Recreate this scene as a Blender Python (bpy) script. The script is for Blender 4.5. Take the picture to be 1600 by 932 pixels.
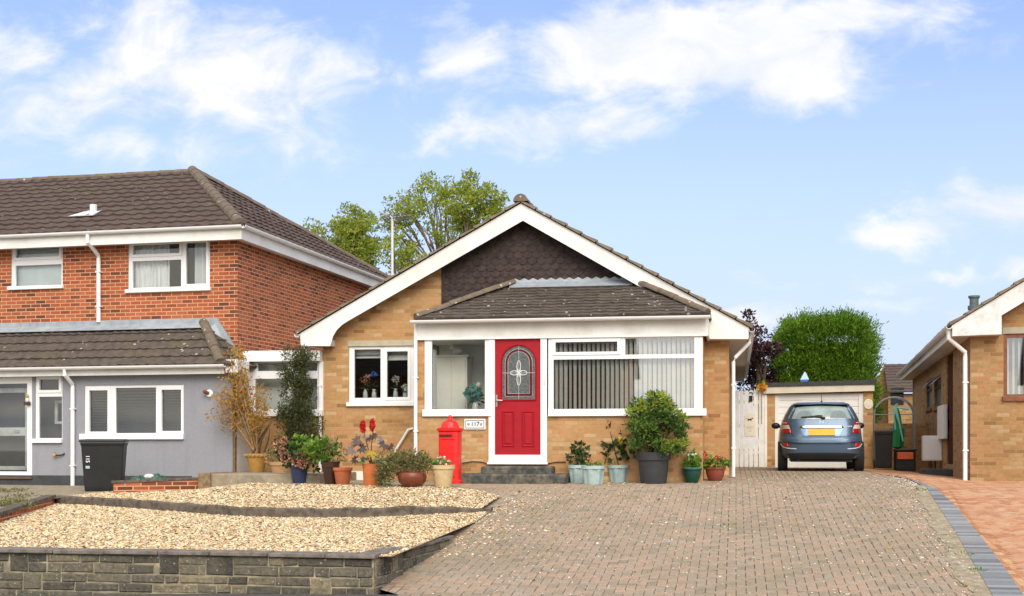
import bpy, math, random
import numpy as np
from mathutils import Vector

for o in list(bpy.data.objects):
    bpy.data.objects.remove(o)
random.seed(7)
rng = np.random.default_rng(7)
R = math.radians
SC = bpy.context.scene
COL = SC.collection

# ------------------------------------------------------------------ camera, sky, sun, exposure
EYE, FPX = 0.65, 2000.0
TH = math.atan(350 / FPX)
cam = bpy.data.objects.new('camera', bpy.data.cameras.new('camera'))
COL.objects.link(cam)
SC.camera = cam
cam.location = (0, 0, EYE)
cam.rotation_euler = (R(90), 0, TH)
cam.data.sensor_width = 36
cam.data.lens = 36 * FPX / 1600
cam.data.shift_y = 234 / 1600
cam.data.clip_start = 0.1
cam.data.clip_end = 3000
SC.render.resolution_x, SC.render.resolution_y = 1024, 596
SC.view_settings.view_transform = 'Standard'
SC.view_settings.look = 'None'
SC.view_settings.gamma = 1
SC.view_settings.exposure = 0.35
SC.cycles.use_denoising = True
SC.cycles.max_bounces = 8
SC.cycles.transparent_max_bounces = 16

SUN_EL, SUN_AZ = R(38), R(19)          # azimuth from straight behind the camera, negative = from the left
sd = Vector((math.sin(SUN_AZ) * math.cos(SUN_EL), -math.cos(SUN_AZ) * math.cos(SUN_EL), math.sin(SUN_EL)))
sun = bpy.data.objects.new('sun', bpy.data.lights.new('sun', 'SUN'))
COL.objects.link(sun)
sun.data.energy = 2.5
sun.data.angle = R(44)
sun.data.color = (1, .93, .82)
sun.rotation_euler = sd.to_track_quat('Z', 'Y').to_euler()

world = bpy.data.worlds.new('World')
SC.world = world
world.use_nodes = True
SKY_STRENGTH = 0.15
CLOUD = 5.3


def nd(nt, t, ins=None, **props):
    n = nt.nodes.new(t)
    for k, v in props.items():
        setattr(n, k, v)
    for k, v in (ins or {}).items():
        if isinstance(v, bpy.types.NodeSocket):
            nt.links.new(v, n.inputs[k])
        else:
            n.inputs[k].default_value = v
    return n


def mth(nt, op, a, b=0.0, c=None, clamp=False):
    n = nt.nodes.new('ShaderNodeMath')
    n.operation = op
    n.use_clamp = clamp
    for i, v in enumerate((a, b) if c is None else (a, b, c)):
        if isinstance(v, bpy.types.NodeSocket):
            nt.links.new(v, n.inputs[i])
        else:
            n.inputs[i].default_value = v
    return n.outputs[0]


def mixc(nt, f, a, b, mode='MIX'):
    n = nt.nodes.new('ShaderNodeMix')
    n.data_type = 'RGBA'
    n.blend_type = mode
    for s, v in ((n.inputs[0], f), (n.inputs[6], a), (n.inputs[7], b)):
        if isinstance(v, bpy.types.NodeSocket):
            nt.links.new(v, s)
        elif isinstance(v, (int, float)):
            s.default_value = v
        else:
            s.default_value = (*v[:3], 1)
    return n.outputs[2]


def ramp(nt, fac, stops, interp='LINEAR'):
    n = nt.nodes.new('ShaderNodeValToRGB')
    cr = n.color_ramp
    cr.interpolation = interp
    while len(cr.elements) < len(stops):
        cr.elements.new(0.5)
    for e, (p, c) in zip(cr.elements, stops):
        e.position = p
        e.color = (*c, 1) if len(c) == 3 else c
    nt.links.new(fac, n.inputs[0])
    return n.outputs[0]


class Frame:
    """Plan axes of one building: vp is where its depth lines meet on the photo's eye line."""
    def __init__(s, vp):
        s.th = math.atan((vp - 800) / FPX)
        s.rot = -(s.th - TH)
        s.c, s.s = math.cos(s.th), math.sin(s.th)

    def atD(s, u, v, D):
        a = (u - 800) / FPX
        return ((a * s.c - s.s) * D, (a * s.s + s.c) * D, EYE - (v - 700) * D / FPX)

    def onY(s, u, v, Y):
        a = (u - 800) / FPX
        p = s.atD(u, v, Y / (a * s.s + s.c))
        return p[0], p[2]

    def onX(s, u, v, X):
        a = (u - 800) / FPX
        p = s.atD(u, v, X / (a * s.c - s.s))
        return p[1], p[2]

    def rect(s, px, Y):
        u0, u1, v0, v1 = px
        um, vm = (u0 + u1) / 2, (v0 + v1) / 2
        return s.onY(u0, vm, Y)[0], s.onY(u1, vm, Y)[0], s.onY(um, v1, Y)[1], s.onY(um, v0, Y)[1]

    def world(s, p):
        c, n = math.cos(s.rot), math.sin(s.rot)
        return Vector((p[0] * c - p[1] * n, p[0] * n + p[1] * c, p[2]))


FB, FL, FR = Frame(1150), Frame(1280), Frame(1285)

# --- the sky: Nishita with cumulus placed by direction
nt = world.node_tree
bg = nt.nodes['Background']
sky = nd(nt, 'ShaderNodeTexSky', sky_type='NISHITA', sun_disc=False)
sky.sun_elevation = SUN_EL
sky.sun_rotation = math.atan2(sd.x, sd.y)
sky.air_density = 1.0
sky.dust_density = 0.6
sky.ozone_density = 1.4
tc = nd(nt, 'ShaderNodeTexCoord')
sep = nd(nt, 'ShaderNodeSeparateXYZ', {0: tc.outputs['Generated']})
dx, dy, dz = sep.outputs
ysafe = mth(nt, 'MAXIMUM', dy, 0.05)
ca = mth(nt, 'DIVIDE', dx, ysafe)
cb = mth(nt, 'DIVIDE', dz, ysafe)
vec = nd(nt, 'ShaderNodeCombineXYZ', {0: ca, 1: mth(nt, 'MULTIPLY', cb, 1.6), 2: 0.0})
wn = nd(nt, 'ShaderNodeTexNoise', {'Vector': vec.outputs[0], 'Scale': 11.0, 'Detail': 5.0, 'Roughness': .6})
wsep = nd(nt, 'ShaderNodeSeparateColor', {0: wn.outputs[1]})
ca = mth(nt, 'ADD', ca, mth(nt, 'MULTIPLY', mth(nt, 'SUBTRACT', wsep.outputs[0], .5), .13))
cb = mth(nt, 'ADD', cb, mth(nt, 'MULTIPLY', mth(nt, 'SUBTRACT', wsep.outputs[1], .5), .07))
n1 = nd(nt, 'ShaderNodeTexNoise', {'Vector': vec.outputs[0], 'Scale': 13.0, 'Detail': 10.0, 'Roughness': .6, 'Distortion': .5})
n2 = nd(nt, 'ShaderNodeTexNoise', {'Vector': vec.outputs[0], 'Scale': 3.2, 'Detail': 3.0, 'Roughness': .5})
BLOBS = [(300, 95, 250, 115, 1.0), (420, 150, 240, 110, 1.0), (140, 160, 240, 120, .85), (15, 85, 110, 60, .9), (330, 215, 270, 50, .75),
         (720, 85, 85, 60, .95), (630, 140, 110, 50, .5), (340, 25, 150, 40, .5),
         (720, 200, 120, 40, .85), (860, 190, 190, 48, .95), (940, 160, 80, 40, .5),
         (1000, 70, 180, 75, 1.5), (1160, 85, 200, 80, 1.6), (1330, 45, 180, 60, 1.1), (1120, 140, 130, 45, 1.0), (1420, 70, 80, 50, .6), (900, 100, 80, 45, .7),
         (1570, 322, 110, 45, 1.25), (1450, 345, 110, 30, 1.0), (1370, 358, 70, 18, .7), (1195, 498, 80, 26, 1.0), (1540, 422, 110, 18, .8), (1290, 440, 220, 14, .5), (1420, 470, 160, 16, .5)]
m = None
for (u, v, ru, rv, st) in BLOBS:
    p = FB.atD(u, v, 100)
    a0, b0 = p[0] / p[1], (p[2] - EYE) / p[1]
    ea = mth(nt, 'DIVIDE', mth(nt, 'SUBTRACT', ca, a0), ru / FPX * 1.1)
    eb = mth(nt, 'DIVIDE', mth(nt, 'SUBTRACT', cb, b0), rv / FPX * 1.1)
    d2 = mth(nt, 'ADD', mth(nt, 'MULTIPLY', ea, ea), mth(nt, 'MULTIPLY', eb, eb))
    g = mth(nt, 'MULTIPLY', mth(nt, 'EXPONENT', mth(nt, 'MULTIPLY', d2, -1.0)), st)
    m = g if m is None else mth(nt, 'MAXIMUM', m, g)
nz = mth(nt, 'ADD', mth(nt, 'MULTIPLY', mth(nt, 'SUBTRACT', n1.outputs[0], .5), 2.3), mth(nt, 'MULTIPLY', mth(nt, 'SUBTRACT', n2.outputs[0], .5), .5))
dens = mth(nt, 'ADD', mth(nt, 'MULTIPLY', m, 1.15), mth(nt, 'SUBTRACT', mth(nt, 'MULTIPLY', nz, .95), .3))
front = nd(nt, 'ShaderNodeMapRange', {0: dens, 1: 0.0, 2: 1.0, 3: 0.0, 4: 1.0}, interpolation_type='SMOOTHSTEP').outputs[0]
# everywhere else round the sky: unseen cloud, made denser and brighter as fill light
zz = mth(nt, 'ADD', mth(nt, 'MAXIMUM', dz, 0.0), .18)
v2 = nd(nt, 'ShaderNodeCombineXYZ', {0: mth(nt, 'DIVIDE', dx, zz), 1: mth(nt, 'DIVIDE', dy, zz), 2: 4.0})
n3 = nd(nt, 'ShaderNodeTexNoise', {'Vector': v2.outputs[0], 'Scale': 1.1, 'Detail': 8.0, 'Roughness': .55})
back = nd(nt, 'ShaderNodeMapRange', {0: n3.outputs[0], 1: .34, 2: .58, 3: 0.1, 4: 1.0}, interpolation_type='SMOOTHSTEP').outputs[0]
selm = nd(nt, 'ShaderNodeMapRange', {0: dy, 1: .1, 2: .4, 3: 0.0, 4: 1.0}, interpolation_type='SMOOTHSTEP').outputs[0]
cm = nd(nt, 'ShaderNodeMix', {0: selm, 2: back, 3: front}, data_type='FLOAT').outputs[0]
skyc = mixc(nt, 1.0, sky.outputs[0], (.91, .90, 1.12), 'MULTIPLY')
hz = nd(nt, 'ShaderNodeMapRange', {0: dz, 1: 0.0, 2: .36, 3: .95, 4: 0.15}, interpolation_type='SMOOTHSTEP').outputs[0]
skyc = mixc(nt, hz, skyc, (CLOUD * .64, CLOUD * .75, CLOUD * .97))
cloudc = mixc(nt, selm, (CLOUD * 1.75, CLOUD * 1.66, CLOUD * 1.5), mixc(nt, nd(nt, 'ShaderNodeMapRange', {0: n1.outputs[0], 1: .38, 2: .6, 3: 0.0, 4: 1.0}).outputs[0], (CLOUD * .84, CLOUD * .89, CLOUD * .97), (CLOUD * 1.0, CLOUD * 1.0, CLOUD * 1.01)))
allc = mixc(nt, cm, skyc, cloudc)
nt.links.new(allc, bg.inputs[0])
bg.inputs[1].default_value = SKY_STRENGTH


# ------------------------------------------------------------------ materials
class Mat:
    def __init__(s, name, rough=.6, spec=.4):
        s.m = bpy.data.materials.new(name)
        s.m.use_nodes = True
        s.nt = s.m.node_tree
        s.b = s.nt.nodes['Principled BSDF']
        s.b.inputs['Roughness'].default_value = rough
        s.b.inputs['Specular IOR Level'].default_value = spec
        s.tc = nd(s.nt, 'ShaderNodeTexCoord')

    def noise(s, scale, detail=4, rough=.55, vec=None, dist=0.0):
        return nd(s.nt, 'ShaderNodeTexNoise', {'Vector': vec or s.tc.outputs['Object'], 'Scale': scale, 'Detail': detail,
                                               'Roughness': rough, 'Distortion': dist}).outputs[0]

    def col(s, c):
        s.nt.links.new(c, s.b.inputs['Base Color'])
        return s

    def bump(s, h, strength=.3, dist=.01):
        b = nd(s.nt, 'ShaderNodeBump', {'Height': h, 'Strength': strength, 'Distance': dist})
        s.nt.links.new(b.outputs[0], s.b.inputs['Normal'])
        return s


def plain(name, c, rough=.55, var=.12, scale=6, bump=0, spec=.4, metal=0, coat=0, dirt=None, dscale=2.5, damt=.5):
    M = Mat(name, rough, spec)
    f = M.noise(scale, 5)
    lo = tuple(max(0, x * (1 - var * 1.6)) for x in c)
    hi = tuple(min(1, x * (1 + var)) for x in c)
    k = ramp(M.nt, f, [(.3, lo), (.7, hi)])
    if dirt:
        g = nd(M.nt, 'ShaderNodeMapRange', {0: M.noise(dscale, 6, .65), 1: .45, 2: .75, 3: 0.0, 4: damt}).outputs[0]
        k = mixc(M.nt, g, k, dirt)
    M.col(k)
    M.b.inputs['Metallic'].default_value = metal
    M.b.inputs['Coat Weight'].default_value = coat
    if bump:
        M.bump(M.noise(scale * 8, 3), bump)
    return M.m


def wall_uv(M):
    """(along the wall, up) whichever way the wall faces."""
    s = nd(M.nt, 'ShaderNodeSeparateXYZ', {0: M.tc.outputs['Object']})
    n = nd(M.nt, 'ShaderNodeSeparateXYZ', {0: M.tc.outputs['Normal']})
    k = mth(M.nt, 'GREATER_THAN', mth(M.nt, 'ABSOLUTE', n.outputs[0]), .7)
    u = nd(M.nt, 'ShaderNodeMix', {0: k, 2: s.outputs[0], 3: s.outputs[1]}, data_type='FLOAT').outputs[0]
    return nd(M.nt, 'ShaderNodeCombineXYZ', {0: u, 1: s.outputs[2], 2: 0.0}).outputs[0], s.outputs[2]


def bricks(name, stops, mortar, bw=.225, rh=.075, ms=.006, vec=None, rough=.85, stain=(.2, .15, .1), stain_amt=.35, bumps=.5, off=.5, mottle=.25, stain_scale=.9, wob=0):
    M = Mat(name, rough, .2)
    if vec is None:
        v, _ = wall_uv(M)
    else:
        s = nd(M.nt, 'ShaderNodeSeparateXYZ', {0: M.tc.outputs['Object']})
        v = nd(M.nt, 'ShaderNodeCombineXYZ', {0: s.outputs[vec[0]], 1: s.outputs[vec[1]], 2: 0.0}).outputs[0]
    if wob:
        nn = nd(M.nt, 'ShaderNodeTexNoise', {'Vector': v, 'Scale': 1.6, 'Detail': 2.0})
        v = nd(M.nt, 'ShaderNodeVectorMath', {0: v, 1: nd(M.nt, 'ShaderNodeVectorMath', {0: nn.outputs[1], 3: wob}, operation='SCALE').outputs[0]}, operation='ADD').outputs[0]
    b = nd(M.nt, 'ShaderNodeTexBrick', {'Vector': v, 'Color1': (0, 0, 0, 1), 'Color2': (1, 1, 1, 1), 'Mortar': (.5, .5, .5, 1), 'Scale': 1.0,
                                        'Mortar Size': ms, 'Mortar Smooth': .3, 'Bias': 0.0, 'Brick Width': bw, 'Row Height': rh})
    b.offset = off
    k = ramp(M.nt, b.outputs[0], stops)
    f = M.noise(14, 5, .65)
    k = mixc(M.nt, mottle, k, ramp(M.nt, f, [(.3, (.25, .25, .25)), (.7, (1, 1, 1))]), 'MULTIPLY')
    k = mixc(M.nt, b.outputs[1], k, mortar)
    g = nd(M.nt, 'ShaderNodeMapRange', {0: M.noise(stain_scale, 7, .6), 1: .48, 2: .75, 3: 0.0, 4: stain_amt}).outputs[0]
    k = mixc(M.nt, g, k, stain)
    M.col(k)
    h = mth(M.nt, 'ADD', mth(M.nt, 'MULTIPLY', b.outputs[1], -1.0), mth(M.nt, 'MULTIPLY', M.noise(60, 3), .5))
    M.bump(h, bumps, .008)
    return M.m


BUFF = [(0, (.29, .165, .07)), (.06, (.37, .205, .085)), (.25, (.47, .27, .11)), (.5, (.51, .305, .135)), (.68, (.54, .265, .13)), (.82, (.50, .32, .15)), (1, (.60, .42, .23))]
M_buff = bricks('buff_brick', BUFF, (.44, .27, .13), stain=(.30, .18, .09), stain_amt=.28, mottle=.3)
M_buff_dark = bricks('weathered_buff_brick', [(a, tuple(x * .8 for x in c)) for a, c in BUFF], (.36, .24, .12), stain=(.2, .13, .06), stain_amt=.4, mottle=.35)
M_red = bricks('red_brick', [(0, (.13, .05, .035)), (.15, (.22, .07, .04)), (.32, (.37, .095, .042)), (.7, (.43, .115, .05)), (1, (.47, .15, .07))],
               (.56, .33, .19), ms=.009, stain=(.2, .09, .05), stain_amt=.25, mottle=.35)
M_pave = bricks('block_paving', [(0, (.31, .24, .185)), (.3, (.40, .29, .215)), (.6, (.44, .295, .22)), (.85, (.48, .37, .28)), (1, (.38, .32, .26))],
                (.15, .115, .075), bw=.25, rh=.103, ms=.0085, vec=(1, 0), stain=(.27, .225, .155), stain_amt=.6, stain_scale=.5, mottle=.5, bumps=.8)
M_pave2 = bricks('orange_block_paving', [(0, (.44, .17, .08)), (.3, (.54, .25, .12)), (.6, (.6, .31, .16)), (1, (.62, .4, .23))],
                 (.34, .2, .1), bw=.2, rh=.1, ms=.006, vec=(1, 0), stain=(.45, .3, .16), stain_amt=.3, mottle=.4)
M_edge = bricks('slate_block_edging', [(0, (.14, .15, .165)), (.5, (.23, .24, .255)), (1, (.34, .345, .35))], (.2, .2, .19), bw=4.0, rh=.11, ms=.006, vec=(0, 1), stain=(.3, .29, .25), stain_amt=.3)


def mk_stone():
    M = Mat('grey_stone_blocks', .9, .2)
    geo = nd(M.nt, 'ShaderNodeNewGeometry')
    k = ramp(M.nt, geo.outputs['Random Per Island'], [(0, (.075, .07, .058)), (.35, (.125, .115, .092)), (.7, (.175, .155, .115)), (1, (.26, .22, .15))])
    f = M.noise(20, 7, .72)
    k = mixc(M.nt, .85, k, ramp(M.nt, f, [(.3, (.4, .41, .4)), (.55, (1, 1, 1)), (.72, (1.7, 1.62, 1.45))]), 'MULTIPLY')
    g = nd(M.nt, 'ShaderNodeMapRange', {0: M.noise(3.0, 6, .62), 1: .5, 2: .8, 3: 0.0, 4: .55}).outputs[0]
    k = mixc(M.nt, g, k, (.25, .22, .15))
    w = nd(M.nt, 'ShaderNodeTexVoronoi', {'Vector': M.tc.outputs['Object'], 'Scale': 17.0, 'Randomness': 1.0})
    sp = mth(M.nt, 'LESS_THAN', mth(M.nt, 'ADD', w.outputs[0], mth(M.nt, 'MULTIPLY', M.noise(60, 3), .3)), .27)
    k = mixc(M.nt, mth(M.nt, 'MULTIPLY', sp, .7), k, (.5, .49, .42))
    M.col(k)
    M.bump(f, .9, .03)
    return M.m


M_stone = mk_stone()


def mk_tile(name, c1, c2, lichen=.5, moss=(.11, .095, .05)):
    M = Mat(name, .85, .25)
    geo = nd(M.nt, 'ShaderNodeNewGeometry')
    k = ramp(M.nt, M.noise(7, 6, .7), [(.3, c1), (.7, c2)])
    g = nd(M.nt, 'ShaderNodeMapRange', {0: M.noise(1.3, 6, .65), 1: .5, 2: .75, 3: 0.0, 4: .55}).outputs[0]
    k = mixc(M.nt, g, k, moss)
    w = nd(M.nt, 'ShaderNodeTexVoronoi', {'Vector': M.tc.outputs['Object'], 'Scale': 6.0, 'Randomness': 1.0})
    spot = mth(M.nt, 'LESS_THAN', mth(M.nt, 'ADD', w.outputs[0], mth(M.nt, 'MULTIPLY', M.noise(25, 3), .25)), .27)
    keep = mth(M.nt, 'GREATER_THAN', M.noise(1.1, 3), .5)
    k = mixc(M.nt, mth(M.nt, 'MULTIPLY', mth(M.nt, 'MULTIPLY', spot, keep), lichen), k, (.42, .40, .33))
    M.col(k)
    M.bump(M.noise(70, 4), .35, .01)
    return M.m


M_tile = mk_tile('brown_concrete_tile', (.072, .05, .043), (.115, .082, .07), .35)
M_tile_mossy = mk_tile('mossy_brown_concrete_tile', (.055, .045, .04), (.125, .1, .085), .95)
M_verge = mk_tile('weathered_verge_tile', (.15, .12, .085), (.26, .21, .15), .8, (.12, .10, .06))
M_ridge = mk_tile('weathered_ridge_tile', (.11, .085, .065), (.2, .155, .115), .9)
M_hung = plain('brown_hung_tile', (.046, .030, .026), .8, .35, 9)
M_white = plain('white_upvc', (.80, .80, .80), .35, .02, 3, dirt=(.6, .6, .56), dscale=3, damt=.25)
M_whiteb = plain('white_painted_board', (.76, .76, .73), .5, .03, 3, dirt=(.46, .44, .36), dscale=1.6, damt=.5)
M_whited = plain('stained_white_board', (.74, .74, .72), .5, .04, 3, dirt=(.3, .31, .3), dscale=4, damt=.7)
M_soff = plain('soffit_board', (.6, .58, .53), .6, .05)
M_brownframe = plain('brown_timber_frame', (.2, .07, .03), .45, .2, 10)
M_render = plain('lavender_grey_render', (.275, .28, .31), .9, .05, 3, bump=.25, dirt=(.3, .31, .35), damt=.4)
def mk_render():
    M = Mat('streaked_grey_render', .92, .15)
    mp = nd(M.nt, 'ShaderNodeMapping', {0: M.tc.outputs['Object'], 3: (5.0, 5.0, .35)})
    st = nd(M.nt, 'ShaderNodeMapRange', {0: M.noise(1.0, 6, .65, mp.outputs[0]), 1: .5, 2: .78, 3: 0.0, 4: .38}).outputs[0]
    pt = nd(M.nt, 'ShaderNodeMapRange', {0: M.noise(1.2, 6, .6), 1: .45, 2: .75, 3: 0.0, 4: .4}).outputs[0]
    k = ramp(M.nt, M.noise(40, 4), [(.3, (.25, .255, .285)), (.7, (.29, .295, .33))])
    k = mixc(M.nt, pt, k, (.31, .31, .33))
    k = mixc(M.nt, st, k, (.2, .2, .205))
    M.col(k)
    M.bump(M.noise(55, 4), .35, .01)
    return M.m


M_render = mk_render()
M_plinth = plain('dark_plinth', (.05, .055, .06), .8, .2)
M_lead = plain('lead_flashing', (.28, .315, .35), .5, .12, 8, spec=.5, dirt=(.5, .54, .57), damt=.5)
M_conc = plain('weathered_concrete', (.3, .25, .18), .9, .22, 7, bump=.4, dirt=(.2, .17, .11), dscale=1.4, damt=.6)
M_coping = plain('coping_stone', (.17, .145, .125), .9, .3, 9, bump=.6, dirt=(.32, .29, .24), dscale=5, damt=.7)
M_kerb = plain('old_concrete_kerb', (.115, .093, .075), .95, .35, 11, bump=.8, dirt=(.2, .18, .14), dscale=6, damt=.6)
M_stepd = plain('dark_step_stone', (.075, .077, .07), .85, .35, 10, bump=.6, dirt=(.24, .2, .13), dscale=5, damt=.75)
M_asph = plain('asphalt', (.075, .075, .08), .95, .25, 20, bump=.5)
M_soil = plain('dark_soil', (.035, .025, .018), .95, .3, 20, bump=.6)
M_ground = plain('rough_ground', (.16, .15, .09), .95, .3, 3, bump=.5)
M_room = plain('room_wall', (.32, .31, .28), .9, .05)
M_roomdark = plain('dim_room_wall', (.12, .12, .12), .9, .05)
M_porch = plain('porch_plaster', (.80, .84, .81), .8, .04)
M_reddoor = plain('red_door', (.34, .007, .016), .55, .06, 8, bump=.05, spec=.25)
M_postred = plain('post_box_red', (.75, .012, .01), .38, .05, 5, spec=.5, bump=.05)
M_black = plain('black_plastic', (.012, .013, .014), .5, .2, 6, spec=.4)
M_blackink = plain('black_lettering', (.01, .01, .01), .6, 0)
M_chrome = plain('chrome', (.75, .76, .78), .12, .02, metal=1)
M_silver = plain('silver_metal', (.55, .55, .55), .3, .05, metal=.9)
M_trellis = plain('grey_metal', (.28, .28, .27), .5, .1)
M_timber = plain('old_timber', (.22, .15, .085), .9, .25, 12, bump=.4)
M_blind = plain('blind_fabric', (.86, .87, .82), .8, .03)
M_curtain = plain('net_curtain', (.84, .86, .86), .9, .04)
M_felt = plain('roofing_felt', (.05, .05, .048), .9, .25, 8, bump=.3)
M_garage = plain('garage_door_white', (.74, .73, .69), .5, .03, 3, dirt=(.58, .55, .47), damt=.4)
M_gate = plain('white_painted_timber', (.78, .77, .73), .5, .06, 5, dirt=(.45, .43, .35), dscale=4, damt=.4)
M_cream = plain('cream_plaque', (.7, .64, .48), .6, .1, 20)
M_bluewhite = plain('pale_blue_paint', (.5, .66, .8), .5, .1, 20)
M_bluepaint = plain('blue_paint', (.04, .13, .42), .5, .1)
M_cable = plain('black_cable', (.02, .015, .012), .6, 0)
M_wood2 = plain('terracotta_inside', (.42, .13, .05), .7, .1)


def mk_glass(name, tint=.9, refl=.10):
    M = Mat(name)
    tr = nd(M.nt, 'ShaderNodeBsdfTransparent', {0: (tint * .97, tint, tint * .99, 1)})
    gl = nd(M.nt, 'ShaderNodeBsdfGlossy', {0: (1, 1, 1, 1), 'Roughness': .02})
    fr = nd(M.nt, 'ShaderNodeFresnel', {0: 1.45})
    f = mth(M.nt, 'ADD', mth(M.nt, 'MULTIPLY', fr.outputs[0], .9), refl)
    mx = nd(M.nt, 'ShaderNodeMixShader', {0: f, 1: tr.outputs[0], 2: gl.outputs[0]})
    M.nt.links.new(mx.outputs[0], M.nt.nodes['Material Output'].inputs[0])
    return M.m


M_glass = mk_glass('window_glass', .95, .05)
M_glassbay = mk_glass('bay_window_glass', .96, .24)
M_glassdark = mk_glass('tinted_glass', .35, .05)
M_frost = plain('frosted_glass', (.58, .64, .64), .18, .08, 3, spec=.6)
M_doorglass = plain('patterned_door_glass', (.10, .11, .11), .2, .35, 30, spec=.6, bump=.25)
M_bevel = plain('bevelled_glass', (.62, .66, .65), .2, .05, 20, spec=.7)
M_ruby = plain('ruby_glass', (.10, .008, .012), .2, .2, spec=.6)


def leafmat(name, stops, trans=.35, rough=.5):
    M = Mat(name, rough, .35)
    g = nd(M.nt, 'ShaderNodeNewGeometry')
    k = ramp(M.nt, g.outputs['Random Per Island'], stops)
    k = mixc(M.nt, .45, k, ramp(M.nt, M.noise(2.2, 4), [(.35, (.55, .6, .5)), (.65, (1.25, 1.2, 1.0))]), 'MULTIPLY')
    M.col(k)
    tl = nd(M.nt, 'ShaderNodeBsdfTranslucent', {0: k})
    mx = nd(M.nt, 'ShaderNodeMixShader', {0: trans, 1: M.b.outputs[0], 2: tl.outputs[0]})
    M.nt.links.new(mx.outputs[0], M.nt.nodes['Material Output'].inputs[0])
    return M.m


L_tree = leafmat('tree_leaf', [(0, (.19, .26, .04)), (.4, (.33, .41, .06)), (.75, (.43, .48, .08)), (1, (.56, .54, .14))], .55)
L_ley = leafmat('leyland_leaf', [(0, (.04, .10, .01)), (.4, (.11, .23, .02)), (.75, (.2, .38, .03)), (1, (.40, .56, .06))], .45)
L_purple = leafmat('purple_leaf', [(0, (.018, .008, .012)), (.7, (.04, .014, .018)), (1, (.16, .04, .025))], .25)
L_conifer = leafmat('conifer_leaf', [(0, (.03, .04, .016)), (.6, (.075, .09, .032)), (1, (.15, .16, .055))], .3)
L_pieris = leafmat('pieris_leaf', [(0, (.03, .075, .014)), (.55, (.075, .15, .025)), (1, (.17, .27, .045))], .3)
L_pieris_y = leafmat('pieris_young_leaf', [(0, (.2, .33, .04)), (.75, (.36, .46, .07)), (1, (.5, .42, .08))], .4)
L_autumn = leafmat('autumn_leaf', [(0, (.38, .16, .02)), (.4, (.55, .27, .04)), (.8, (.5, .36, .10)), (1, (.25, .22, .06))], .4)
L_green = leafmat('bright_leaf', [(0, (.06, .14, .015)), (.5, (.13, .26, .03)), (1, (.26, .38, .06))], .35)
L_dull = leafmat('dull_leaf', [(0, (.09, .10, .035)), (.5, (.17, .185, .07)), (1, (.3, .28, .13))], .3)
L_dkgreen = leafmat('dark_leaf', [(0, (.02, .045, .015)), (.6, (.05, .09, .03)), (1, (.10, .16, .05))], .25)
L_bronze = leafmat('bronze_leaf', [(0, (.03, .018, .018)), (.5, (.09, .06, .06)), (1, (.2, .16, .18))], .25)
L_yellow = leafmat('yellow_leaf', [(0, (.55, .36, .03)), (1, (.7, .5, .08))], .4)
P_red = leafmat('red_petal', [(0, (.5, .008, .012)), (1, (.75, .04, .04))], .3)
P_pink = leafmat('dusty_pink_petal', [(0, (.42, .17, .11)), (.6, (.58, .3, .21)), (1, (.68, .45, .32))], .3)
P_white = leafmat('white_petal', [(0, (.7, .7, .62)), (1, (.85, .85, .8))], .3)
P_salmon = leafmat('salmon_petal', [(0, (.7, .2, .12)), (1, (.8, .4, .3))], .3)
P_orange = leafmat('orange_petal', [(0, (.75, .28, .02)), (1, (.8, .5, .05))], .3)
P_teal = leafmat('teal_petal', [(0, (.12, .34, .33)), (1, (.25, .5, .48))], .2)
P_blue = leafmat('blue_petal', [(0, (.03, .12, .6)), (1, (.1, .25, .8))], .2)
M_bark = plain('bark', (.17, .125, .09), .95, .4, 8, bump=.6)
M_stem = plain('dry_stem', (.33, .20, .09), .9, .3, 12)
M_stemdk = plain('dark_stem', (.09, .05, .03), .9, .3, 12)
M_stemred = plain('red_stem', (.2, .035, .03), .7, .3, 12)


def pal_pot(name, c, rough=.6, **k):
    return plain(name, c, rough, .14, 7, spec=.4, dirt=tuple(x * .55 for x in c), dscale=6, damt=.5, **k)


T_terra = pal_pot('terracotta', (.42, .12, .05), .8)
T_orange = pal_pot('orange_terracotta', (.52, .15, .045), .8)
T_ochre = pal_pot('ochre_pot', (.42, .23, .055), .55)
T_blush = pal_pot('buff_pink_pot', (.5, .29, .14), .7)
T_blue = pal_pot('blue_glaze', (.035, .05, .12), .3)
T_brown = pal_pot('dark_brown_glaze', (.05, .022, .016), .35)
T_bowl = pal_pot('rust_glaze', (.17, .045, .022), .35)
T_beige = pal_pot('sand_stone_pot', (.55, .42, .23), .8)
T_aqua = pal_pot('pale_aqua_plastic', (.36, .47, .46), .5)
T_grey = pal_pot('charcoal_plastic', (.045, .045, .05), .55)
T_green = pal_pot('dark_green_plastic', (.012, .06, .045), .35)
T_greenrim = pal_pot('teal_green_plastic', (.06, .28, .22), .4)
T_redbrown = pal_pot('red_brown_plastic', (.25, .06, .035), .5)


def mk_gravel():
    M = Mat('gravel_stones', .9, .25)
    g = nd(M.nt, 'ShaderNodeNewGeometry')
    k = ramp(M.nt, g.outputs['Random Per Island'], [(0, (.32, .19, .085)), (.12, (.48, .29, .13)), (.3, (.58, .42, .22)), (.55, (.7, .55, .32)), (.8, (.76, .65, .43)), (.93, (.78, .72, .6)), (1, (.4, .34, .27))])
    return M.col(k).m


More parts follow.
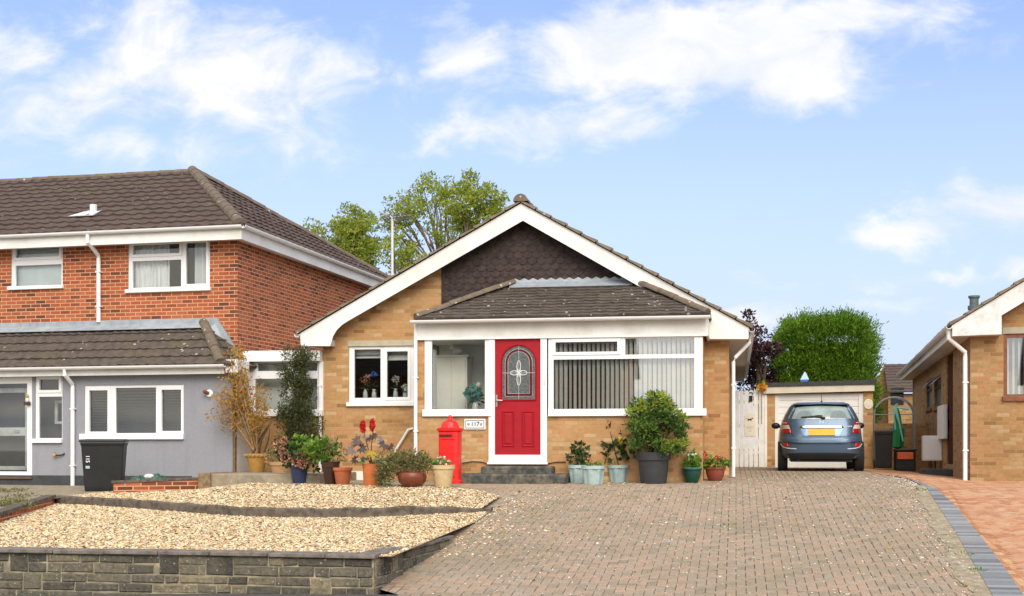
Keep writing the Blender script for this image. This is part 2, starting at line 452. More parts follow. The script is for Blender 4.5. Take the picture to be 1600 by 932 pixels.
def mk_gravelbed():
    M = Mat('gravel_bed', .95, .2)
    w = nd(M.nt, 'ShaderNodeTexVoronoi', {'Vector': M.tc.outputs['Object'], 'Scale': 38.0, 'Randomness': 1.0})
    s = nd(M.nt, 'ShaderNodeSeparateColor', {0: w.outputs[1]})
    k = ramp(M.nt, s.outputs[0], [(0, (.34, .2, .09)), (.2, (.5, .33, .16)), (.5, (.62, .49, .29)), (.8, (.7, .6, .42)), (1, (.75, .7, .58))])
    e = nd(M.nt, 'ShaderNodeMapRange', {0: w.outputs[0], 1: .35, 2: .75, 3: 0.0, 4: .75}).outputs[0]
    k = mixc(M.nt, e, k, (.2, .14, .07))
    M.col(k)
    M.bump(mth(M.nt, 'MULTIPLY', w.outputs[0], -1.0), 1.0, .03)
    return M.m


M_gravel, M_gravelbed = mk_gravel(), mk_gravelbed()


def mk_verge():
    M = Mat('sandy_moss', .95, .2)
    k = ramp(M.nt, M.noise(9, 7, .7), [(.3, (.2, .165, .105)), (.5, (.33, .275, .19)), (.7, (.46, .4, .29))])
    k = mixc(M.nt, nd(M.nt, 'ShaderNodeMapRange', {0: M.noise(3, 4), 1: .58, 2: .72, 3: 0.0, 4: .45}).outputs[0], k, (.17, .17, .05))
    M.col(k)
    M.bump(M.noise(50, 5), .7, .02)
    return M.m


M_sandy = mk_verge()


# ------------------------------------------------------------------ mesh building
ANCH = {}


def root_of(o):
    while o.parent:
        o = o.parent
    return o


class MB:
    def __init__(s):
        s.v, s.f = [], []

    def add(s, V, Fs):
        b = len(s.v)
        s.v.extend(tuple(map(float, p)) for p in V)
        s.f.extend(tuple(b + i for i in f) for f in Fs)
        return s

    def quad(s, *p):
        return s.add(p, [tuple(range(len(p)))])

    def box(s, x0, x1, y0, y1, z0, z1):
        V = [(x0, y0, z0), (x1, y0, z0), (x1, y1, z0), (x0, y1, z0), (x0, y0, z1), (x1, y0, z1), (x1, y1, z1), (x0, y1, z1)]
        return s.add(V, [(0, 3, 2, 1), (4, 5, 6, 7), (0, 1, 5, 4), (1, 2, 6, 5), (2, 3, 7, 6), (3, 0, 4, 7)])

    def prism(s, pts, ext):
        """a flat outline given thickness"""
        n = len(pts)
        V = [tuple(p) for p in pts] + [tuple(a + b for a, b in zip(p, ext)) for p in pts]
        return s.add(V, [tuple(range(n)), tuple(range(2 * n - 1, n - 1, -1))] + [(i, i + n, (i + 1) % n + n, (i + 1) % n) for i in range(n)])

    def tube(s, path, r, n=8, cap=True):
        path = [Vector(p) for p in path]
        rs = r if isinstance(r, (list, tuple)) else [r] * len(path)
        rings = []
        for i, p in enumerate(path):
            d = (path[min(i + 1, len(path) - 1)] - path[max(i - 1, 0)]).normalized()
            a = d.cross(Vector((0, 0, 1)) if abs(d.z) < .9 else Vector((1, 0, 0))).normalized()
            b = d.cross(a)
            rings.append([p + (a * math.cos(t) + b * math.sin(t)) * rs[i] for t in [2 * math.pi * k / n for k in range(n)]])
        V = [q for rg in rings for q in rg]
        Fs = [(i * n + k, i * n + (k + 1) % n, (i + 1) * n + (k + 1) % n, (i + 1) * n + k) for i in range(len(path) - 1) for k in range(n)]
        if cap:
            Fs += [tuple(range(n))[::-1], tuple(range((len(path) - 1) * n, len(path) * n))]
        return s.add(V, Fs)

    def lathe(s, prof, c=(0, 0, 0), n=24, wob=0):
        V, Fs = [], []
        for j, (r, z) in enumerate(prof):
            for k in range(n):
                t = 2 * math.pi * k / n
                rr = r * (1 + wob * math.cos(t * n / 2) if wob else 1)
                V.append((c[0] + rr * math.cos(t), c[1] + rr * math.sin(t), c[2] + z))
        for j in range(len(prof) - 1):
            for k in range(n):
                Fs.append((j * n + k, j * n + (k + 1) % n, (j + 1) * n + (k + 1) % n, (j + 1) * n + k))
        Fs += [tuple(range(n))[::-1], tuple(range((len(prof) - 1) * n, len(prof) * n))]
        return s.add(V, Fs)

    def ball(s, c, r, n=10, m=6):
        r = r if isinstance(r, (tuple, list)) else (r, r, r)
        V, Fs = [], []
        for j in range(m + 1):
            a = math.pi * j / m
            for k in range(n):
                t = 2 * math.pi * k / n
                V.append((c[0] + r[0] * math.sin(a) * math.cos(t), c[1] + r[1] * math.sin(a) * math.sin(t), c[2] + r[2] * math.cos(a)))
        for j in range(m):
            for k in range(n):
                Fs.append((j * n + k, (j + 1) * n + k, (j + 1) * n + (k + 1) % n, j * n + (k + 1) % n))
        return s.add(V, Fs)

    def panel(s, x0, x1, z0, z1, y, holes=(), depth=.12):
        """upright wall face at y (seen from -y) with openings and their reveals"""
        xs = sorted({x0, x1, *[min(max(h[i], x0), x1) for h in holes for i in (0, 1)]})
        zs = sorted({z0, z1, *[min(max(h[i], z0), z1) for h in holes for i in (2, 3)]})
        for a, b in zip(xs, xs[1:]):
            for c, d in zip(zs, zs[1:]):
                mx, mz = (a + b) / 2, (c + d) / 2
                if not any(h[0] < mx < h[1] and h[2] < mz < h[3] for h in holes):
                    s.quad((a, y, c), (b, y, c), (b, y, d), (a, y, d))
        for h in holes:
            a, b, c, d = h
            e = y + depth
            s.quad((a, y, c), (a, e, c), (b, e, c), (b, y, c))
            s.quad((a, y, d), (b, y, d), (b, e, d), (a, e, d))
            s.quad((a, y, c), (a, y, d), (a, e, d), (a, e, c))
            s.quad((b, y, c), (b, e, c), (b, e, d), (b, y, d))
        return s

    def frame(s, x0, x1, z0, z1, y0, y1, holes):
        """a window or door frame with thickness and openings"""
        s.panel(x0, x1, z0, z1, y0, holes, y1 - y0)
        s.quad((x0, y0, z0), (x0, y0, z1), (x0, y1, z1), (x0, y1, z0))
        s.quad((x1, y0, z0), (x1, y1, z0), (x1, y1, z1), (x1, y0, z1))
        s.quad((x0, y0, z1), (x1, y0, z1), (x1, y1, z1), (x0, y1, z1))
        s.quad((x0, y0, z0), (x0, y1, z0), (x1, y1, z0), (x1, y0, z0))
        return s

    def build(s, name, mat, parent=None, frame=None, anchor=None, smooth=False, bevel=0, sub=0):
        if parent is not None:
            an = ANCH[root_of(parent).name][0]
        else:
            if anchor is None:
                A = np.array(s.v)
                anchor = (float((A[:, 0].min() + A[:, 0].max()) / 2), float((A[:, 1].min() + A[:, 1].max()) / 2), float(A[:, 2].min()))
            an = anchor
        me = bpy.data.meshes.new(name)
        A = np.array(s.v, dtype=float) - np.array(an, dtype=float)
        me.from_pydata(A.tolist(), [], s.f)
        me.materials.append(mat)
        if smooth:
            for p in me.polygons:
                p.use_smooth = True
        me.update()
        o = bpy.data.objects.new(name, me)
        COL.objects.link(o)
        if parent is not None:
            o.parent = parent
        else:
            fr = frame or FB
            o.location = fr.world(an)
            o.rotation_euler = (0, 0, fr.rot)
            ANCH[o.name] = (an, fr)
        if bevel:
            b = o.modifiers.new('bevel', 'BEVEL')
            b.width = bevel
            b.segments = 2
            b.limit_method = 'ANGLE'
        if sub:
            m_ = o.modifiers.new('sub', 'SUBSURF')
            m_.levels = m_.render_levels = sub
        if smooth == 'auto':
            pass
        return o


def thing(name, label, cat, anchor, frame=FB, group=None, rz=0):
    o = bpy.data.objects.new(name, None)
    COL.objects.link(o)
    o.location = frame.world(anchor)
    o.rotation_euler = (0, 0, frame.rot + rz)
    ANCH[o.name] = (anchor, frame)
    return tag(o, label, cat, group)


def tag(o, label, cat, group=None):
    o['label'], o['category'] = label, cat
    if group:
        o['group'] = group
    return o


def kind(o, k):
    o['kind'] = k
    return o


def text(parent, s, loc, size, mat, rot=(R(90), 0, 0), name='lettering', ext=.002):
    cu = bpy.data.curves.new(name, 'FONT')
    cu.body = s
    cu.size = size
    cu.align_x = cu.align_y = 'CENTER'
    cu.extrude = ext
    cu.offset = size * .015
    cu.materials.append(mat)
    f = bpy.data.objects.new('type', cu)
    COL.objects.link(f)
    me = bpy.data.meshes.new_from_object(f.evaluated_get(bpy.context.evaluated_depsgraph_get()))
    bpy.data.objects.remove(f)
    o = bpy.data.objects.new(name, me)
    COL.objects.link(o)
    o.parent = parent
    an = ANCH[root_of(parent).name][0]
    o.location = tuple(a - b for a, b in zip(loc, an))
    o.rotation_euler = rot
    return o


# --- leaves: many small folded faces
def leaf_mesh(P, size, aspect=.5, up=None, spread=1.0, jitter=.4):
    """P: points (n,3); up: preferred axis per leaf (n,3) or None"""
    n = len(P)
    d = rng.normal(size=(n, 3))
    if up is not None:
        d = up + d * spread * .5
    d /= np.linalg.norm(d, axis=1)[:, None] + 1e-9
    w = np.cross(d, rng.normal(size=(n, 3)))
    w /= np.linalg.norm(w, axis=1)[:, None] + 1e-9
    nn = np.cross(d, w)
    s = size * (1 + jitter * rng.uniform(-1, 1, n))[:, None]
    a = P
    b = P + d * s * .5 + w * s * aspect * .5 + nn * s * .08
    c = P + d * s
    e = P + d * s * .5 - w * s * aspect * .5 + nn * s * .08
    V = np.stack([a, b, c, e], 1).reshape(-1, 3)
    F_ = (np.arange(n)[:, None] * 4 + np.arange(4)[None]).tolist()
    return V, F_


def in_ball(n, c, r, shell=.0):
    d = rng.normal(size=(n, 3))
    d /= np.linalg.norm(d, axis=1)[:, None]
    q = rng.uniform(shell, 1, n) ** (1 / 3 if shell == 0 else .7)
    return np.array(c) + d * q[:, None] * np.array(r), d


def foliage(name, mat, parent, clumps, size, aspect=.5, shell=.45, spread=2.0, out=.7):
    b = MB()
    for (c, r, n) in clumps:
        P, d = in_ball(n, c, r, shell)
        up = d * out + np.array([0, 0, .35])
        b.add(*leaf_mesh(P, size, aspect, up, spread))
    return b.build(name, mat, parent)


# --- roofs
def roof_plane(b, A, B_, C, D, course=.33, roll=.3, amp=.016, lip=.028, step=.05, jit=.004):
    A, B_, C, D = map(Vector, (A, B_, C, D))
    e = (B_ - A).normalized()
    n = e.cross(D - A).normalized()
    if n.z < 0:
        n = -n
    s = n.cross(e)
    if s.dot(D - A) < 0:
        s = -s
    Q = (D - A).dot(s)
    pl, pr = (D - A).dot(e), (C - A).dot(e)
    W = (B_ - A).dot(e)
    nc = max(1, round(Q / course))
    lo, hi = min(0, pl), max(W, pr)
    ks = np.arange(math.floor(lo / step), math.ceil(hi / step) + 1) * step
    A_, e_, s_, n_ = (np.array(x) for x in (A, e, s, n))
    ntile = int((hi - lo) / roll) + 4
    for i in range(nc):
        q0, q1 = Q * i / nc, Q * (i + 1) / nc + .015
        l0, r0 = pl * q0 / Q, W + (pr - W) * q0 / Q
        t1 = min(q1, Q)
        l1, r1 = pl * t1 / Q, W + (pr - W) * t1 / Q
        p0, p1 = np.clip(ks, l0, r0), np.clip(ks, l1, r1)
        keep = np.ones(len(ks), bool)
        keep[1:-1] = ((ks[1:-1] > min(l0, l1) - step) & (ks[1:-1] < max(r0, r1) + step))
        p0, p1, kk = p0[keep], p1[keep], ks[keep]
        jj = rng.normal(0, jit, ntile)[np.clip(((kk - lo) / roll).astype(int), 0, ntile - 1)]
        h = amp * np.clip(np.cos(2 * np.pi * kk / roll) + .25, 0, 2)
        base = A_ + np.outer(p0, e_) + s_ * (q0 - .01) - n_ * .012
        fr = A_ + np.outer(p0, e_) + s_ * (q0 - .01) + np.outer(lip + h + jj, n_)
        tp = A_ + np.outer(p1, e_) + s_ * t1 + np.outer(h * .8, n_)
        tb = A_ + np.outer(p1, e_) + s_ * t1 - n_ * .012
        m_ = len(kk)
        V = np.concatenate([base, fr, tp, tb])
        Fs = []
        for k in range(m_ - 1):
            Fs.append((k, k + 1, m_ + k + 1, m_ + k))
            Fs.append((m_ + k, m_ + k + 1, 2 * m_ + k + 1, 2 * m_ + k))
        Fs.append((0, m_, 2 * m_, 3 * m_))
        Fs.append((m_ - 1, 4 * m_ - 1, 3 * m_ - 1, 2 * m_ - 1))
        b.add(V, Fs)
    return b


def ridge_run(b, P, Q, r=.11, seg=.42, drop=.03):
    P, Q = Vector(P), Vector(Q)
    L = (Q - P).length
    n = max(1, round(L / seg))
    d = (Q - P) / n
    u = d.normalized()
    a = u.cross(Vector((0, 0, 1))).normalized()
    c = a.cross(u)
    for i in range(n):
        p, q = P + d * i, P + d * (i + 1.06)
        j = random.uniform(-.006, .006)
        V, K = [], 8
        for (o, rr) in ((p, r * 1.06), (q, r * .96)):
            for k in range(K + 1):
                t = math.pi * k / K
                V.append(o + a * math.cos(t) * rr + c * (math.sin(t) * rr - drop + j))
        Fs = [(k, k + 1, K + 2 + k, K + 1 + k) for k in range(K)] + [tuple(range(K + 1)), tuple(range(2 * K + 1, K, -1))]
        b.add(V, Fs)
    return b


def gutter(b, P, Q, r=.055, out=(0, -1, 0)):
    P, Q = Vector(P), Vector(Q)
    o = Vector(out)
    K = 8
    V = []
    for e in (P, Q):
        for rr in (r, r * .86):
            for k in range(K + 1):
                t = math.pi * k / K
                V.append(e + o * (math.cos(t) * rr) - Vector((0, 0, 1)) * (math.sin(t) * rr * 1.05))
    M_ = K + 1
    Fs = []
    for k in range(K):
        Fs += [(k, k + 1, 2 * M_ + k + 1, 2 * M_ + k), (M_ + k, 3 * M_ + k, 3 * M_ + k + 1, M_ + k + 1), (k, M_ + k, M_ + k + 1, k + 1), (2 * M_ + k, 2 * M_ + k + 1, 3 * M_ + k + 1, 3 * M_ + k)]
    Fs += [(0, 2 * M_, 3 * M_, M_), (K, M_ + K, 3 * M_ + K, 2 * M_ + K)]
    b.add(V, Fs)
    n = max(2, int((Q - P).length / .9))
    for i in range(n + 1):                                       # brackets
        c = P.lerp(Q, (i + .08) / (n + .16))
        d = (Q - P).normalized() * .015
        V = []
        for e in (c - d, c + d):
            for k in range(K + 1):
                t = math.pi * k / K
                V.append(e + o * (math.cos(t) * r * 1.09) - Vector((0, 0, 1)) * (math.sin(t) * r * 1.15))
        b.add(V, [(k, k + 1, M_ + k + 1, M_ + k) for k in range(K)])
    return b


def window(par, fr, y, px, panes, mat, rec=.035, sash=(), sill=None, glass=None, th=.06, sillout=.06):
    """window part (its frame) with glass, sill as sub-parts; rectangles are measured on the wall plane y"""
    x0, x1, z0, z1 = fr.rect(px, y)
    hs = [fr.rect(p, y) for p in panes]
    b = MB().frame(x0, x1, z0, z1, y + rec, y + rec + th, hs)
    for i in sash:
        a, c, d, e = hs[i]
        w = .05
        b.frame(a - w, c + w, d - w, e + w, y + rec - .018, y + rec + .001, [(a + .003, c - .003, d + .003, e - .003)])
    o = b.build('window', mat, par)
    g = MB()
    for h in hs:
        g.quad((h[0], y + rec + .03, h[2]), (h[1], y + rec + .03, h[2]), (h[1], y + rec + .03, h[3]), (h[0], y + rec + .03, h[3]))
    g.build('glass', glass or M_glass, o)
    if sill:
        a, c, d, e = fr.rect(sill, y)
        MB().box(a, c, y - sillout, y + rec - .002, d, e).build('sill', mat, o, bevel=.006)
    return o, (x0, x1, z0, z1), hs


# ------------------------------------------------------------------ levels of the ground
def ss(a, b, x):
    t = np.clip((np.asarray(x, float) - a) / (b - a), 0, 1)
    return t * t * (3 - 2 * t)


def G(X, Y):
    return np.interp(Y, [10.9, 12.6, 21.0, 22.3, 23.5, 26.5], [-.965, -.82, .0, .03, .08, .16]) - .13 * ss(3.0, 4.6, X) * ss(20, 27, Y) - .1 * ss(-9, -11, X) * ss(15, 18, Y) - .09 * ss(-4, -7.5, X) * (1 - ss(13, 16, Y))


def Hl(X, Y):
    p = -.465 + (np.asarray(Y) - 12.8) * .026
    return p + ss(-5.6, -3.7, X) * np.maximum(0, G(X, Y) + .03 - p)


FARX, FARY = [-11.5, -9.6, -8.8, -8.4, -7.0, -5.7, -4.75, -4.3, -3.9, -3.6], [21.6, 21.6, 21.45, 21.25, 20.8, 20.3, 20.33, 20.25, 19.95, 19.5]


def Hu(X, Y):
    """upper gravel: from just under the kerb's top up to the path"""
    y0 = np.interp(X, kx, ky)
    lo = Hl(X, y0) + .105 * np.interp(X, [-4.6, -3.5], [1, .3])
    hi = np.interp(X, [-11.2, -9.6, -8.4, -5.0, -4.5, -3.9, -3.6], [-.15, -.12, .02, .015, -.005, -.06, -.11])
    t = np.clip((np.asarray(Y, float) - y0) / (np.interp(X, FARX, FARY) - y0), 0, 1)
    h = lo + (hi - lo) * t
    return np.where(np.asarray(X) > -5.4, np.maximum(h, G(X, Y) + .028), h)


def gpt(u, v, h=G, d0=9, d1=60):
    f = lambda D: EYE - (v - 700) * D / FPX - float(h(*FB.atD(u, v, D)[:2]))
    D = d0
    while D < d1 and f(D) > 0:
        D += .05
    lo, hi = D - .05, D
    for _ in range(20):
        mid = (lo + hi) / 2
        lo, hi = (mid, hi) if f(mid) > 0 else (lo, mid)
    p = FB.atD(u, v, hi)
    return Vector((p[0], p[1], float(h(p[0], p[1]))))


def strip(name, mat, ys, xl, xr, h, nx=10, off=0.0, skirt=0.0):
    """a surface between two edges given as functions of y"""
    b = MB()
    V = []
    for y in ys:
        a, c = float(xl(y)), float(xr(y))
        for k in range(nx + 1):
            x = a + (c - a) * k / nx
            V.append((x, y, float(h(x, y)) + off))
    n = nx + 1
    Fs = [(i * n + k, i * n + k + 1, (i + 1) * n + k + 1, (i + 1) * n + k) for i in range(len(ys) - 1) for k in range(nx)]
    b.add(V, Fs)
    return b.build(name, mat, anchor=(0, 0, 0))


def stripx(name, mat, xs, yl, yh, h, ny=12, off=0.0):
    b = MB()
    V = []
    for x in xs:
        a, c = float(yl(x)), float(yh(x))
        for k in range(ny + 1):
            y = a + (c - a) * k / ny
            V.append((x, y, float(h(x, y)) + off))
    n = ny + 1
    Fs = [(i * n + k, (i + 1) * n + k, (i + 1) * n + k + 1, i * n + k + 1) for i in range(len(xs) - 1) for k in range(ny)]
    b.add(V, Fs)
    return b.build(name, mat, anchor=(0, 0, 0))


def sheet(name, mat, X, Y, h, off):
    V = [(x, y, float(h(x, y)) + off) for y in Y for x in X]
    n = len(X)
    Fs = [(j * n + i, j * n + i + 1, (j + 1) * n + i + 1, (j + 1) * n + i) for j in range(len(Y) - 1) for i in range(n - 1)]
    return MB().add(V, Fs).build(name, mat, anchor=(0, 0, 0))


kind(sheet('ground', M_ground, [-600, -200, -60, -30, -15] + list(np.arange(-12, 8.1, 1)) + [12, 20, 40, 100, 300, 600],
           [-600, -100, -30, 0, 8] + list(np.arange(10, 30.1, .5)) + [35, 45, 70, 150, 400, 1200], G, -.25), 'structure')
kind(sheet('road', M_asph, np.linspace(-60, 60, 25), [-8, 0, 6, 9.6], lambda x, y: -.99, -.0), 'structure')
# the pavement by the road, with its kerb
b = MB()
for x0 in np.arange(-60, 60, .915):
    b.box(x0, x0 + .905, 9.6, 9.73, -1.15, -.93)
kind(b.build('kerb', M_conc, anchor=(0, 0, 0)), 'structure')
kind(sheet('pavement', M_asph, np.linspace(-60, -3.3, 30), [9.73, 10.5, 10.9, 11.4, 11.9, 12.5], G, .0), 'structure')

# edging line between the two drives
EL = [gpt(*p) for p in ((1366, 741), (1400, 745), (1424, 752), (1446, 763), (1462, 787), (1495, 837), (1525, 890), (1550, 932), (1572, 985), (1596, 1060))]
ER = [gpt(*p) for p in ((1368, 741), (1404, 745), (1432, 753), (1465, 767), (1495, 795), (1532, 840), (1570, 890), (1599, 932), (1632, 985), (1672, 1060))]
EL.sort(key=lambda p: p.y)
ER.sort(key=lambda p: p.y)


def line(P):
    ys, xs = [p.y for p in P], [p.x for p in P]
    return lambda y: float(np.interp(y, ys, xs))


eL, eR = line(EL), line(ER)
MAINX = FB.onY(1139, 600, 23.75)[0]                          # right-hand corner of the bungalow


def drive_left(y):
    return float(np.interp(y, [9.7, 12.5, 12.75, 15.3, 15.6, 19.1, 20.0, 20.7, 22.6, 23.7, 23.71, 40], [-3.34, -3.34, -3.62, -3.62, -3.7, -3.75, -4.5, -5.4, -5.4, -5.4, MAINX - .3, MAINX - .3]))


ysd = np.concatenate([np.arange(9.74, 23.7, .25), [23.7, 23.71], np.arange(24, 40.1, 1)])
kind(strip('driveway_bed', M_pave, ysd, drive_left, lambda y: eL(y) if y < EL[-1].y else EL[-1].x + (y - EL[-1].y) * .05, G, 14), 'structure')
kind(strip('neighbour_driveway_bed', M_pave2, ysd, lambda y: eR(y), lambda y: 16.0, G, 14, .002), 'structure')


def mk_block(name, stops, dirt, dm=.55):
    M = Mat(name, .9, .2)
    g = nd(M.nt, 'ShaderNodeNewGeometry')
    k = ramp(M.nt, g.outputs['Random Per Island'], stops)
    k = mixc(M.nt, .5, k, ramp(M.nt, M.noise(22, 6, .7), [(.3, (.5, .5, .5)), (.6, (1.05, 1.05, 1.05))]), 'MULTIPLY')
    f = nd(M.nt, 'ShaderNodeMapRange', {0: M.noise(.55, 7, .62), 1: .42, 2: .72, 3: 0.0, 4: dm}).outputs[0]
    k = mixc(M.nt, f, k, dirt)
    ms = nd(M.nt, 'ShaderNodeMapRange', {0: M.noise(1.9, 8, .7), 1: .56, 2: .74, 3: 0.0, 4: dm * .9}).outputs[0]
    k = mixc(M.nt, ms, k, tuple(x * y for x, y in zip(dirt, (.72, .76, .6))))
    w = mth(M.nt, 'MULTIPLY', mth(M.nt, 'GREATER_THAN', M.noise(34, 4, .6), .68), .55)
    k = mixc(M.nt, w, k, (.6, .55, .46))
    M.col(k)
    M.bump(M.noise(90, 4), .5, .006)
    return M.m


M_blk = mk_block('worn_paving_block', [(0, (.27, .225, .165)), (.2, (.34, .27, .20)), (.4, (.40, .285, .205)), (.55, (.345, .285, .215)), (.72, (.37, .28, .2)), (.87, (.43, .295, .21)), (1, (.345, .30, .24))], (.235, .2, .13), .65)
M_blk2 = mk_block('orange_paving_block', [(0, (.40, .18, .10)), (.3, (.48, .23, .125)), (.6, (.52, .28, .155)), (.85, (.53, .34, .21)), (1, (.45, .2, .12))], (.46, .33, .22), .4)


def lay_blocks(name, mat, inside, x0, x1, y0, y1, turn=0.0, bond='herringbone', top=.014, gap=.0035):
    """paving blocks of 200 x 100 mm laid one by one on the ground"""
    u = .1
    c, n = math.cos(turn), math.sin(turn)
    rs = np.random.default_rng(3)
    rects = []
    R_ = max(x1 - x0, y1 - y0) * (1.5 if turn else 1)
    K = int(R_ / u) + 4
    mx, my = (x0 + x1) / 2, (y0 + y1) / 2
    if bond == 'herringbone':
        for k in range(-K, K):
            for m_ in range(-K // 2, K // 2):
                a, b_ = k + 4 * m_, k
                rects.append((a, b_, a + 2, b_ + 1))
                rects.append((a, b_ + 1, a + 1, b_ + 3))
    else:
        for k in range(-K, K):
            for m_ in range(-K // 2, K // 2):
                o_ = k % 2
                rects.append((k, 2 * m_ + o_, k + 1, 2 * m_ + 2 + o_))
    A = np.array(rects, float) * u
    P = np.stack([A[:, [0, 2, 2, 0]], A[:, [1, 1, 3, 3]]], -1)
    g = np.array([[gap, gap], [-gap, gap], [-gap, -gap], [gap, -gap]])
    P = P + g
    P = np.stack([P[..., 0] * c - P[..., 1] * n + mx, P[..., 0] * n + P[..., 1] * c + my], -1)
    C = P.mean(1)
    ok = (C[:, 0] > x0) & (C[:, 0] < x1) & (C[:, 1] > y0) & (C[:, 1] < y1)
    P = P[ok]
    ok = np.array([all(inside(q[0], q[1]) for q in p) for p in P])
    P = P[ok]
    N = len(P)
    P = P + rs.normal(0, .0012, (N, 1, 2))
    hj = rs.normal(0, .0016, (N, 1)) + rs.normal(0, .0007, (N, 4))
    Z = G(P[..., 0], P[..., 1]) + top + hj
    cc = P.mean(1, keepdims=True)
    T = cc + (P - cc) * np.array([.955])
    V = np.concatenate([np.concatenate([P, (Z - .004)[..., None]], -1), np.concatenate([T, Z[..., None]], -1), np.concatenate([P, (Z - top - .01)[..., None]], -1)], 1).reshape(-1, 3)
    f = [(4, 5, 6, 7)] + [(i, (i + 1) % 4, 4 + (i + 1) % 4, 4 + i) for i in range(4)] + [(8 + i, 8 + (i + 1) % 4, (i + 1) % 4, i) for i in range(4)]
    Fs = (np.arange(N)[:, None, None] * 12 + np.array(f)[None]).reshape(-1, 4)
    me = bpy.data.meshes.new(name)
    me.from_pydata(V.tolist(), [], Fs.tolist())
    me.materials.append(mat)
    o = bpy.data.objects.new(name, me)
    COL.objects.link(o)
    return kind(o, 'structure')


def on_drive(x, y):
    if x > (eL(y) if y < EL[-1].y else EL[-1].x) - .01:
        return False
    if y < 12.9:
        return x > -3.3
    if y < 15.5:
        return x > -3.62
    return x > drive_left(y)


lay_blocks('driveway', M_blk, on_drive, -5.4, 3.4, 11.0, 23.6)
lay_blocks('driveway', M_blk, on_drive, MAINX - .3, 3.6, 23.6, 32.2, bond='stretcher')
lay_blocks('neighbour_driveway', M_blk2, lambda x, y: x > eR(y) + .005, 1.0, 9.0, 11.5, 25.4, turn=R(41))
kind(strip('block_edging', M_edge, np.arange(9.74, EL[-1].y, .2), eL, eR, G, 1, .02), 'structure')
kind(strip('sandy_moss_strip', M_sandy, np.arange(9.8, EL[-1].y - 4, .12), lambda y: eL(y) - (.06 + .17 * float(ss(26, 17, y)) * (1 + .22 * math.sin(y * 2.3) + .12 * math.sin(y * 5.1 + 1))) + random.uniform(-.02, .02), lambda y: eL(y) - .004, G, 3, .021), 'stuff')
PATH = [(-8.4, 21.2), (-7.0, 20.75), (-5.7, 20.25), (-4.75, 20.3), (-4.55, 20.8), (-4.6, 23.72), (-8.4, 23.72)]
kind(MB().prism([(x, y, -.2) for x, y in PATH], (0, 0, .23)).build('concrete_path', M_conc, anchor=(0, 0, 0), bevel=.02), 'structure')
# the raised slab in front of the side extension
SLAB = thing('raised_slab', 'raised concrete slab with timber end carrying two pots by grey wall', 'slab', (-9.3, 22.8, .03))
sx0, sx1 = FB.onY(328, 745, 21.5)[0], FB.onY(500, 745, 21.5)[0]
b = MB()
b.box(sx0, sx1, 21.5, 23.7, -.1, .19)
b.build('slab', M_conc, SLAB, bevel=.02)
x0, x1 = FB.onY(309, 745, 21.45)[0], FB.onY(328.5, 745, 21.45)[0]
MB().box(x0, x1, 21.45, 22.75, -.1, .2).build('timber_end', M_timber, SLAB, bevel=.01)

# neighbour's path on the far left
XP = -9.6


def NP(x, y):
    return -.305 + (np.asarray(y) - 15) * .027


# ------------------------------------------------------------------ gravel garden
kp = [gpt(u, v, Hl) for (u, v) in ((88, 788), (140, 790), (200, 794), (250, 798), (310, 803), (370, 807), (430, 809), (500, 809.5), (570, 809), (640, 806), (700, 803), (745, 801), (768, 799))]
kx = [p.x for p in kp]
ky = [p.y for p in kp]


def yk(x):
    return float(np.interp(x, kx, ky))


XR = -3.5
xsl = np.concatenate([np.arange(-12.5, XR - .1, .15), [XR + .02]])
kind(stripx('gravel_bed', M_gravelbed, xsl, lambda x: 12.72, lambda x: yk(x) + .1, Hl, 26), 'structure')
up_far = lambda x: float(np.interp(x, [-11.5, -9.6, -8.8, -8.4, -7.0, -5.7, -4.75, -4.3, -3.9, -3.6], [21.6, 21.6, 21.45, 21.25, 20.8, 20.3, 20.33, 20.25, 19.95, 19.5]))
xsu = np.concatenate([np.arange(kx[0], -3.62, .15), [-3.6]])
kind(stripx('upper_gravel_bed', M_gravelbed, xsu, lambda x: yk(x) + .02, up_far, Hu, 18, .01), 'structure')


def stones(n, pts, name, k=.85):
    """loose stones as many small lumps in one sheet"""
    base = np.array([(0, 0, .6), (.95, .1, 0), (.25, .9, .05), (-.8, .55, 0), (-.75, -.6, .05), (.3, -.95, 0)])
    fs = np.array([(0, 1, 2), (0, 2, 3), (0, 3, 4), (0, 4, 5), (0, 5, 1)])
    P = pts
    n = len(P)
    s = (rng.gamma(5, .0026, n) + .005) * k
    ang = rng.uniform(0, 2 * np.pi, n)
    sx = s * rng.uniform(.8, 1.35, n)
    sy = s * rng.uniform(.6, 1.0, n)
    sz = s * rng.uniform(.6, 1.1, n)
    bx = base[None, :, 0] * sx[:, None]
    by = base[None, :, 1] * sy[:, None]
    tx, ty = rng.uniform(-.5, .5, (2, n))
    c, q = np.cos(ang)[:, None], np.sin(ang)[:, None]
    X = bx * c - by * q
    Y = bx * q + by * c
    Z = base[None, :, 2] * sz[:, None] + X * tx[:, None] + Y * ty[:, None]
    V = np.stack([X + P[:, 0:1], Y + P[:, 1:2], Z + P[:, 2:3]], -1).reshape(-1, 3)
    Fs = (np.arange(n)[:, None, None] * 6 + fs[None]).reshape(-1, 3)
    me = bpy.data.meshes.new(name)
    me.vertices.add(len(V))
    me.vertices.foreach_set('co', V.astype(np.float32).ravel())
    me.loops.add(Fs.size)
    me.loops.foreach_set('vertex_index', Fs.astype(np.int32).ravel())
    me.polygons.add(len(Fs))
    me.polygons.foreach_set('loop_start', np.arange(0, Fs.size, 3, dtype=np.int32))
    me.update(calc_edges=True)
    me.materials.append(M_gravel)
    o = bpy.data.objects.new(name, me)
    COL.objects.link(o)
    return kind(o, 'stuff')


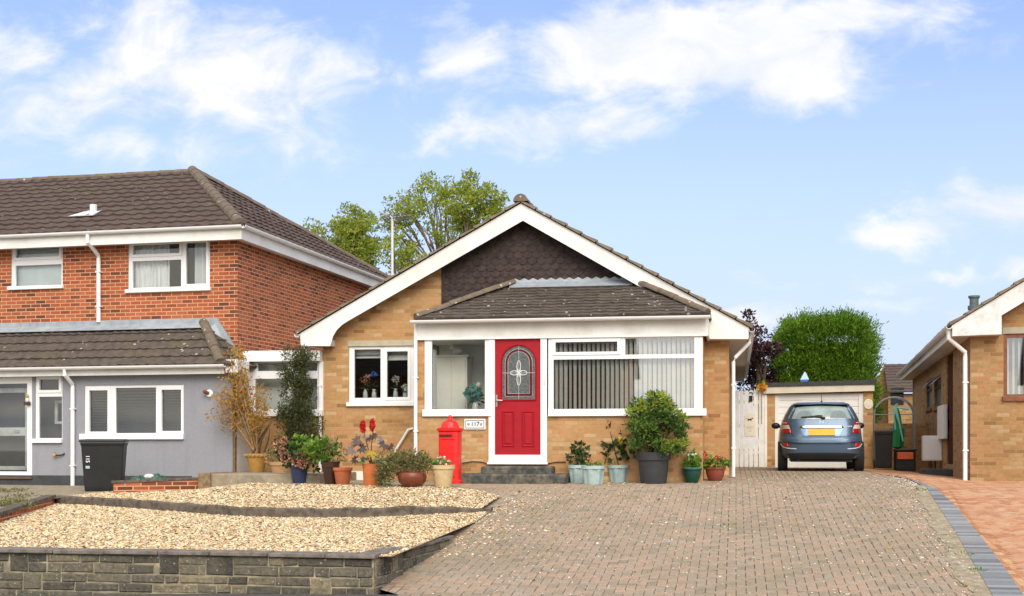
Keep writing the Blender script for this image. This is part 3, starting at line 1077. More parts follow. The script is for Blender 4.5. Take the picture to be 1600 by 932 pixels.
N1 = 98000
gx = rng.uniform(-11.2, XR, N1)
gy = rng.uniform(12.75, 20.5, N1)
kk = np.interp(gx, kx, ky)
ok = gy < kk
P1 = np.stack([gx[ok], gy[ok], Hl(gx[ok], gy[ok]) + rng.uniform(-.004, .006, ok.sum())], 1)
N2 = 64000
hx = rng.uniform(kx[0], -3.6, N2)
hy = rng.uniform(16, 21.9, N2)
ok = (hy > np.interp(hx, kx, ky) + .1) & (hy < np.array([up_far(x) for x in hx]))
P2 = np.stack([hx[ok], hy[ok], Hu(hx[ok], hy[ok]) + .01 + rng.uniform(-.004, .006, ok.sum())], 1)
# a few stones strayed on to the drive
N3 = 700
sx_ = XR + rng.exponential(.35, N3)
sy_ = rng.uniform(14.5, 20.3, N3)
P3 = np.stack([sx_, sy_, G(sx_, sy_) + .016], 1)
kind(stones(0, np.concatenate([P1, P2, P3]), 'gravel'), 'stuff')
# pale chippings on the drive
N4 = 2600
cx = rng.uniform(-3.2, 3.4, N4)
cy = rng.uniform(11.5, 25, N4)
okc = cx < np.array([eL(y) for y in cy])
vy = rng.uniform(11.8, 24, 1500)
vx = np.array([eL(y) for y in vy]) - rng.exponential(.16, 1500) - .02
cx, cy, okc = np.append(cx, vx), np.append(cy, vy), np.append(okc, np.ones(1500, bool))
s_keep = np.stack([cx[okc], cy[okc], G(cx[okc], cy[okc]) + .016], 1)
ch = stones(0, s_keep, 'chippings', .55)
ch.data.materials[0] = plain('pale_chippings', (.7, .62, .52), .9, .15)

# the curved kerb between the two levels
b = MB()
for i in range(len(kp) - 1):
    n = 3
    for j in range(n):
        t0, t1 = j / n, (j + 1) / n
        pts = []
        for t in (t0, t1):
            x = kx[i] + (kx[i + 1] - kx[i]) * t
            y = yk(x)
            zt = float(Hl(x, y)) + .135 * float(np.interp(x, [-4.6, -3.5], [1, .35]))
            jz = .008 * math.sin(x * 9) + .006 * math.sin(x * 23)
            pts.append([(x, y, float(Hl(x, y)) - .12), (x, y + .01 * math.sin(x * 13), zt - .02 + jz), (x, y + .025, zt + jz), (x, y + .11, zt + jz), (x, y + .14, zt - .06)])
        for k in range(4):
            b.quad(pts[0][k], pts[1][k], pts[1][k + 1], pts[0][k + 1])
KERB = b.build('curved_kerb', M_kerb)
tag(KERB, 'low curved concrete kerb separating the two gravel levels', 'kerb')

# the stone retaining wall with its side return
WY = 12.6
wxr = FB.onY(583, 880, WY)[0]
wxl = -19.5
ztop = FB.onY(300, 862, WY)[1]
W = thing('retaining_wall', 'grey stone garden retaining wall with flat coping slabs beside the pavement', 'wall', ((wxl + wxr) / 2, WY, -.85))
p_end = FB.atD(705, 838, 15.8)
ex, ey = wxr + .05, p_end[1]
ang = math.atan2(p_end[0] - .02 - wxr, p_end[1] - WY)


def wing(y, off):
    return wxr + math.tan(ang) * (y - WY) + off


def block_face(b, L, z0, z1, put):
    """random-coursed stone blocks along a length; put(s, d, z) places a point d in front of the face"""
    rs = random.Random(11)
    hs = []
    z = z1
    while z > z0 + .03:
        h = rs.choice((.075, .095, .11))
        h = min(h, z - z0)
        hs.append((z - h, z))
        z -= h
    taken = []
    for r, (za, zb) in enumerate(hs):
        x = -rs.uniform(0, .2)
        while x < L:
            w = rs.choice((.16, .22, .3, .38, .5))
            jump = r + 1 < len(hs) and w < .32 and rs.random() < .3
            lo = hs[r + 1][0] if jump else za
            x0, x1 = max(x, 0), min(x + w, L)
            x += w
            clash = [t for t in taken if t[2] == r and t[0] < x1 and t[1] > x0]
            if clash:
                t = clash[0]
                if x0 < t[0] - .06:
                    x1 = t[0]
                    x = t[1]
                    lo = za
                    jump = False
                else:
                    x = t[1]
                    continue
            if x1 - x0 < .04:
                continue
            if jump:
                taken.append((x0, x1, r + 1))
            g = .0065
            d = rs.uniform(.004, .02)
            e = .012
            jt = lambda: rs.uniform(-.007, .007)
            P = [(x0 + g + jt(), lo + g + jt()), (x1 - g + jt(), lo + g + jt()), (x1 - g + jt(), zb - g + jt()), (x0 + g + jt(), zb - g + jt())]
            cx_, cz_ = (x0 + x1) / 2, (lo + zb) / 2
            V = [put(p, 0, q) for p, q in P]
            V += [put(p + (e if p < cx_ else -e), d + rs.uniform(-.004, .006), q + (e if q < cz_ else -e)) for p, q in P]
            b.add(V, [(4, 5, 6, 7), (0, 1, 5, 4), (1, 2, 6, 5), (2, 3, 7, 6), (3, 0, 4, 7)])


M_mortar = plain('pale_wall_mortar', (.36, .305, .2), .95, .35, 6, bump=.6, dirt=(.13, .125, .1), dscale=2.2, damt=.9)
b = MB()
b.box(wxl, wxr, WY + .02, WY + .2, -1.0, ztop - .045)
b.prism([(wing(WY + .202, 0), WY + .202, -1.0), (wing(ey, 0), ey, -1.0), (wing(ey, 0), ey, ztop - .045), (wing(WY + .202, 0), WY + .202, ztop - .045)], (-.18, 0, 0))
b.quad((wxr + .004, WY + .02, -1.0), (wing(WY + .2, 0) + .001, WY + .2, -1.0), (wing(WY + .2, 0) + .001, WY + .2, ztop - .045), (wxr + .004, WY + .02, ztop - .045))
b.build('mortar_core', M_mortar, W)
b = MB()
block_face(b, wxr - wxl, -.98, ztop - .046, lambda p, d, z: (wxl + p, WY + .019 - d, z))
block_face(b, ey - WY - .03, -.98, ztop - .046, lambda p, d, z: (wing(WY + .02 + p, .006 + d), WY + .02 + p, z))
b.build('stonework', M_stone, W)
b = MB()
x = wxl
while x < wxr - .1:
    w = min(random.uniform(.55, .65), wxr + .03 - x)
    if wxr - (x + w) < .2:
        w = wxr + .03 - x
    dz = random.uniform(-.004, .004)
    b.box(x, x + w - .006, WY - .03 + random.uniform(-.006, .006), WY + .24, ztop - .042 + dz, ztop + dz)
    x += w
b.build('front_coping', M_coping, W, bevel=.008)
b = MB()
y = WY + .25
while y < ey:
    l = min(.6, ey + .05 - y)
    dz = random.uniform(-.004, .004)
    b.prism([(wing(y, .04), y, ztop - .042 + dz), (wing(y + l - .006, .04), y + l - .006, ztop - .042 + dz), (wing(y + l - .006, -.22), y + l - .006, ztop - .042 + dz), (wing(y, -.22), y, ztop - .042 + dz)], (0, 0, .042))
    y += l
b.build('side_coping', M_coping, W, bevel=.008)

# two low brick garden walls on the left
lwA, lwB = gpt(178, 772, Hu), FB.atD(310, 748, 23.0)
zA = FB.atD(180, 752, lwA.y / FB.c if False else 21.4)[2]
LW = thing('low_brick_wall', 'low red brick wall with concrete capping behind the upper gravel', 'wall', ((lwA.x + lwB[0]) / 2, (lwA.y + lwB[1]) / 2, -.1))
d = Vector((lwB[0] - lwA.x, lwB[1] - lwA.y, 0))
nrm = Vector((-d.y, d.x, 0)).normalized() * .12
A0, B0 = Vector((lwA.x, lwA.y, 0)), Vector((lwB[0], lwB[1], 0))
za, zb = FB.atD(180, 754, 21.5)[2], FB.atD(310, 746, 23.0)[2]


def sloped_wall(b, A0, B0, nrm, zlo, za, zb):
    V = [(*A0.xy, zlo), (*B0.xy, zlo), (*(B0 + nrm).xy, zlo), (*(A0 + nrm).xy, zlo), (*A0.xy, za), (*B0.xy, zb), (*(B0 + nrm).xy, zb), (*(A0 + nrm).xy, za)]
    return b.add(V, [(0, 3, 2, 1), (4, 5, 6, 7), (0, 1, 5, 4), (1, 2, 6, 5), (2, 3, 7, 6), (3, 0, 4, 7)])


sloped_wall(MB(), A0, B0, nrm, -.35, za - .05, zb - .05).build('brickwork', M_red, LW)
cap = MB()
ov = nrm * .15
V0 = [(A0 - ov - d.normalized() * .03), (B0 - ov), (B0 + nrm + ov), (A0 + nrm + ov - d.normalized() * .03)]
cap.add([(*V0[0].xy, za - .048), (*V0[1].xy, zb - .048), (*V0[2].xy, zb - .048), (*V0[3].xy, za - .048), (*V0[0].xy, za), (*V0[1].xy, zb), (*V0[2].xy, zb), (*V0[3].xy, za)],
        [(0, 3, 2, 1), (4, 5, 6, 7), (0, 1, 5, 4), (1, 2, 6, 5), (2, 3, 7, 6), (3, 0, 4, 7)])
cap.build('capping', M_kerb, LW, bevel=.008)

pA, pB = kp[0] + Vector((-.05, .05, 0)), Vector((FB.atD(-40, 808, 16.2)[0], FB.atD(-40, 808, 16.2)[1], 0))
pB = pA + (pB - pA) * ((pA.y - 12.95) / (pA.y - pB.y))
kind(strip('neighbour_path', M_conc, np.arange(12.8, 25.4, .3), lambda y: -20.0, lambda y: (pA.x + (pB.x - pA.x) * (pA.y - y) / (pA.y - pB.y) - .02) if y < pA.y - .1 else (pA.x - .02 + (y - pA.y + .1) * 2.2 if y < pA.y + .8 else -9.2), NP, 8), 'structure')
PW = thing('path_edge_wall', 'low brick edge with stone capping beside the weedy path', 'wall', ((pA.x + pB.x) / 2, (pA.y + pB.y) / 2, -.4))
d = pB - pA
d.z = 0
nrm = Vector((d.y, -d.x, 0)).normalized() * .14
if nrm.x > 0:
    nrm = -nrm
sloped_wall(MB(), pA, pB, nrm, -.6, float(NP(pA.x, pA.y)) - .01, float(NP(pB.x, pB.y)) - .01).build('brickwork', M_red, PW)
o2 = -nrm * .12
A1, B1 = pA + o2, pB + o2
c_ = MB()
sloped_wall(c_, A1, B1, nrm * 1.25, float(NP(pB.x, pB.y)) - .1, float(NP(pA.x, pA.y)) + .045, float(NP(pB.x, pB.y)) + .045)
for i in (0, 1, 2, 3):
    v = c_.v[i]
    c_.v[i] = (v[0], v[1], c_.v[i + 4][2] - .05)
c_.build('capping', M_kerb, PW)

# ------------------------------------------------------------------ the bungalow
Yb, Ym, Yv, Yr = 22.45, 23.75, 23.42, 39.2
xL, xR = FB.onY(505, 600, Ym)[0], MAINX
apx, apz = FB.onY(814, 318, Yv)
exL, ezL = FB.onY(469, 521, Yv)
exR, ezR = FB.onY(1170, 512, Yv)
mL, mR = (apz - ezL) / (apx - exL), (apz - ezR) / (exR - apx)
H = thing('bungalow', 'buff brick bungalow with white gable boards and a red front door', 'house', ((xL + xR) / 2, Ym, 0))


def roofz(x):
    return apz - mL * (apx - x) if x < apx else apz - mR * (x - apx)


bx0, bx1 = FB.onY(652, 600, Yb)[0], FB.onY(1098, 600, Yb)[0]
w0 = FB.rect((545, 652, 541, 631), Ym)
zeL, zeR = roofz(xL) - .04, roofz(xR) - .04
doorx = FB.rect((764, 855, 527, 725), Yb)
win2 = FB.rect((857, 1097, 527, 650), Yb)
zsof = FB.onY(870, 502, Yb)[1]                               # underside of the bay roof
b = MB()
zlow = min(zeL, zeR)
b.panel(xL, xR, -.4, zlow, Ym, [w0, (win2[0], bx1 - .1, .3, zsof - .05)], .12)
b.add([(xL, Ym, zlow), (xR, Ym, zlow), (xR, Ym, zeR), (apx, Ym, apz - .04), (xL, Ym, zeL)], [(0, 1, 2, 3, 4)])
for x in (xL, xR):
    b.quad((x, Ym, -.4), (x, Yr - .3, -.4), (x, Yr - .3, roofz(x)), (x, Ym, roofz(x)))
b.add([(xL, Yr - .3, -.4), (xR, Yr - .3, -.4), (xR, Yr - .3, zeR), (apx, Yr - .3, apz), (xL, Yr - .3, zeL)], [(0, 1, 2, 3, 4)])
WALL = b.build('wall', M_buff, H)
# inner lining of the room (plaster), seen through the windows
b = MB()
b.quad((xL + .1, Ym + .13, 2.45), (xR - .1, Ym + .13, 2.45), (xR - .1, Ym + 5, 2.45), (xL + .1, Ym + 5, 2.45))
b.quad((xL + .1, Ym + 4.2, -.1), (xR - .1, Ym + 4.2, -.1), (xR - .1, Ym + 4.2, 2.45), (xL + .1, Ym + 4.2, 2.45))
b.quad((xL + .1, Ym, .32), (xR - .1, Ym, .32), (xR - .1, Ym + 4.2, .32), (xL + .1, Ym + 4.2, .32))
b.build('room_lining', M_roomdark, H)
# hung tiles on the gable
xg = FB.onY(690, 450, Ym)[0]
b = MB()
tw, rh = .175, .115
zrow, r = FB.onY(800, 500, Ym)[1], 0
z_lo = zrow
while zrow < apz:
    off = (r % 2) * tw / 2
    x = xg - off
    while x < xR:
        xc = x + tw / 2
        a0, a1 = max(x, xg), x + tw - .006
        top = zrow + rh * 1.15
        if a1 > xg + .02 and top < roofz(xc) + .05:
            y0, y1 = Ym - .027 + random.uniform(-.003, .002), Ym - .014
            c6 = [(a0, zrow + .05), (max(x + tw * .28, a0), zrow), (max(x + tw * .72, a0 + .004), zrow), (a1, zrow + .05), (a1, top), (a0, top)]
            V = [(px_, y0 + (y1 - y0) * max(0, (pz - zrow)) / (top - zrow), pz) for px_, pz in c6]
            b.add(V + [(px_, Ym - .002, pz) for px_, pz in c6], [(0, 1, 2, 3, 4, 5)] + [(i, i + 6, (i + 1) % 6 + 6, (i + 1) % 6) for i in range(6)])
        x += tw
    zrow += rh
    r += 1
b.build('hung_tiles', M_hung, H)
b = MB()
b.add([(xg, Ym - .012, z_lo), (xR - .3, Ym - .012, z_lo), (xR - .3, Ym - .012, roofz(xR - .3) - .05), (apx, Ym - .012, apz - .05), (xg, Ym - .012, roofz(xg) - .05)], [(0, 1, 2, 3, 4)])
b.build('gable_backing', M_hung, H)

# barge boards
P_ = lambda u, v: (FB.onY(u, v, Yv)[0], Yv, FB.onY(u, v, Yv)[1])
bl = [P_(814, 318), P_(817, 345), P_(545, 501), P_(534, 508), P_(526, 516), P_(520, 526), P_(516, 541), P_(470, 541), P_(469, 521)]
br = [P_(814, 318), P_(1170, 512), P_(1169, 530), P_(1109, 530), P_(1108, 522), P_(1103, 513), P_(1094, 503), P_(1082, 495), P_(817, 345)]
MB().prism(bl, (0, .03, 0)).build('barge_board', M_whiteb, H)
MB().prism(br, (0, .03, 0)).build('barge_board', M_whiteb, H)
# box ends behind the barge boards and eaves along the sides
b = MB()
zbL, zbR = P_(470, 541)[2], P_(1169, 530)[2]
b.box(exL + .01, P_(516, 541)[0] - .005, Yv + .032, Ym, zbL + .003, zbL + .12)
b.box(exL, exL + .02, Yv + .032, Yr, zbL + .125, ezL - .02)
b.quad((exL, Yv + .03, zbL + .12), (xL + .02, Yv + .03, zbL + .12), (xL + .02, Yr, zbL + .12), (exL, Yr, zbL + .12))
b.box(P_(1109, 530)[0] + .005, exR - .01, Yv + .032, Ym, zbR + .003, zbR + .1)
b.box(exR - .02, exR, Yv + .032, Yr, zbR + .02, ezR - .02)
b.quad((xR - .02, Ym + .002, zbR + .04), (exR - .021, Ym + .002, zbR + .04), (exR - .021, Yr, zbR + .04), (xR - .02, Yr, zbR + .04))
b.build('soffit', M_soff, H)
# roof
b = MB()
yv = Yv - .05
ovl = .05
A, B_ = (exL - ovl, Yr, ezL - mL * ovl + .03), (exL - ovl, yv, ezL - mL * ovl + .03)
roof_plane(b, A, B_, (apx, yv, apz + .03), (apx, Yr, apz + .03), step=.06, lip=.032)
A, B_ = (exR + ovl, yv, ezR - mR * ovl + .03), (exR + ovl, Yr, ezR - mR * ovl + .03)
roof_plane(b, A, B_, (apx, Yr, apz + .03), (apx, yv, apz + .03), step=.06, lip=.032)
b.quad((exL, yv + .1, ezL - .01), (apx, yv + .1, apz - .01), (apx, Yr, apz - .01), (exL, Yr, ezL - .01))
b.quad((exR, yv + .1, ezR - .01), (apx, yv + .1, apz - .01), (apx, Yr, apz - .01), (exR, Yr, ezR - .01))
ROOF = b.build('roof', M_verge, H)
ridge_run(MB(), (apx, yv - .02, apz + .06), (apx, Yr, apz + .06), .13).build('ridge_tiles', M_ridge, ROOF)
# side gutters and downpipes
gutter(MB(), (exL - .06, Yv - .03, ezL - .02), (exL - .06, Yr, ezL - .02), .055, (-1, 0, 0)).build('gutter', M_white, H)
gutter(MB(), (exR + .055, Yv - .02, ezR - .03), (exR + .055, Yr, ezR - .03), .055, (1, 0, 0)).build('gutter', M_white, H)


def pipe(px, y, par=None, mat=M_white, r=.034, fr=FB, path=None):
    pts = path or [(fr.onY(u, v, y)[0], y, fr.onY(u, v, y)[1]) for u, v in px]
    b = MB().tube(pts, r, 10)
    if path is None or True:
        p, q = Vector(pts[-2]), Vector(pts[-1])
        for t in (.2, .75):
            c = p.lerp(q, t)
            b.box(c.x - r * 1.1, c.x + r * 1.45, c.y - r * 1.08, c.y + r * 1.3, c.z - .012, c.z + .012)
    return b.build('downpipe', mat, par, smooth=False)


yq = Ym - .045
pR = FB.onY(1146, 600, Ym)[0]
pipe(None, 0, H, path=[(exR + .03, Ym + .05, ezR - .1), (exR + .02, Ym + .04, ezR - .24), (pR + .03, yq + .02, ezR - .52), (pR, yq, ezR - .6), (pR, yq, .12)])
pL = FB.onY(501, 600, Ym)[0]
pipe(None, 0, H, path=[(exL - .05, Ym + .05, ezL - .08), (exL - .03, Ym + .05, zbL - .02), (pL - .05, yq, zbL - .22), (pL, yq, zbL - .3), (pL, yq, .04)])
# waste pipe
wp = [(FB.onY(645, 670, Ym - .05)[0], Ym - .03, FB.onY(645, 670, Ym)[1]), (FB.onY(639, 672, Ym)[0], Ym - .06, FB.onY(639, 672, Ym)[1]), (FB.onY(622, 700, Ym)[0], Ym - .06, FB.onY(622, 700, Ym)[1]), (FB.onY(616, 712, Ym)[0], Ym - .06, FB.onY(616, 712, Ym)[1])]
MB().tube(wp, .026, 8).build('waste_pipe', M_whiteb, H)

# front window of the main wall
WN, wr, hs = window(H, FB, Ym, (545, 652, 541, 631), [(553, 594, 546, 622), (604, 637, 549, 621)], M_white, sash=(1,), sill=(542, 652, 629, 635), rec=.03)
MB().box(wr[0] - .02, wr[1], Ym - .012, Ym + .1, wr[3] + .002, FB.onY(600, 532, Ym)[1]).build('lintel', plain('concrete_lintel', (.45, .40, .29), .9, .1), H)
for h in hs:                                                    # roller blind heads
    MB().box(h[0] - .02, h[1] + .02, Ym + .2, Ym + .22, h[3] - .16, h[3] + .02).build('blind', M_blind, WN)

# --- the bay: brick base, frames, roof
b = MB()
zs = FB.onY(870, 649, Yb)[1]
w1 = FB.rect((664, 771, 527, 650), Yb)
zf0 = FB.onY(870, 529, Yb)[1]
b.panel(bx0, bx1, -.3, zf0 + .02, Yb, [(w1[0], doorx[0], zs, zf0), (doorx[0], doorx[1], doorx[2], zf0), (doorx[1], bx1 - .02, zs, zf0)], .1)
b.quad((bx1, Yb, -.3), (bx1, Ym, -.3), (bx1, Ym, zf0 + .02), (bx1, Yb, zf0 + .02))
b.quad((bx0, Ym, -.3), (bx0, Yb, -.3), (bx0, Yb, zs), (bx0, Ym, zs))
b.build('bay_wall', M_buff, H)
b = MB()
b.quad((bx0 + .1, Ym - .01, 0), (win2[0] - .1, Ym - .01, 0), (win2[0] - .1, Ym - .01, 2.6), (bx0 + .1, Ym - .01, 2.6))
b.quad((win2[0] - .1, Yb + .12, 0), (win2[0] - .1, Ym - .01, 0), (win2[0] - .1, Ym - .01, 2.6), (win2[0] - .1, Yb + .12, 2.6))
b.quad((bx0, Yb + .1, zf0), (bx1, Yb + .1, zf0), (bx1, Ym, zf0), (bx0, Ym, zf0))
b.quad((bx0, Yb + .1, .33), (bx1, Yb + .1, .33), (bx1, Ym, .33), (bx0, Ym, .33))
b.build('porch_lining', M_porch, H)
xf0, xf1 = FB.onY(652, 515, Yb)[0], FB.onY(1104, 515, Yb)[0]
ztopf = FB.onY(870, 501, Yb)[1]
MB().box(xf0, xf1, Yb - .05, Yb + .1, zf0 + .004, ztopf).build('fascia', M_whiteb, H, bevel=.004)
MB().box(xf0 - .02, xf1 + .02, Yb - .06, Yb - .051, zf0 + .0, zf0 + .03).build('fascia_trim', M_white, H)
b = MB()
b.box(xf1 - .01, xf1 + .03, Yb - .04, Ym, zf0 + .01, ztopf)
b.build('side_fascia', M_whiteb, H)
Yg = Yb - .25
gx0, gx1 = FB.onY(641, 500, Yg)[0], FB.onY(1110, 500, Yg)[0]
zg = FB.onY(870, 497, Yg)[1]
gutter(MB(), (gx0, Yg + .02, zg), (gx1, Yg + .02, zg), .055).build('gutter', M_white, H)
MB().box(gx0 + .05, gx1 - .05, Yg + .09, Yb - .05, ztopf + .002, ztopf + .02).build('bay_soffit', M_soff, H)
# bay roof
ex0, ex1 = FB.onY(647, 495, Yg)[0], FB.onY(1108, 495, Yg)[0]
rx0, rz0 = FB.onY(803, 441, Ym)
rx1, _ = FB.onY(988, 446, Ym)
rz = FB.onY(890, 443, Ym)[1]
ze = zg + .03
b = MB()
roof_plane(b, (ex0, Yg, ze), (ex1, Yg, ze), (rx1, Ym, rz), (rx0, Ym, rz), course=.15, roll=.23, amp=.008, lip=.024, step=.04, jit=.006)
roof_plane(b, (ex1, Yg, ze), (ex1, Ym + .1, ze), (rx1, Ym + .001, rz), (rx1, Ym, rz), course=.15, roll=.23, amp=.008, lip=.024, step=.04, jit=.006)
roof_plane(b, (ex0, Ym - .05, ze), (ex0, Yg, ze), (rx0, Ym - .05, rz), (rx0, Ym - .051, rz), course=.15, roll=.23, amp=.008, lip=.024, step=.04, jit=.006)
b.quad((ex0, Yg + .05, ze - .02), (ex1, Yg + .05, ze - .02), (rx1, Ym, rz - .02), (rx0, Ym, rz - .02))
BROOF = b.build('bay_roof', M_tile_mossy, H)
hb = MB()
ridge_run(hb, (ex0 + .02, Yg + .02, ze + .05), (rx0, Ym - .1, rz + .05), .072, .4)
hb.build('hip_tiles', M_ridge, BROOF)
hb = MB()
ridge_run(hb, (ex1 - .02, Yg + .02, ze + .05), (rx1, Ym - .1, rz + .05), .072, .4)
hb.build('hip_tiles', M_ridge, BROOF)
# zig-zag lead flashing
b = MB()
fz0 = rz - .02
x = rx0 - .05
pts = []
while x < rx1 + .02:
    pts += [(x, fz0 + .085), (x + .085, fz0 + .125)]
    x += .17
n = len(pts)
V = [(p, Ym - .06, q) for p, q in pts] + [(p, Ym - .075, fz0 + .05) for p, q in pts] + [(p, Ym - .26, fz0 - .07) for p, q in pts]
b.add(V, [(i, n + i, n + i + 1, i + 1) for i in range(n - 1)] + [(n + i, 2 * n + i, 2 * n + i + 1, n + i + 1) for i in range(n - 1)])
b.build('flashing', M_lead, BROOF)
# bay downpipe
yq2 = Yb - .04
pipe([(649.5, 503), (649.5, 560), (649.5, 712)], yq2, H)

# porch window (left of the door)
PW1, r1, h1 = window(H, FB, Yb, (664, 771, 527, 646), [(675, 758, 532, 640)], M_white, rec=-.02, th=.08, sill=(661, 768, 640, 651))
t_ = MB().frame(Yb + .002, Ym - .002, zs, zf0, 0, .07, [(Yb + .09, Ym - .09, zs + .08, zf0 - .08)])  # unseen window in the bay's left side, added to let more light into the porch
t_.v = [(bx0 + y_, x_, z_) for x_, y_, z_ in t_.v]
SW = t_.build('window', M_white, H)
MB().quad((bx0 + .035, Yb + .09, zs + .08), (bx0 + .035, Ym - .09, zs + .08), (bx0 + .035, Ym - .09, zf0 - .08), (bx0 + .035, Yb + .09, zf0 - .08)).build('glass', M_glass, SW)
# bay window
PW2, r2, h2 = window(H, FB, Yb, (857, 1098, 527, 646), [(868, 965, 534.5, 550.5), (977, 1085, 528.5, 554), (865, 1085, 561, 639)], M_white, rec=-.02, th=.08,
                     sash=(0,), sill=(857, 1104, 639.5, 650.5), glass=M_glassbay)
ybl = Yb + .15
b = MB()
x = h2[2][0] - .05
i = 0
while x < h2[2][1] + .05:
    left = x < FB.onY(945, 600, Yb)[0]
    w = .089
    t = R(63 if left else 48) * (1 + random.uniform(-.14, .12))
    cx_, sx_2 = math.cos(t) * w / 2, math.sin(t) * w / 2
    b.quad((x - cx_, ybl - sx_2, h2[2][2] - .02), (x + cx_, ybl + sx_2, h2[2][2] - .02), (x + cx_, ybl + sx_2, h2[1][3] + .03), (x - cx_, ybl - sx_2, h2[1][3] + .03))
    x += .083
    i += 1
b.build('blind', M_blind, PW2)
zw = h2[2][2]
MB().box(h2[2][0], h2[2][1], ybl + .08, ybl + .3, zw - .03, zw + .0).build('window_board', M_white, PW2)

# door
DR = MB().frame(doorx[0], doorx[1], doorx[2], zf0, Yb - .035, Yb + .06, [FB.rect((773.5, 845, 530, 711), Yb)]).build('door', M_white, H)
MB().box(doorx[0] - .02, doorx[1] + .02, Yb - .09, Yb - .036, doorx[2] - .01, doorx[2] + .03).build('threshold', M_white, DR, bevel=.005)
dl = FB.rect((773.5, 845, 530, 711), Yb)
ag = FB.rect((785, 836, 541, 624), Yb)
acx, ar = (ag[0] + ag[1]) / 2, (ag[1] - ag[0]) / 2
aspr = ag[3] - ar
ydr = Yb + .002


def arch(sc, dz=0, n=18):
    r = ar * sc
    pts = [(acx - r, ag[2] + (1 - sc) * ar + dz), (acx + r, ag[2] + (1 - sc) * ar + dz)]
    return pts + [(acx + r * math.cos(math.pi * k / n), aspr + r * math.sin(math.pi * k / n)) for k in range(n + 1)]


# slab: face built round the arch
b = MB()
oa = arch(1.0)
loop = [(dl[0], dl[2]), (dl[1], dl[2]), (dl[1], dl[3]), (dl[0], dl[3])]
nA = len(oa)
lft = [p for p in oa if p[0] <= acx + 1e-6]
b.quad((dl[0], ydr, dl[2]), (dl[1], ydr, dl[2]), (dl[1], ydr, ag[2]), (dl[0], ydr, ag[2]))
b.quad((dl[0], ydr, ag[2]), (ag[0], ydr, ag[2]), (ag[0], ydr, aspr), (dl[0], ydr, aspr))
b.quad((ag[1], ydr, ag[2]), (dl[1], ydr, ag[2]), (dl[1], ydr, aspr), (ag[1], ydr, aspr))
arcp = oa[2:]
top = [(dl[1], aspr)] + [(dl[1] + (dl[0] - dl[1]) * k / 18, dl[3]) for k in range(1, 18)] + [(dl[0], aspr)]
for k in range(18):
    b.quad((arcp[k][0], ydr, arcp[k][1]), (top[k][0], ydr, top[k][1]), (top[k + 1][0], ydr, top[k + 1][1]), (arcp[k + 1][0], ydr, arcp[k + 1][1]))
b.quad((dl[1], ydr, aspr), (dl[1], ydr, dl[3]), (top[1][0], ydr, dl[3]))
b.quad((dl[0], ydr, aspr), (top[17][0], ydr, dl[3]), (dl[0], ydr, dl[3]))
# raised mould round the glazing and lower panels
io, oo = arch(1.0), arch(1.1, -.012)
for k in range(len(io)):
    j = (k + 1) % len(io)
    b.quad((io[k][0], ydr + .005, io[k][1]), (io[j][0], ydr + .005, io[j][1]), ((io[j][0] + oo[j][0]) / 2, ydr - .02, (io[j][1] + oo[j][1]) / 2), ((io[k][0] + oo[k][0]) / 2, ydr - .02, (io[k][1] + oo[k][1]) / 2))
    b.quad(((io[k][0] + oo[k][0]) / 2, ydr - .02, (io[k][1] + oo[k][1]) / 2), ((io[j][0] + oo[j][0]) / 2, ydr - .02, (io[j][1] + oo[j][1]) / 2), (oo[j][0], ydr, oo[j][1]), (oo[k][0], ydr, oo[k][1]))
for px in ((784, 804, 642, 699), (815, 835, 642, 699)):
    a, c, d_, e_ = FB.rect(px, Yb)
    for (w_, y0_, y1_) in ((0, ydr, ydr - .018), (.018, ydr - .018, ydr - .002), (.036, ydr - .002, ydr - .002), (.05, ydr - .002, ydr - .014)):
        w2_ = w_ + .018
        Q0 = [(a + w_, d_ + w_), (c - w_, d_ + w_), (c - w_, e_ - w_), (a + w_, e_ - w_)]
        Q1 = [(a + w2_, d_ + w2_), (c - w2_, d_ + w2_), (c - w2_, e_ - w2_), (a + w2_, e_ - w2_)]
        for k in range(4):
            j = (k + 1) % 4
            b.quad((Q0[k][0], y0_, Q0[k][1]), (Q0[j][0], y0_, Q0[j][1]), (Q1[j][0], y1_, Q1[j][1]), (Q1[k][0], y1_, Q1[k][1]))
    w_ = .068
    b.quad((a + w_, ydr - .014, d_ + w_), (c - w_, ydr - .014, d_ + w_), (c - w_, ydr - .014, e_ - w_), (a + w_, ydr - .014, e_ - w_))
b.build('door_leaf', M_reddoor, DR)
MB().add([(p, ydr + .006, q) for p, q in arch(1.0)], [tuple(range(nA))]).build('door_glass', M_doorglass, DR)
b = MB()
i1, o1 = arch(.66), arch(.83)
for k in range(len(i1)):
    j = (k + 1) % len(i1)
    b.quad((o1[k][0], ydr + .004, o1[k][1]), (o1[j][0], ydr + .004, o1[j][1]), (i1[j][0], ydr + .004, i1[j][1]), (i1[k][0], ydr + .004, i1[k][1]))
b.build('ruby_border', M_ruby, DR)
b = MB()


def strap(b, pts, w=.008, y=ydr + .002):
    b.tube([(p[0], y, p[1]) for p in pts], w / 2, 5)


for sc in (.66, .83):
    q = arch(sc)
    strap(b, q + [q[0]], .006)
zc = (FB.onY(810, 583, Yb)[1])
strap(b, [(ag[0], zc), (ag[1], zc)], .007)
strap(b, [(acx, ag[2]), (acx, ag[3])], .006)
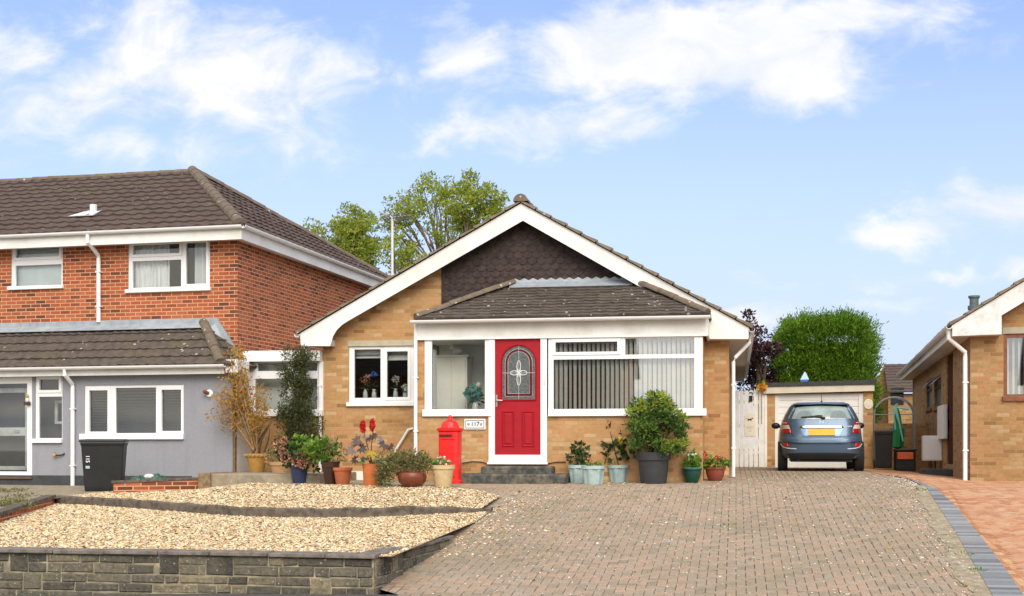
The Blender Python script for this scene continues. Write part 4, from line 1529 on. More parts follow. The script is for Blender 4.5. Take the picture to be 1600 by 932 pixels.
# rosette of crossed loops
for (sx_3, sz_3, a_) in ((.055, .11, 1), (.10, .055, 1)):
    for sgn in (-1, 1):
        pts = []
        for k in range(17):
            t = 2 * math.pi * k / 16
            if sz_3 > sx_3:
                pts.append((acx + sx_3 * math.sin(t) * .6, zc + sgn * (sz_3 * (1 - math.cos(t)))))
            else:
                pts.append((acx + sgn * sx_3 * (1 - math.cos(t)) * .75, zc + sz_3 * math.sin(t) * .7))
        strap(b, pts, .016)
for t in np.linspace(0, 2 * math.pi, 9)[:-1]:
    strap(b, [(acx, zc), (acx + .06 * math.cos(t + .39), zc + .08 * math.sin(t + .39))], .013)
b.build('leaded_pattern', M_bevel, DR)
b = MB()
hx_, hz_ = FB.onY(775.8, 626, Yb)
b.box(hx_ - .014, hx_ + .018, ydr - .016, ydr - .001, hz_ - .11, hz_ + .1)
b.tube([(hx_, ydr - .015, hz_), (hx_, ydr - .055, hz_), (hx_ + .03, ydr - .06, hz_), (hx_ + .12, ydr - .06, hz_ - .005)], .011, 8)
b.build('handle', M_silver, DR)
MB().box(FB.onY(851, 600, Yb)[0] - .012, FB.onY(851, 600, Yb)[0] + .012, Yb - .055, Yb - .036, FB.onY(851, 601, Yb)[1], FB.onY(851, 594, Yb)[1]).build('door_bell', M_cream, DR)

# steps
STP = thing('front_steps', 'two dark mossy stone steps below the red front door', 'steps', (FB.onY(800, 757, 21.7)[0], 22.05, 0))
a, c = FB.onY(713, 750, 21.65)[0], FB.onY(884, 750, 21.65)[0]
z1_ = FB.onY(800, 741, 21.65)[1]
MB().box(a, c, 21.65, Yb - .004, -.15, z1_).build('lower_step', M_stepd, STP, bevel=.035)
a, c = FB.onY(751, 735, 21.98)[0], FB.onY(862, 735, 21.98)[0]
z2_ = FB.onY(800, 729, 21.98)[1]
MB().box(a, c, 21.98, Yb - .006, z1_ - .02, z2_).build('upper_step', M_stepd, STP, bevel=.03)

# house number plaque
q = FB.rect((726, 759, 655, 671.5), Yb)
NP_ = thing('house_number_plaque', 'white house number plaque on brick between porch window and red door', 'sign', ((q[0] + q[1]) / 2, Yb, q[2]))
PB = MB().box(q[0], q[1], Yb - .03, Yb - .002, q[2], q[3]).build('plaque', M_white, NP_, bevel=.005)
yn = Yb - .032
b = MB()
i_ = .022
for k, (a, c, d_, e_) in enumerate(((q[0] + i_, q[1] - i_, q[2] + i_, q[2] + i_ + .012), (q[0] + i_, q[1] - i_, q[3] - i_ - .012, q[3] - i_), (q[0] + i_, q[0] + i_ + .01, q[2] + i_ + .012, q[3] - i_ - .012), (q[1] - i_ - .01, q[1] - i_, q[2] + i_ + .012, q[3] - i_ - .012))):
    b.box(a, c, yn - .003, yn + .0015, d_, e_)
b.build('border', plain('grey_paint', (.16, .15, .16), .6, .1), PB)
zc_ = (q[2] + q[3]) / 2
xc_ = (q[0] + q[1]) / 2
text(PB, '117', (xc_ + .005, yn - .002, zc_), .105, M_blackink)
for sg in (-1, 1):
    b = MB()
    b.tube([(xc_ + sg * .115 + .018 * math.cos(t), yn - .001, zc_ + .022 * math.sin(t)) for t in np.linspace(0, 2 * math.pi, 10)], .004, 5)
    b.box(xc_ + sg * .115 - .014, xc_ + sg * .115 + .014, yn - .004, yn, zc_ - .002, zc_ + .003)
    b.build('ornament', M_blackink, PB)

# cable along the foot of the wall
for (pts) in ([(722, 724), (738, 721.5), (752, 722), (762, 725)], [(856, 725), (868, 722.5), (884, 722)]):
    cb_ = MB().tube([(FB.onY(u, v, Yb - .02)[0], Yb - .02, FB.onY(u, v, Yb - .02)[1]) for u, v in pts], .009, 6).build('wall_cable', M_cable, H)

# things on the sills and in the porch
def vase(u, v, Y, h, petal, label, vm=M_bevel, name='flower_vase', rad=.07):
    X, Z = FB.onY(u, v, Y)
    t = thing(name, label, 'vase', (X, Y, Z))
    MB().lathe([(.03, 0), (.05, .03), (.045, .1), (.03, .16), (.038, .18)], (X, Y, Z), 12).build('vase', vm, t, smooth=True)
    foliage('leaves', L_dkgreen, t, [((X, Y, Z + h * .55), (.06, .05, h * .25), 26)], .07, .4)
    foliage('flowers', petal, t, [((X, Y, Z + h), (rad, .05, rad), 46)], .05, .8)
    return t


zsl = hs[0][2]
SB = Ym + .2
MB().box(wr[0], wr[1], Ym + .1, Ym + .3, zsl - .05, zsl - .01).build('window_board', M_white, WN)
vase(571, 623, SB, .36, P_pink, 'pink and white flowers in vase behind left pane of two-light window', rad=.09)
vase(584.5, 623, SB, .46, P_blue, 'small blue flower ornament behind left pane of two-light window', rad=.035)
vase(618, 622, SB, .34, P_white, 'white orchid flowers standing behind right pane of two-light window')
vase(633, 622, SB, .2, P_white, 'low white flowers at right edge behind the two-light window', rad=.05)
# porch contents
X, Z = FB.onY(714, 640, Yb + .8)
x0, x1 = FB.onY(682, 600, Yb + .75)[0], FB.onY(730, 600, Yb + .75)[0]
zt = FB.onY(705, 558, Yb + .75)[1]
CB = thing('cabinet', 'tall pale cream cabinet standing inside the glazed porch', 'cabinet', ((x0 + x1) / 2, Yb + .95, .33))
cream = plain('cream_furniture', (.86, .84, .74), .5, .03)
MB().box(x0, x1, Yb + .75, Yb + 1.2, .331, zt).build('carcass', cream, CB, bevel=.01)
MB().box(x0 - .03, x1 + .03, Yb + .71, Yb + 1.22, zt, zt + .03).build('cornice', cream, CB)
b = MB()
xm = (x0 + x1) / 2
for (a, c) in ((x0 + .03, xm - .01), (xm + .01, x1 - .03)):
    b.box(a, c, Yb + .735, Yb + .75, .8, zt - .05)
b.build('cabinet_door', cream, CB, bevel=.006)
FG = thing('figurine', 'small white figurine on top of the cabinet in the porch', 'ornament', (xm, Yb + .9, zt + .03))
b = MB()
b.ball((xm + .08, Yb + .9, zt + .11), (.1, .06, .08))
b.ball((xm - .02, Yb + .9, zt + .2), (.05, .045, .06))
b.tube([(xm - .03, Yb + .9, zt + .24), (xm - .07, Yb + .9, zt + .3)], .018, 6)
b.build('figurine_body', M_whiteb, FG, smooth=True)
X, Z = FB.onY(743, 638, Yb + .3)
FT = thing('flower_vase', 'teal cloth flowers with one cream bloom behind porch window', 'vase', (X, Yb + .3, Z - .2))
MB().lathe([(.05, -.2), (.08, -.1), (.06, .05), (.05, .1)], (X, Yb + .3, Z), 12).build('vase', M_bevel, FT, smooth=True)
foliage('flowers', P_teal, FT, [((X - .04, Yb + .3, Z + .28), (.13, .06, .15), 90)], .1, .8)
MB().ball((X + .06, Yb + .28, Z + .42), (.055, .05, .05)).build('bloom', M_cream, FT, smooth=True)
foliage('leaves', L_dkgreen, FT, [((X, Yb + .32, Z + .18), (.1, .05, .12), 30)], .12, .3)

# ------------------------------------------------------------------ the house on the left
LY, LG = 23.06, 22.3
lcx = FL.onY(371, 450, LY)[0]
lw = -24.0
LH = thing('two_storey_house', 'orange brick two-storey house with lavender rendered ground floor', 'house', (lcx - 4, LY, -.1), FL)
eA = FL.onY(378, 352, LY - .38)
eAx, eAz = eA[0], eA[1]
apy = LY + 3.9
ax, az = FL.onY(301, 268, apy)
ry = LY + 9.2
upper = [((17, 98, 383, 452), [(24, 92, 388, 402), (23, 95, 414, 446)], (0,)), ((200, 328, 374, 456), [(207, 280, 382, 397), (206, 282, 407, 449), (290, 322, 379, 444)], (0, 2))]
b = MB()
zt_ = eAz - .12
b.panel(lw, lcx, -.5, zt_, LY, [FL.rect(w[0], LY) for w in upper], .1)
b.quad((lcx, LY, -.5), (lcx, ry - .4, -.5), (lcx, ry - .4, zt_), (lcx, LY, zt_))
b.quad((lw, ry - .4, -.5), (lcx, ry - .4, -.5), (lcx, ry - .4, zt_), (lw, ry - .4, zt_))
b.quad((lw, LY, -.5), (lw, ry - .4, -.5), (lw, ry - .4, zt_), (lw, LY, zt_))
b.build('wall', M_red, LH)
MB().box(lw + .2, lcx - .2, LY + 1.6, LY + 1.65, 0, zt_).build('room_lining', M_room, LH)
wins = []
for k, (px, panes, sash) in enumerate(upper):
    o, rr, hh = window(LH, FL, LY, px, panes, M_white, sash=sash, rec=.025, sill=(px[0] - 3, px[1] + 2, px[3] - 5, px[3] + .5), glass=M_glass)
    b = MB()
    if k == 0:
        b.quad((rr[0], LY + .14, rr[2]), (rr[1], LY + .14, rr[2]), (rr[1], LY + .14, rr[3]), (rr[0], LY + .14, rr[3]))
        b.build('frosted_film', M_frost, o)
    else:
        for (a, c) in ((rr[0], rr[0] + (rr[1] - rr[0]) * .46), (rr[1] - (rr[1] - rr[0]) * .24, rr[1])):
            b = MB()
            n = 40
            V = [(a + (c - a) * i / n, LY + .2 + .03 * math.sin(i * 1.4) + .012 * math.sin(i * 3.1), z) for z in (rr[2], rr[3]) for i in range(n + 1)]
            b.add(V, [(i, i + 1, n + 2 + i, n + 1 + i) for i in range(n)])
            b.build('curtain', M_curtain, o)
# upper roof
b = MB()
eL_ = (lw, LY - .38, eAz)
eR_ = (eAx, LY - .38, eAz)
eBk = (eAx, ry, eAz)
roof_plane(b, eL_, eR_, (ax, apy, az), (lw, apy, az), course=.36, roll=.3, amp=.02, lip=.034, step=.05)
roof_plane(b, eR_, eBk, (ax, apy + .001, az), (ax, apy, az), course=.36, roll=.3, amp=.02, lip=.034, step=.05)
b.quad((lw, ry, eAz), (eAx, ry, eAz), (ax, apy, az), (lw, apy, az))
b.quad(tuple(Vector(eL_) - Vector((0, -.06, .01))), tuple(Vector(eR_) - Vector((.06, -.06, .01))), (ax, apy, az - .02), (lw, apy, az - .02))
b.quad((lw, LY - .35, eAz - .015), (eAx - .03, LY - .35, eAz - .015), (eAx - .03, ry, eAz - .015), (lw, ry, eAz - .015))
LR = b.build('roof', M_tile, LH)
hb = MB()
ridge_run(hb, (lw, apy, az + .01), (ax, apy, az + .01), .085)
hb.build('ridge_tiles', M_ridge, LR)
hb = MB()
ridge_run(hb, (eAx - .04, LY - .36, eAz + .05), (ax, apy, az + .04), .12)
hb.build('hip_tiles', M_ridge, LR)
hb = MB()
ridge_run(hb, (eAx - .04, ry, eAz + .05), (ax, apy, az + .04), .11)
hb.build('hip_tiles', M_ridge, LR)
# roof vent pipe and lead slate
vx, vz = FL.onY(146, 338, LY + .9)
v_ = MB().tube([(vx, LY + .9, vz - .15), (vx, LY + .9, vz + .24)], .075, 12)
v_.prism([(vx - .36, LY + .55, vz - .06), (vx + .2, LY + .55, vz - .06), (vx + .14, LY + 1.0, vz + .13), (vx - .2, LY + 1.0, vz + .13)], (0, -.01, .012))
v_.tube([(vx, LY + .9, vz), (vx + .3, LY + .8, vz + .02)], .012, 6)
v_.build('roof_vent', plain('pale_lead', (.62, .64, .65), .5, .08), LR)
# fascia, soffit and gutter
fz = FL.onY(370, 366, LY - .34)[1]
MB().box(lw, eAx - .03, LY - .34, LY - .31, fz - .1, eAz - .03).build('fascia', M_whiteb, LH)
MB().box(eAx - .06, eAx - .03, LY - .309, ry, fz - .1, eAz - .03).build('side_fascia', M_whiteb, LH)
b = MB()
b.quad((lw, LY - .31, fz - .06), (eAx - .06, LY - .31, fz - .06), (eAx - .06, LY + .02, fz - .06), (lw, LY + .02, fz - .06))
b.quad((lcx - .02, LY, fz - .06), (eAx - .06, LY, fz - .06), (eAx - .06, ry, fz - .06), (lcx - .02, ry, fz - .06))
b.build('soffit', M_soff, LH)
b = MB()
gutter(b, (lw, LY - .4, eAz - .0), (eAx + .02, LY - .4, eAz - .0), .058)
b.build('gutter', M_white, LH)
b = MB()
gutter(b, (eAx + .03, LY - .4, eAz - .0), (eAx + .03, ry, eAz - .0), .058, (1, 0, 0))
b.build('gutter', M_white, LH)
pz_ = FL.onY(153, 512, LY)[1]
px_ = FL.onY(154, 450, LY - .05)[0]
p0x = FL.onY(137, 365, LY - .4)[0]
pipe(None, 0, LH, path=[(p0x, LY - .4, eAz - .06), (p0x, LY - .4, eAz - .2), (px_, LY - .06, eAz - .42), (px_, LY - .05, eAz - .5), (px_, LY - .05, pz_ + .1)], r=.042)

# lean-to front extension
gcx = FL.onY(366, 650, LG)[0]
ges = FL.onY(150, 582, LG)[1]
doorL = FL.rect((-62, 50, 590, 745), LG)
sideL = FL.rect((55, 97.5, 588, 690), LG)
triL = FL.rect((132, 287, 602, 686), LG)
gz0 = FL.onY(150, 767, LG)[1]
b = MB()
b.panel(lw, gcx, gz0 - .2, ges, LG, [doorL, sideL, triL], .1)
b.build('rendered_wall', M_render, LH)
MB().quad((gcx, LG + .002, gz0 - .2), (gcx, LY, gz0 - .2), (gcx, LY, ges), (gcx, LG + .002, ges)).build('white_return_wall', M_white, LH)
pz1 = FL.onY(150, 743.5, LG)[1]
MB().box(lw, FL.onY(300, 750, LG)[0], LG - .012, LG - .001, gz0 - .2, pz1).build('plinth', M_plinth, LH)
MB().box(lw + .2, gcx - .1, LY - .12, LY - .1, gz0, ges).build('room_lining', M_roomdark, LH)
W3, rr, hh = window(LH, FL, LG, (132, 287, 602, 686), [(139, 168, 610, 675), (180, 243, 606, 677), (252, 283, 609, 674)], M_white, sash=(0, 2), sill=(126, 288, 678, 687), rec=.02)
b = MB()
for h in hh:
    n = 15
    for i in range(n):
        z = h[2] + .02 + (h[3] - h[2]) * i / n
        b.quad((h[0] - .03, LG + .15, z + .012), (h[1] + .03, LG + .15, z + .012), (h[1] + .03, LG + .175, z - .006), (h[0] - .03, LG + .175, z - .006))
b.build('blind', plain('grey_blind_slat', (.25, .27, .27), .6, .05), W3)
W4, rr4, hh4 = window(LH, FL, LG, (55, 97.5, 588, 690), [(61, 92, 593, 610), (60, 96, 620, 685)], M_white, sash=(0,), sill=(51, 98, 686, 692.5), rec=.02)
b = MB()
i0 = FL.rect((67, 92, 625, 662), LG)
b.frame(i0[0], i0[1] + .05, i0[2], i0[3], LG + .4, LG + .44, [(i0[0] + .06, i0[1] - .02, i0[2] + .05, i0[3] - .05)])
b.build('inner_frame', M_whited, W4)
DL = MB().frame(doorL[0], doorL[1], doorL[2], doorL[3], LG + .01, LG + .07, [FL.rect((-52, 42, 600, 737), LG)]).build('door', M_white, LH)
dd = FL.rect((-46, 29, 606, 735), LG)
MB().frame(dd[0], dd[1], dd[2], dd[3], LG + .3, LG + .36, [FL.rect((-40, 25, 613, 668), LG), FL.rect((-40, 25, 681, 729), LG)]).build('inner_door', M_whited, DL)
MB().quad((doorL[0], LG + .04, doorL[2]), (doorL[1], LG + .04, doorL[2]), (doorL[1], LG + .04, doorL[3]), (doorL[0], LG + .04, doorL[3])).build('glass', M_glass, DL)
hz1 = FL.onY(12, 674, LG)
MB().box(hz1[0] - .05, hz1[0] + .06, LG + .27, LG + .299, hz1[1] - .03, hz1[1] + .03).build('handle', M_silver, DL)
MB().box(doorL[0], doorL[1] + .02, LG - .05, LG + .008, doorL[2] - .04, doorL[2] - .002).build('threshold', plain('dark_threshold', (.12, .07, .05), .7, .1), DL)
# ornament hanging by the door
ox, oz = FL.onY(42, 624, LG - .05)
ORN = thing('door_ornament', 'small gold and brown ornament hanging by the white glazed door', 'ornament', (ox, LG - .03, oz), FL)
MB().ball((ox, LG - .04, oz + .06), (.03, .03, .04)).build('ornament_head', plain('gold', (.5, .3, .05), .4, .1), ORN)
MB().box(ox - .07, ox + .06, LG - .06, LG - .01, oz - .12, oz - .05).build('ornament_base', M_stemdk, ORN, bevel=.01)
MB().ball((ox + .0, LG - .04, oz - .02), (.035, .03, .05)).build('ornament_body', M_whited, ORN, smooth=True)
# bracket
kx_, kz_ = FL.onY(92, 711, LG)
BR = thing('hose_bracket', 'small black wall hook with amber end on the rendered wall', 'hook', (kx_, LG, kz_), FL)
MB().tube([(kx_ - .06, LG - .05, kz_ + .04), (kx_ - .05, LG - .06, kz_ - .005), (kx_ + .05, LG - .05, kz_ - .01), (kx_ + .12, LG - .02, kz_ + .01), (kx_ + .12, LG - .003, kz_ + .03)], .016, 6).build('hook', M_black, BR)
MB().ball((kx_ - .06, LG - .06, kz_ - .005), .035).build('amber_end', P_orange, BR)
# flue
fx, fz_ = FL.onY(328, 615, LG)
FLU = MB().lathe([(.065, 0), (.075, .02), (.06, .035)], (0, 0, 0), 16)
FLU.v = [(fx + x_, LG - .002 - z_, fz_ + y_) for x_, y_, z_ in FLU.v]
FLU.build('flue', M_white, LH)
MB().tube([(fx - .02, LG - .03, fz_), (fx - .07, LG - .12, fz_ + .03)], .035, 10).build('flue_outlet', M_brownframe, LH)
# lean-to roof
ley, lez = LG - .28, FL.onY(150, 573, LG - .28)[1]
ltz = FL.onY(150, 512, LY)[1]
rxx = FL.onY(323, 505, LY)[0]
exx = FL.onY(362, 562, ley)[0]
b = MB()
roof_plane(b, (lw, ley, lez), (exx, ley, lez), (rxx, LY, ltz), (lw, LY, ltz), course=.26, roll=.2, amp=.015, lip=.03, step=.04, jit=.006)
roof_plane(b, (exx, ley, lez), (exx, LY + .05, lez), (rxx, LY + .001, ltz), (rxx, LY, ltz), course=.26, roll=.2, amp=.015, lip=.03, step=.04)
b.quad((lw, ley + .05, lez - .02), (exx, ley + .05, lez - .02), (rxx, LY, ltz - .02), (lw, LY, ltz - .02))
LT = b.build('lean_to_roof', M_tile_mossy, LH)
ridge_run(MB(), (FL.onY(343, 562, ley)[0], ley + .05, lez + .06), (FL.onY(320, 505, LY)[0], LY - .03, ltz + .05), .1, .45).build('hip_tiles', M_ridge, LT)
b = MB()
fl0, fl1 = FL.onY(340, 500, LY)[0], FL.onY(372, 556, LY)
b.box(lw, fl0, LY - .035, LY - .002, ltz - .03, ltz + .13)
b.prism([(lw, LY - .02, ltz + .04), (rxx, LY - .02, ltz + .04), (rxx, LY - .22, ltz - .08), (lw, LY - .22, ltz - .08)], (0, 0, .008))
b.prism([(fl0 - .1, LY - .04, ltz - .03), (fl0 - .002, LY - .04, ltz + .13), (fl1[0], LY - .04, fl1[1] + .1), (fl1[0] - .02, LY - .04, fl1[1] - .06)], (0, .03, 0))
b.prism([(fl0 - .12, LY - .05, ltz - .02), (fl0 - .02, LY - .05, ltz - .0), (fl1[0] - .02, LY - .05, fl1[1] - .04), (fl1[0] - .06, LY - .16, fl1[1] - .08), (fl0 - .16, LY - .16, ltz - .1)], (0, 0, .01))
b.build('flashing', M_lead, LT)
b = MB()
pth = [(265, 557), (280, 556), (300, 549), (318, 540), (330, 526)]
b.tube([(FL.onY(u, v, LG + .5)[0], LG + .5 + i * .12 - .45, FL.onY(u, v, LG + .5 + i * .12 - .45)[1] + .02) for i, (u, v) in enumerate(pth)], .01, 5)
b.build('roof_cable', M_cream, LT)
fz2 = FL.onY(150, 587, LG - .2)[1]
MB().box(lw, FL.onY(350, 580, LG - .2)[0], LG - .2, LG - .17, fz2, lez - .02).build('fascia', M_whiteb, LH)
b = MB()
b.quad((lw, LG - .17, fz2 + .02), (gcx, LG - .17, fz2 + .02), (gcx, LG + .02, fz2 + .02), (lw, LG + .02, fz2 + .02))
b.build('soffit', M_soff, LH)
x0, x1 = FL.onY(352, 570, LG - .2)[0], FL.onY(372, 570, LG - .2)[0]
MB().box(x0, x1, LG - .22, LG + .3, fz2 + .01, FL.onY(360, 562, LG - .2)[1]).build('eaves_box', M_white, LH, bevel=.02)
gutter(MB(), (lw, ley - .02, lez - .0), (FL.onY(352, 568, ley)[0], ley - .02, lez - .0), .055).build('gutter', M_white, LH)
p0x = FL.onY(102, 575, ley)[0]
p1x = FL.onY(113.5, 640, LG - .05)[0]
pipe(None, 0, LH, path=[(p0x, ley - .02, lez - .05), (p0x, ley - .02, lez - .15), (p1x, LG - .06, lez - .32), (p1x, LG - .05, lez - .4), (p1x, LG - .05, FL.onY(113, 768, LG)[1])], r=.04)
# drip on the right-hand corner
bx_ = FL.onY(366, 600, LG - .02)[0]
MB().box(bx_ - .03, bx_ + .02, LG - .025, LG + .04, gz0, fz2).build('corner_strip', plain('rusty_strip', (.2, .12, .05), .9, .3, 12), LH)

# weeds on the neighbour's path
WD = MB()
for k in range(26):
    u, v = random.choice(((30, 787), (8, 792), (50, 778), (18, 770))) if k < 16 else (random.uniform(-5, 75), random.uniform(768, 795))
    u += random.uniform(-16, 16)
    v += random.uniform(-2, 2)
    p = gpt(u, v, NP)
    P, d = in_ball(40, (p.x, p.y, p.z + .015), (.14, .12, .03), 0)
    WD.add(*leaf_mesh(P, .05, .4, d + np.array([0, 0, .6])))
kind(WD.build('path_weeds', L_dull), 'stuff')
# green low plants behind the low brick wall
p = FB.atD(232, 750, 23.1)
GB = thing('green_sack', 'crumpled green and white sack on top of low brick wall', 'sack', (p[0], p[1], p[2] - .06))
b = MB()
for (ox_, s_, h_) in ((-.2, .14, .09), (-.02, .13, .12), (.14, .12, .13), (.25, .08, .1)):
    b.ball((p[0] + ox_, p[1], p[2] - .02), (s_, .14, h_), 9, 6)
b.v = [(x_ + .03 * math.sin(z_ * 40 + x_ * 31), y_ + .02 * math.sin(x_ * 37), z_ + .012 * math.sin(x_ * 53)) for x_, y_, z_ in b.v]
b.build('sack', plain('dark_green_plastic_sheet', (.035, .11, .075), .35, .4, 9), GB)
MB().ball((p[0] + .04, p[1] - .06, p[2] + .06), (.1, .08, .05), 9, 6).build('white_film', M_whited, GB)

# ------------------------------------------------------------------ side extension between the houses
EY = 23.72
EXT = thing('side_extension', 'low flat-roofed extension with white windows between the two houses', 'extension', (FB.onY(440, 700, EY)[0], EY, .17))
x0, x1 = FB.onY(394, 690, EY)[0], xL - .01
zsx = FB.onY(440, 650, EY)[1]
zex = FB.onY(440, 566, EY)[1]
zex2 = FB.onY(440, 549, EY)[1]
b = MB()
b.panel(x0, x1, .1, zsx, EY)
b.build('wall', M_buff, EXT)
MB().box(FB.onY(390, 600, EY)[0], x0 - .002, EY - .02, EY + .1, .1, zex).build('white_panel', M_white, EXT)
MB().box(FB.onY(384, 600, EY)[0], x1, EY - .16, EY + 3.5, zex, zex2).build('flat_roof', M_white, EXT, bevel=.01)
MB().box(FB.onY(388, 600, EY)[0], x1, EY + .35, EY + .4, .1, zex).build('room_lining', M_porch, EXT)
window(EXT, FB, EY, (385, 505, 566, 650), [(403, 450, 567.5, 580), (460, 496, 567.5, 580), (399, 450, 592, 640), (460, 496, 592, 640)], M_white, rec=-.015, sill=(384, 505, 641, 651), sillout=.09)

# ------------------------------------------------------------------ television aerial on the bungalow roof
AY = 33.0
axx, azz = FB.onY(613, 345, AY)
ztp = FB.onY(613, 338, AY)[1]
zbt = roofz(axx) + .02 if axx > exL else 3
AE = thing('tv_aerial', 'slim television aerial on a pale pole above the bungalow roof', 'aerial', (axx, AY, zbt))
MB().tube([(axx, AY, zbt - .25), (axx, AY, ztp)], .035, 8).build('pole', plain('galvanised', (.62, .63, .63), .5, .06), AE)
b = MB()
dxx = Vector((1.0, -.25, .06)).normalized()
p0 = Vector((axx, AY, ztp - .05))
b.tube([p0 - dxx * .28, p0 + dxx * .55], .02, 6)
for k in range(8):
    c = p0 - dxx * .24 + dxx * (.1 * k)
    b.tube([c + Vector((-.06, -.16, .05)), c + Vector((.06, .16, -.05))], .013, 5)
b.tube([p0 + Vector((0, 0, -.02)), p0 + Vector((-.3, 0, .14))], .012, 5)
b.build('aerial_head', plain('aerial_metal', (.25, .23, .22), .5, .1), AE)

# ------------------------------------------------------------------ garage, gate, car
gy_ = FR.atD(1280, 733, 31.0)[1]
gz = .15
gx0_, gx1_ = FR.onY(1197, 680, gy_)[0], FR.onY(1364, 680, gy_)[0]
do = FR.rect((1211, 1349, 614, 734), gy_)
zgt = FR.onY(1280, 613, gy_)[1]
GA = thing('garage', 'flat-roofed brick garage with white up-and-over door behind the car', 'garage', ((gx0_ + gx1_) / 2, gy_, gz), FR)
b = MB()
b.panel(gx0_, gx1_, -.2, zgt, gy_, [(do[0], do[1], -.19, zgt - .02)], .15)
for x in (gx0_, gx1_):
    b.quad((x, gy_, -.2), (x, gy_ + 5.6, -.2), (x, gy_ + 5.6, zgt), (x, gy_, zgt))
b.quad((gx0_, gy_ + 5.6, -.2), (gx1_, gy_ + 5.6, -.2), (gx1_, gy_ + 5.6, zgt), (gx0_, gy_ + 5.6, zgt))
b.build('wall', M_buff, GA)
rz0_, rz1_ = FR.onY(1195, 606, gy_ - .1)[1], FR.onY(1366, 600, gy_ - .1)[1]
rxa, rxb = gx0_ - .1, gx1_ + .06
za_, zb_ = zgt + .003, zgt + .003
b = MB()
V = [(rxa, gy_ - .12, zgt + .14), (rxb, gy_ - .12, zgt + .17), (rxb, gy_ + 5.8, zgt + .17), (rxa, gy_ + 5.8, zgt + .14), (rxa, gy_ - .12, zgt + .23), (rxb, gy_ - .12, zgt + .28), (rxb, gy_ + 5.8, zgt + .28), (rxa, gy_ + 5.8, zgt + .23)]
b.add(V, [(0, 3, 2, 1), (4, 5, 6, 7), (0, 1, 5, 4), (1, 2, 6, 5), (2, 3, 7, 6), (3, 0, 4, 7)])
b.build('roof', M_felt, GA)
b = MB()
V = [(rxa + .03, gy_ - .09, zgt - .03), (rxb - .03, gy_ - .09, zgt + .01), (rxb - .03, gy_ - .002, zgt + .01), (rxa + .03, gy_ - .002, zgt - .03), (rxa + .03, gy_ - .09, zgt + .138), (rxb - .03, gy_ - .09, zgt + .168), (rxb - .03, gy_ - .002, zgt + .168), (rxa + .03, gy_ - .002, zgt + .138)]
b.add(V, [(0, 3, 2, 1), (4, 5, 6, 7), (0, 1, 5, 4), (1, 2, 6, 5), (2, 3, 7, 6), (3, 0, 4, 7)])
b.build('fascia', plain('cream_fascia', (.6, .54, .42), .6, .06, dirt=(.4, .36, .27)), GA)
di = FR.rect((1217, 1342, 616, 733), gy_)
b = MB()
b.frame(do[0], do[1], gz - .05, zgt - .035, gy_ + .03, gy_ + .1, [(di[0], di[1], gz - .04, di[3])])
b.build('door_frame', M_garage, GA)
b = MB()
n = 11
hz_ = (di[3] - gz) / n
for i in range(n):
    z0 = gz + .01 + i * hz_
    b.quad((di[0], gy_ + .06, z0 + .012), (di[1], gy_ + .06, z0 + .012), (di[1], gy_ + .06, z0 + hz_ - .012), (di[0], gy_ + .06, z0 + hz_ - .012))
    b.quad((di[0], gy_ + .06, z0 + hz_ - .012), (di[1], gy_ + .06, z0 + hz_ - .012), (di[1], gy_ + .078, z0 + hz_), (di[0], gy_ + .078, z0 + hz_))
    b.quad((di[0], gy_ + .078, z0), (di[1], gy_ + .078, z0), (di[1], gy_ + .06, z0 + .012), (di[0], gy_ + .06, z0 + .012))
b.build('garage_door', M_garage, GA)
# plaque
px2, pz2 = FR.onY(1357, 632, gy_)
PL = MB().lathe([(.1, 0), (.11, .012), (.09, .02), (.08, .016), (.03, .02)], (0, 0, 0), 20)
PL.v = [(px2 + x_, gy_ - .003 - z_, pz2 + y_ * 1.15) for x_, y_, z_ in PL.v]
tag(PL.build('wall_plaque', M_cream, frame=FR), 'round cream plaque on the garage brick pier', 'plaque')
# little boat on the garage roof
sx4, sz4 = FR.onY(1257, 603, gy_ + .3)
bz = zgt + .262
BT = thing('boat_ornament', 'tiny pale blue sailing boat ornament on the garage roof', 'ornament', (sx4, gy_ + .3, bz), FR)
MB().prism([(sx4 - .1, gy_ + .28, bz + .06), (sx4 + .11, gy_ + .28, bz + .06), (sx4 + .03, gy_ + .29, bz + .24), (sx4 + .0, gy_ + .29, bz + .25)], (0, .03, 0)).build('sail', M_bluewhite, BT)
MB().prism([(sx4 - .1, gy_ + .27, bz + .055), (sx4 - .08, gy_ + .27, bz + .0), (sx4 + .07, gy_ + .27, bz + .0), (sx4 + .11, gy_ + .27, bz + .055)], (0, .06, 0)).build('hull', M_bluepaint, BT)
# windmill flower on the gate post
wx4, wz4 = FR.onY(1190, 605, gy_ - .15)
PF = thing('toy_windmill', 'yellow and orange toy windmill beside the top of the white gate', 'ornament', (wx4, gy_ - .15, wz4 - .2), FR)
foliage('sails', P_orange, PF, [((wx4, gy_ - .15, wz4), (.09, .03, .1), 40)], .09, .8)
foliage('leaf', L_green, PF, [((wx4 + .03, gy_ - .14, wz4 + .07), (.06, .03, .05), 14)], .07, .7)
MB().tube([(wx4, gy_ - .13, wz4 - .9), (wx4, gy_ - .13, wz4)], .01, 5).build('stick', M_stem, PF)

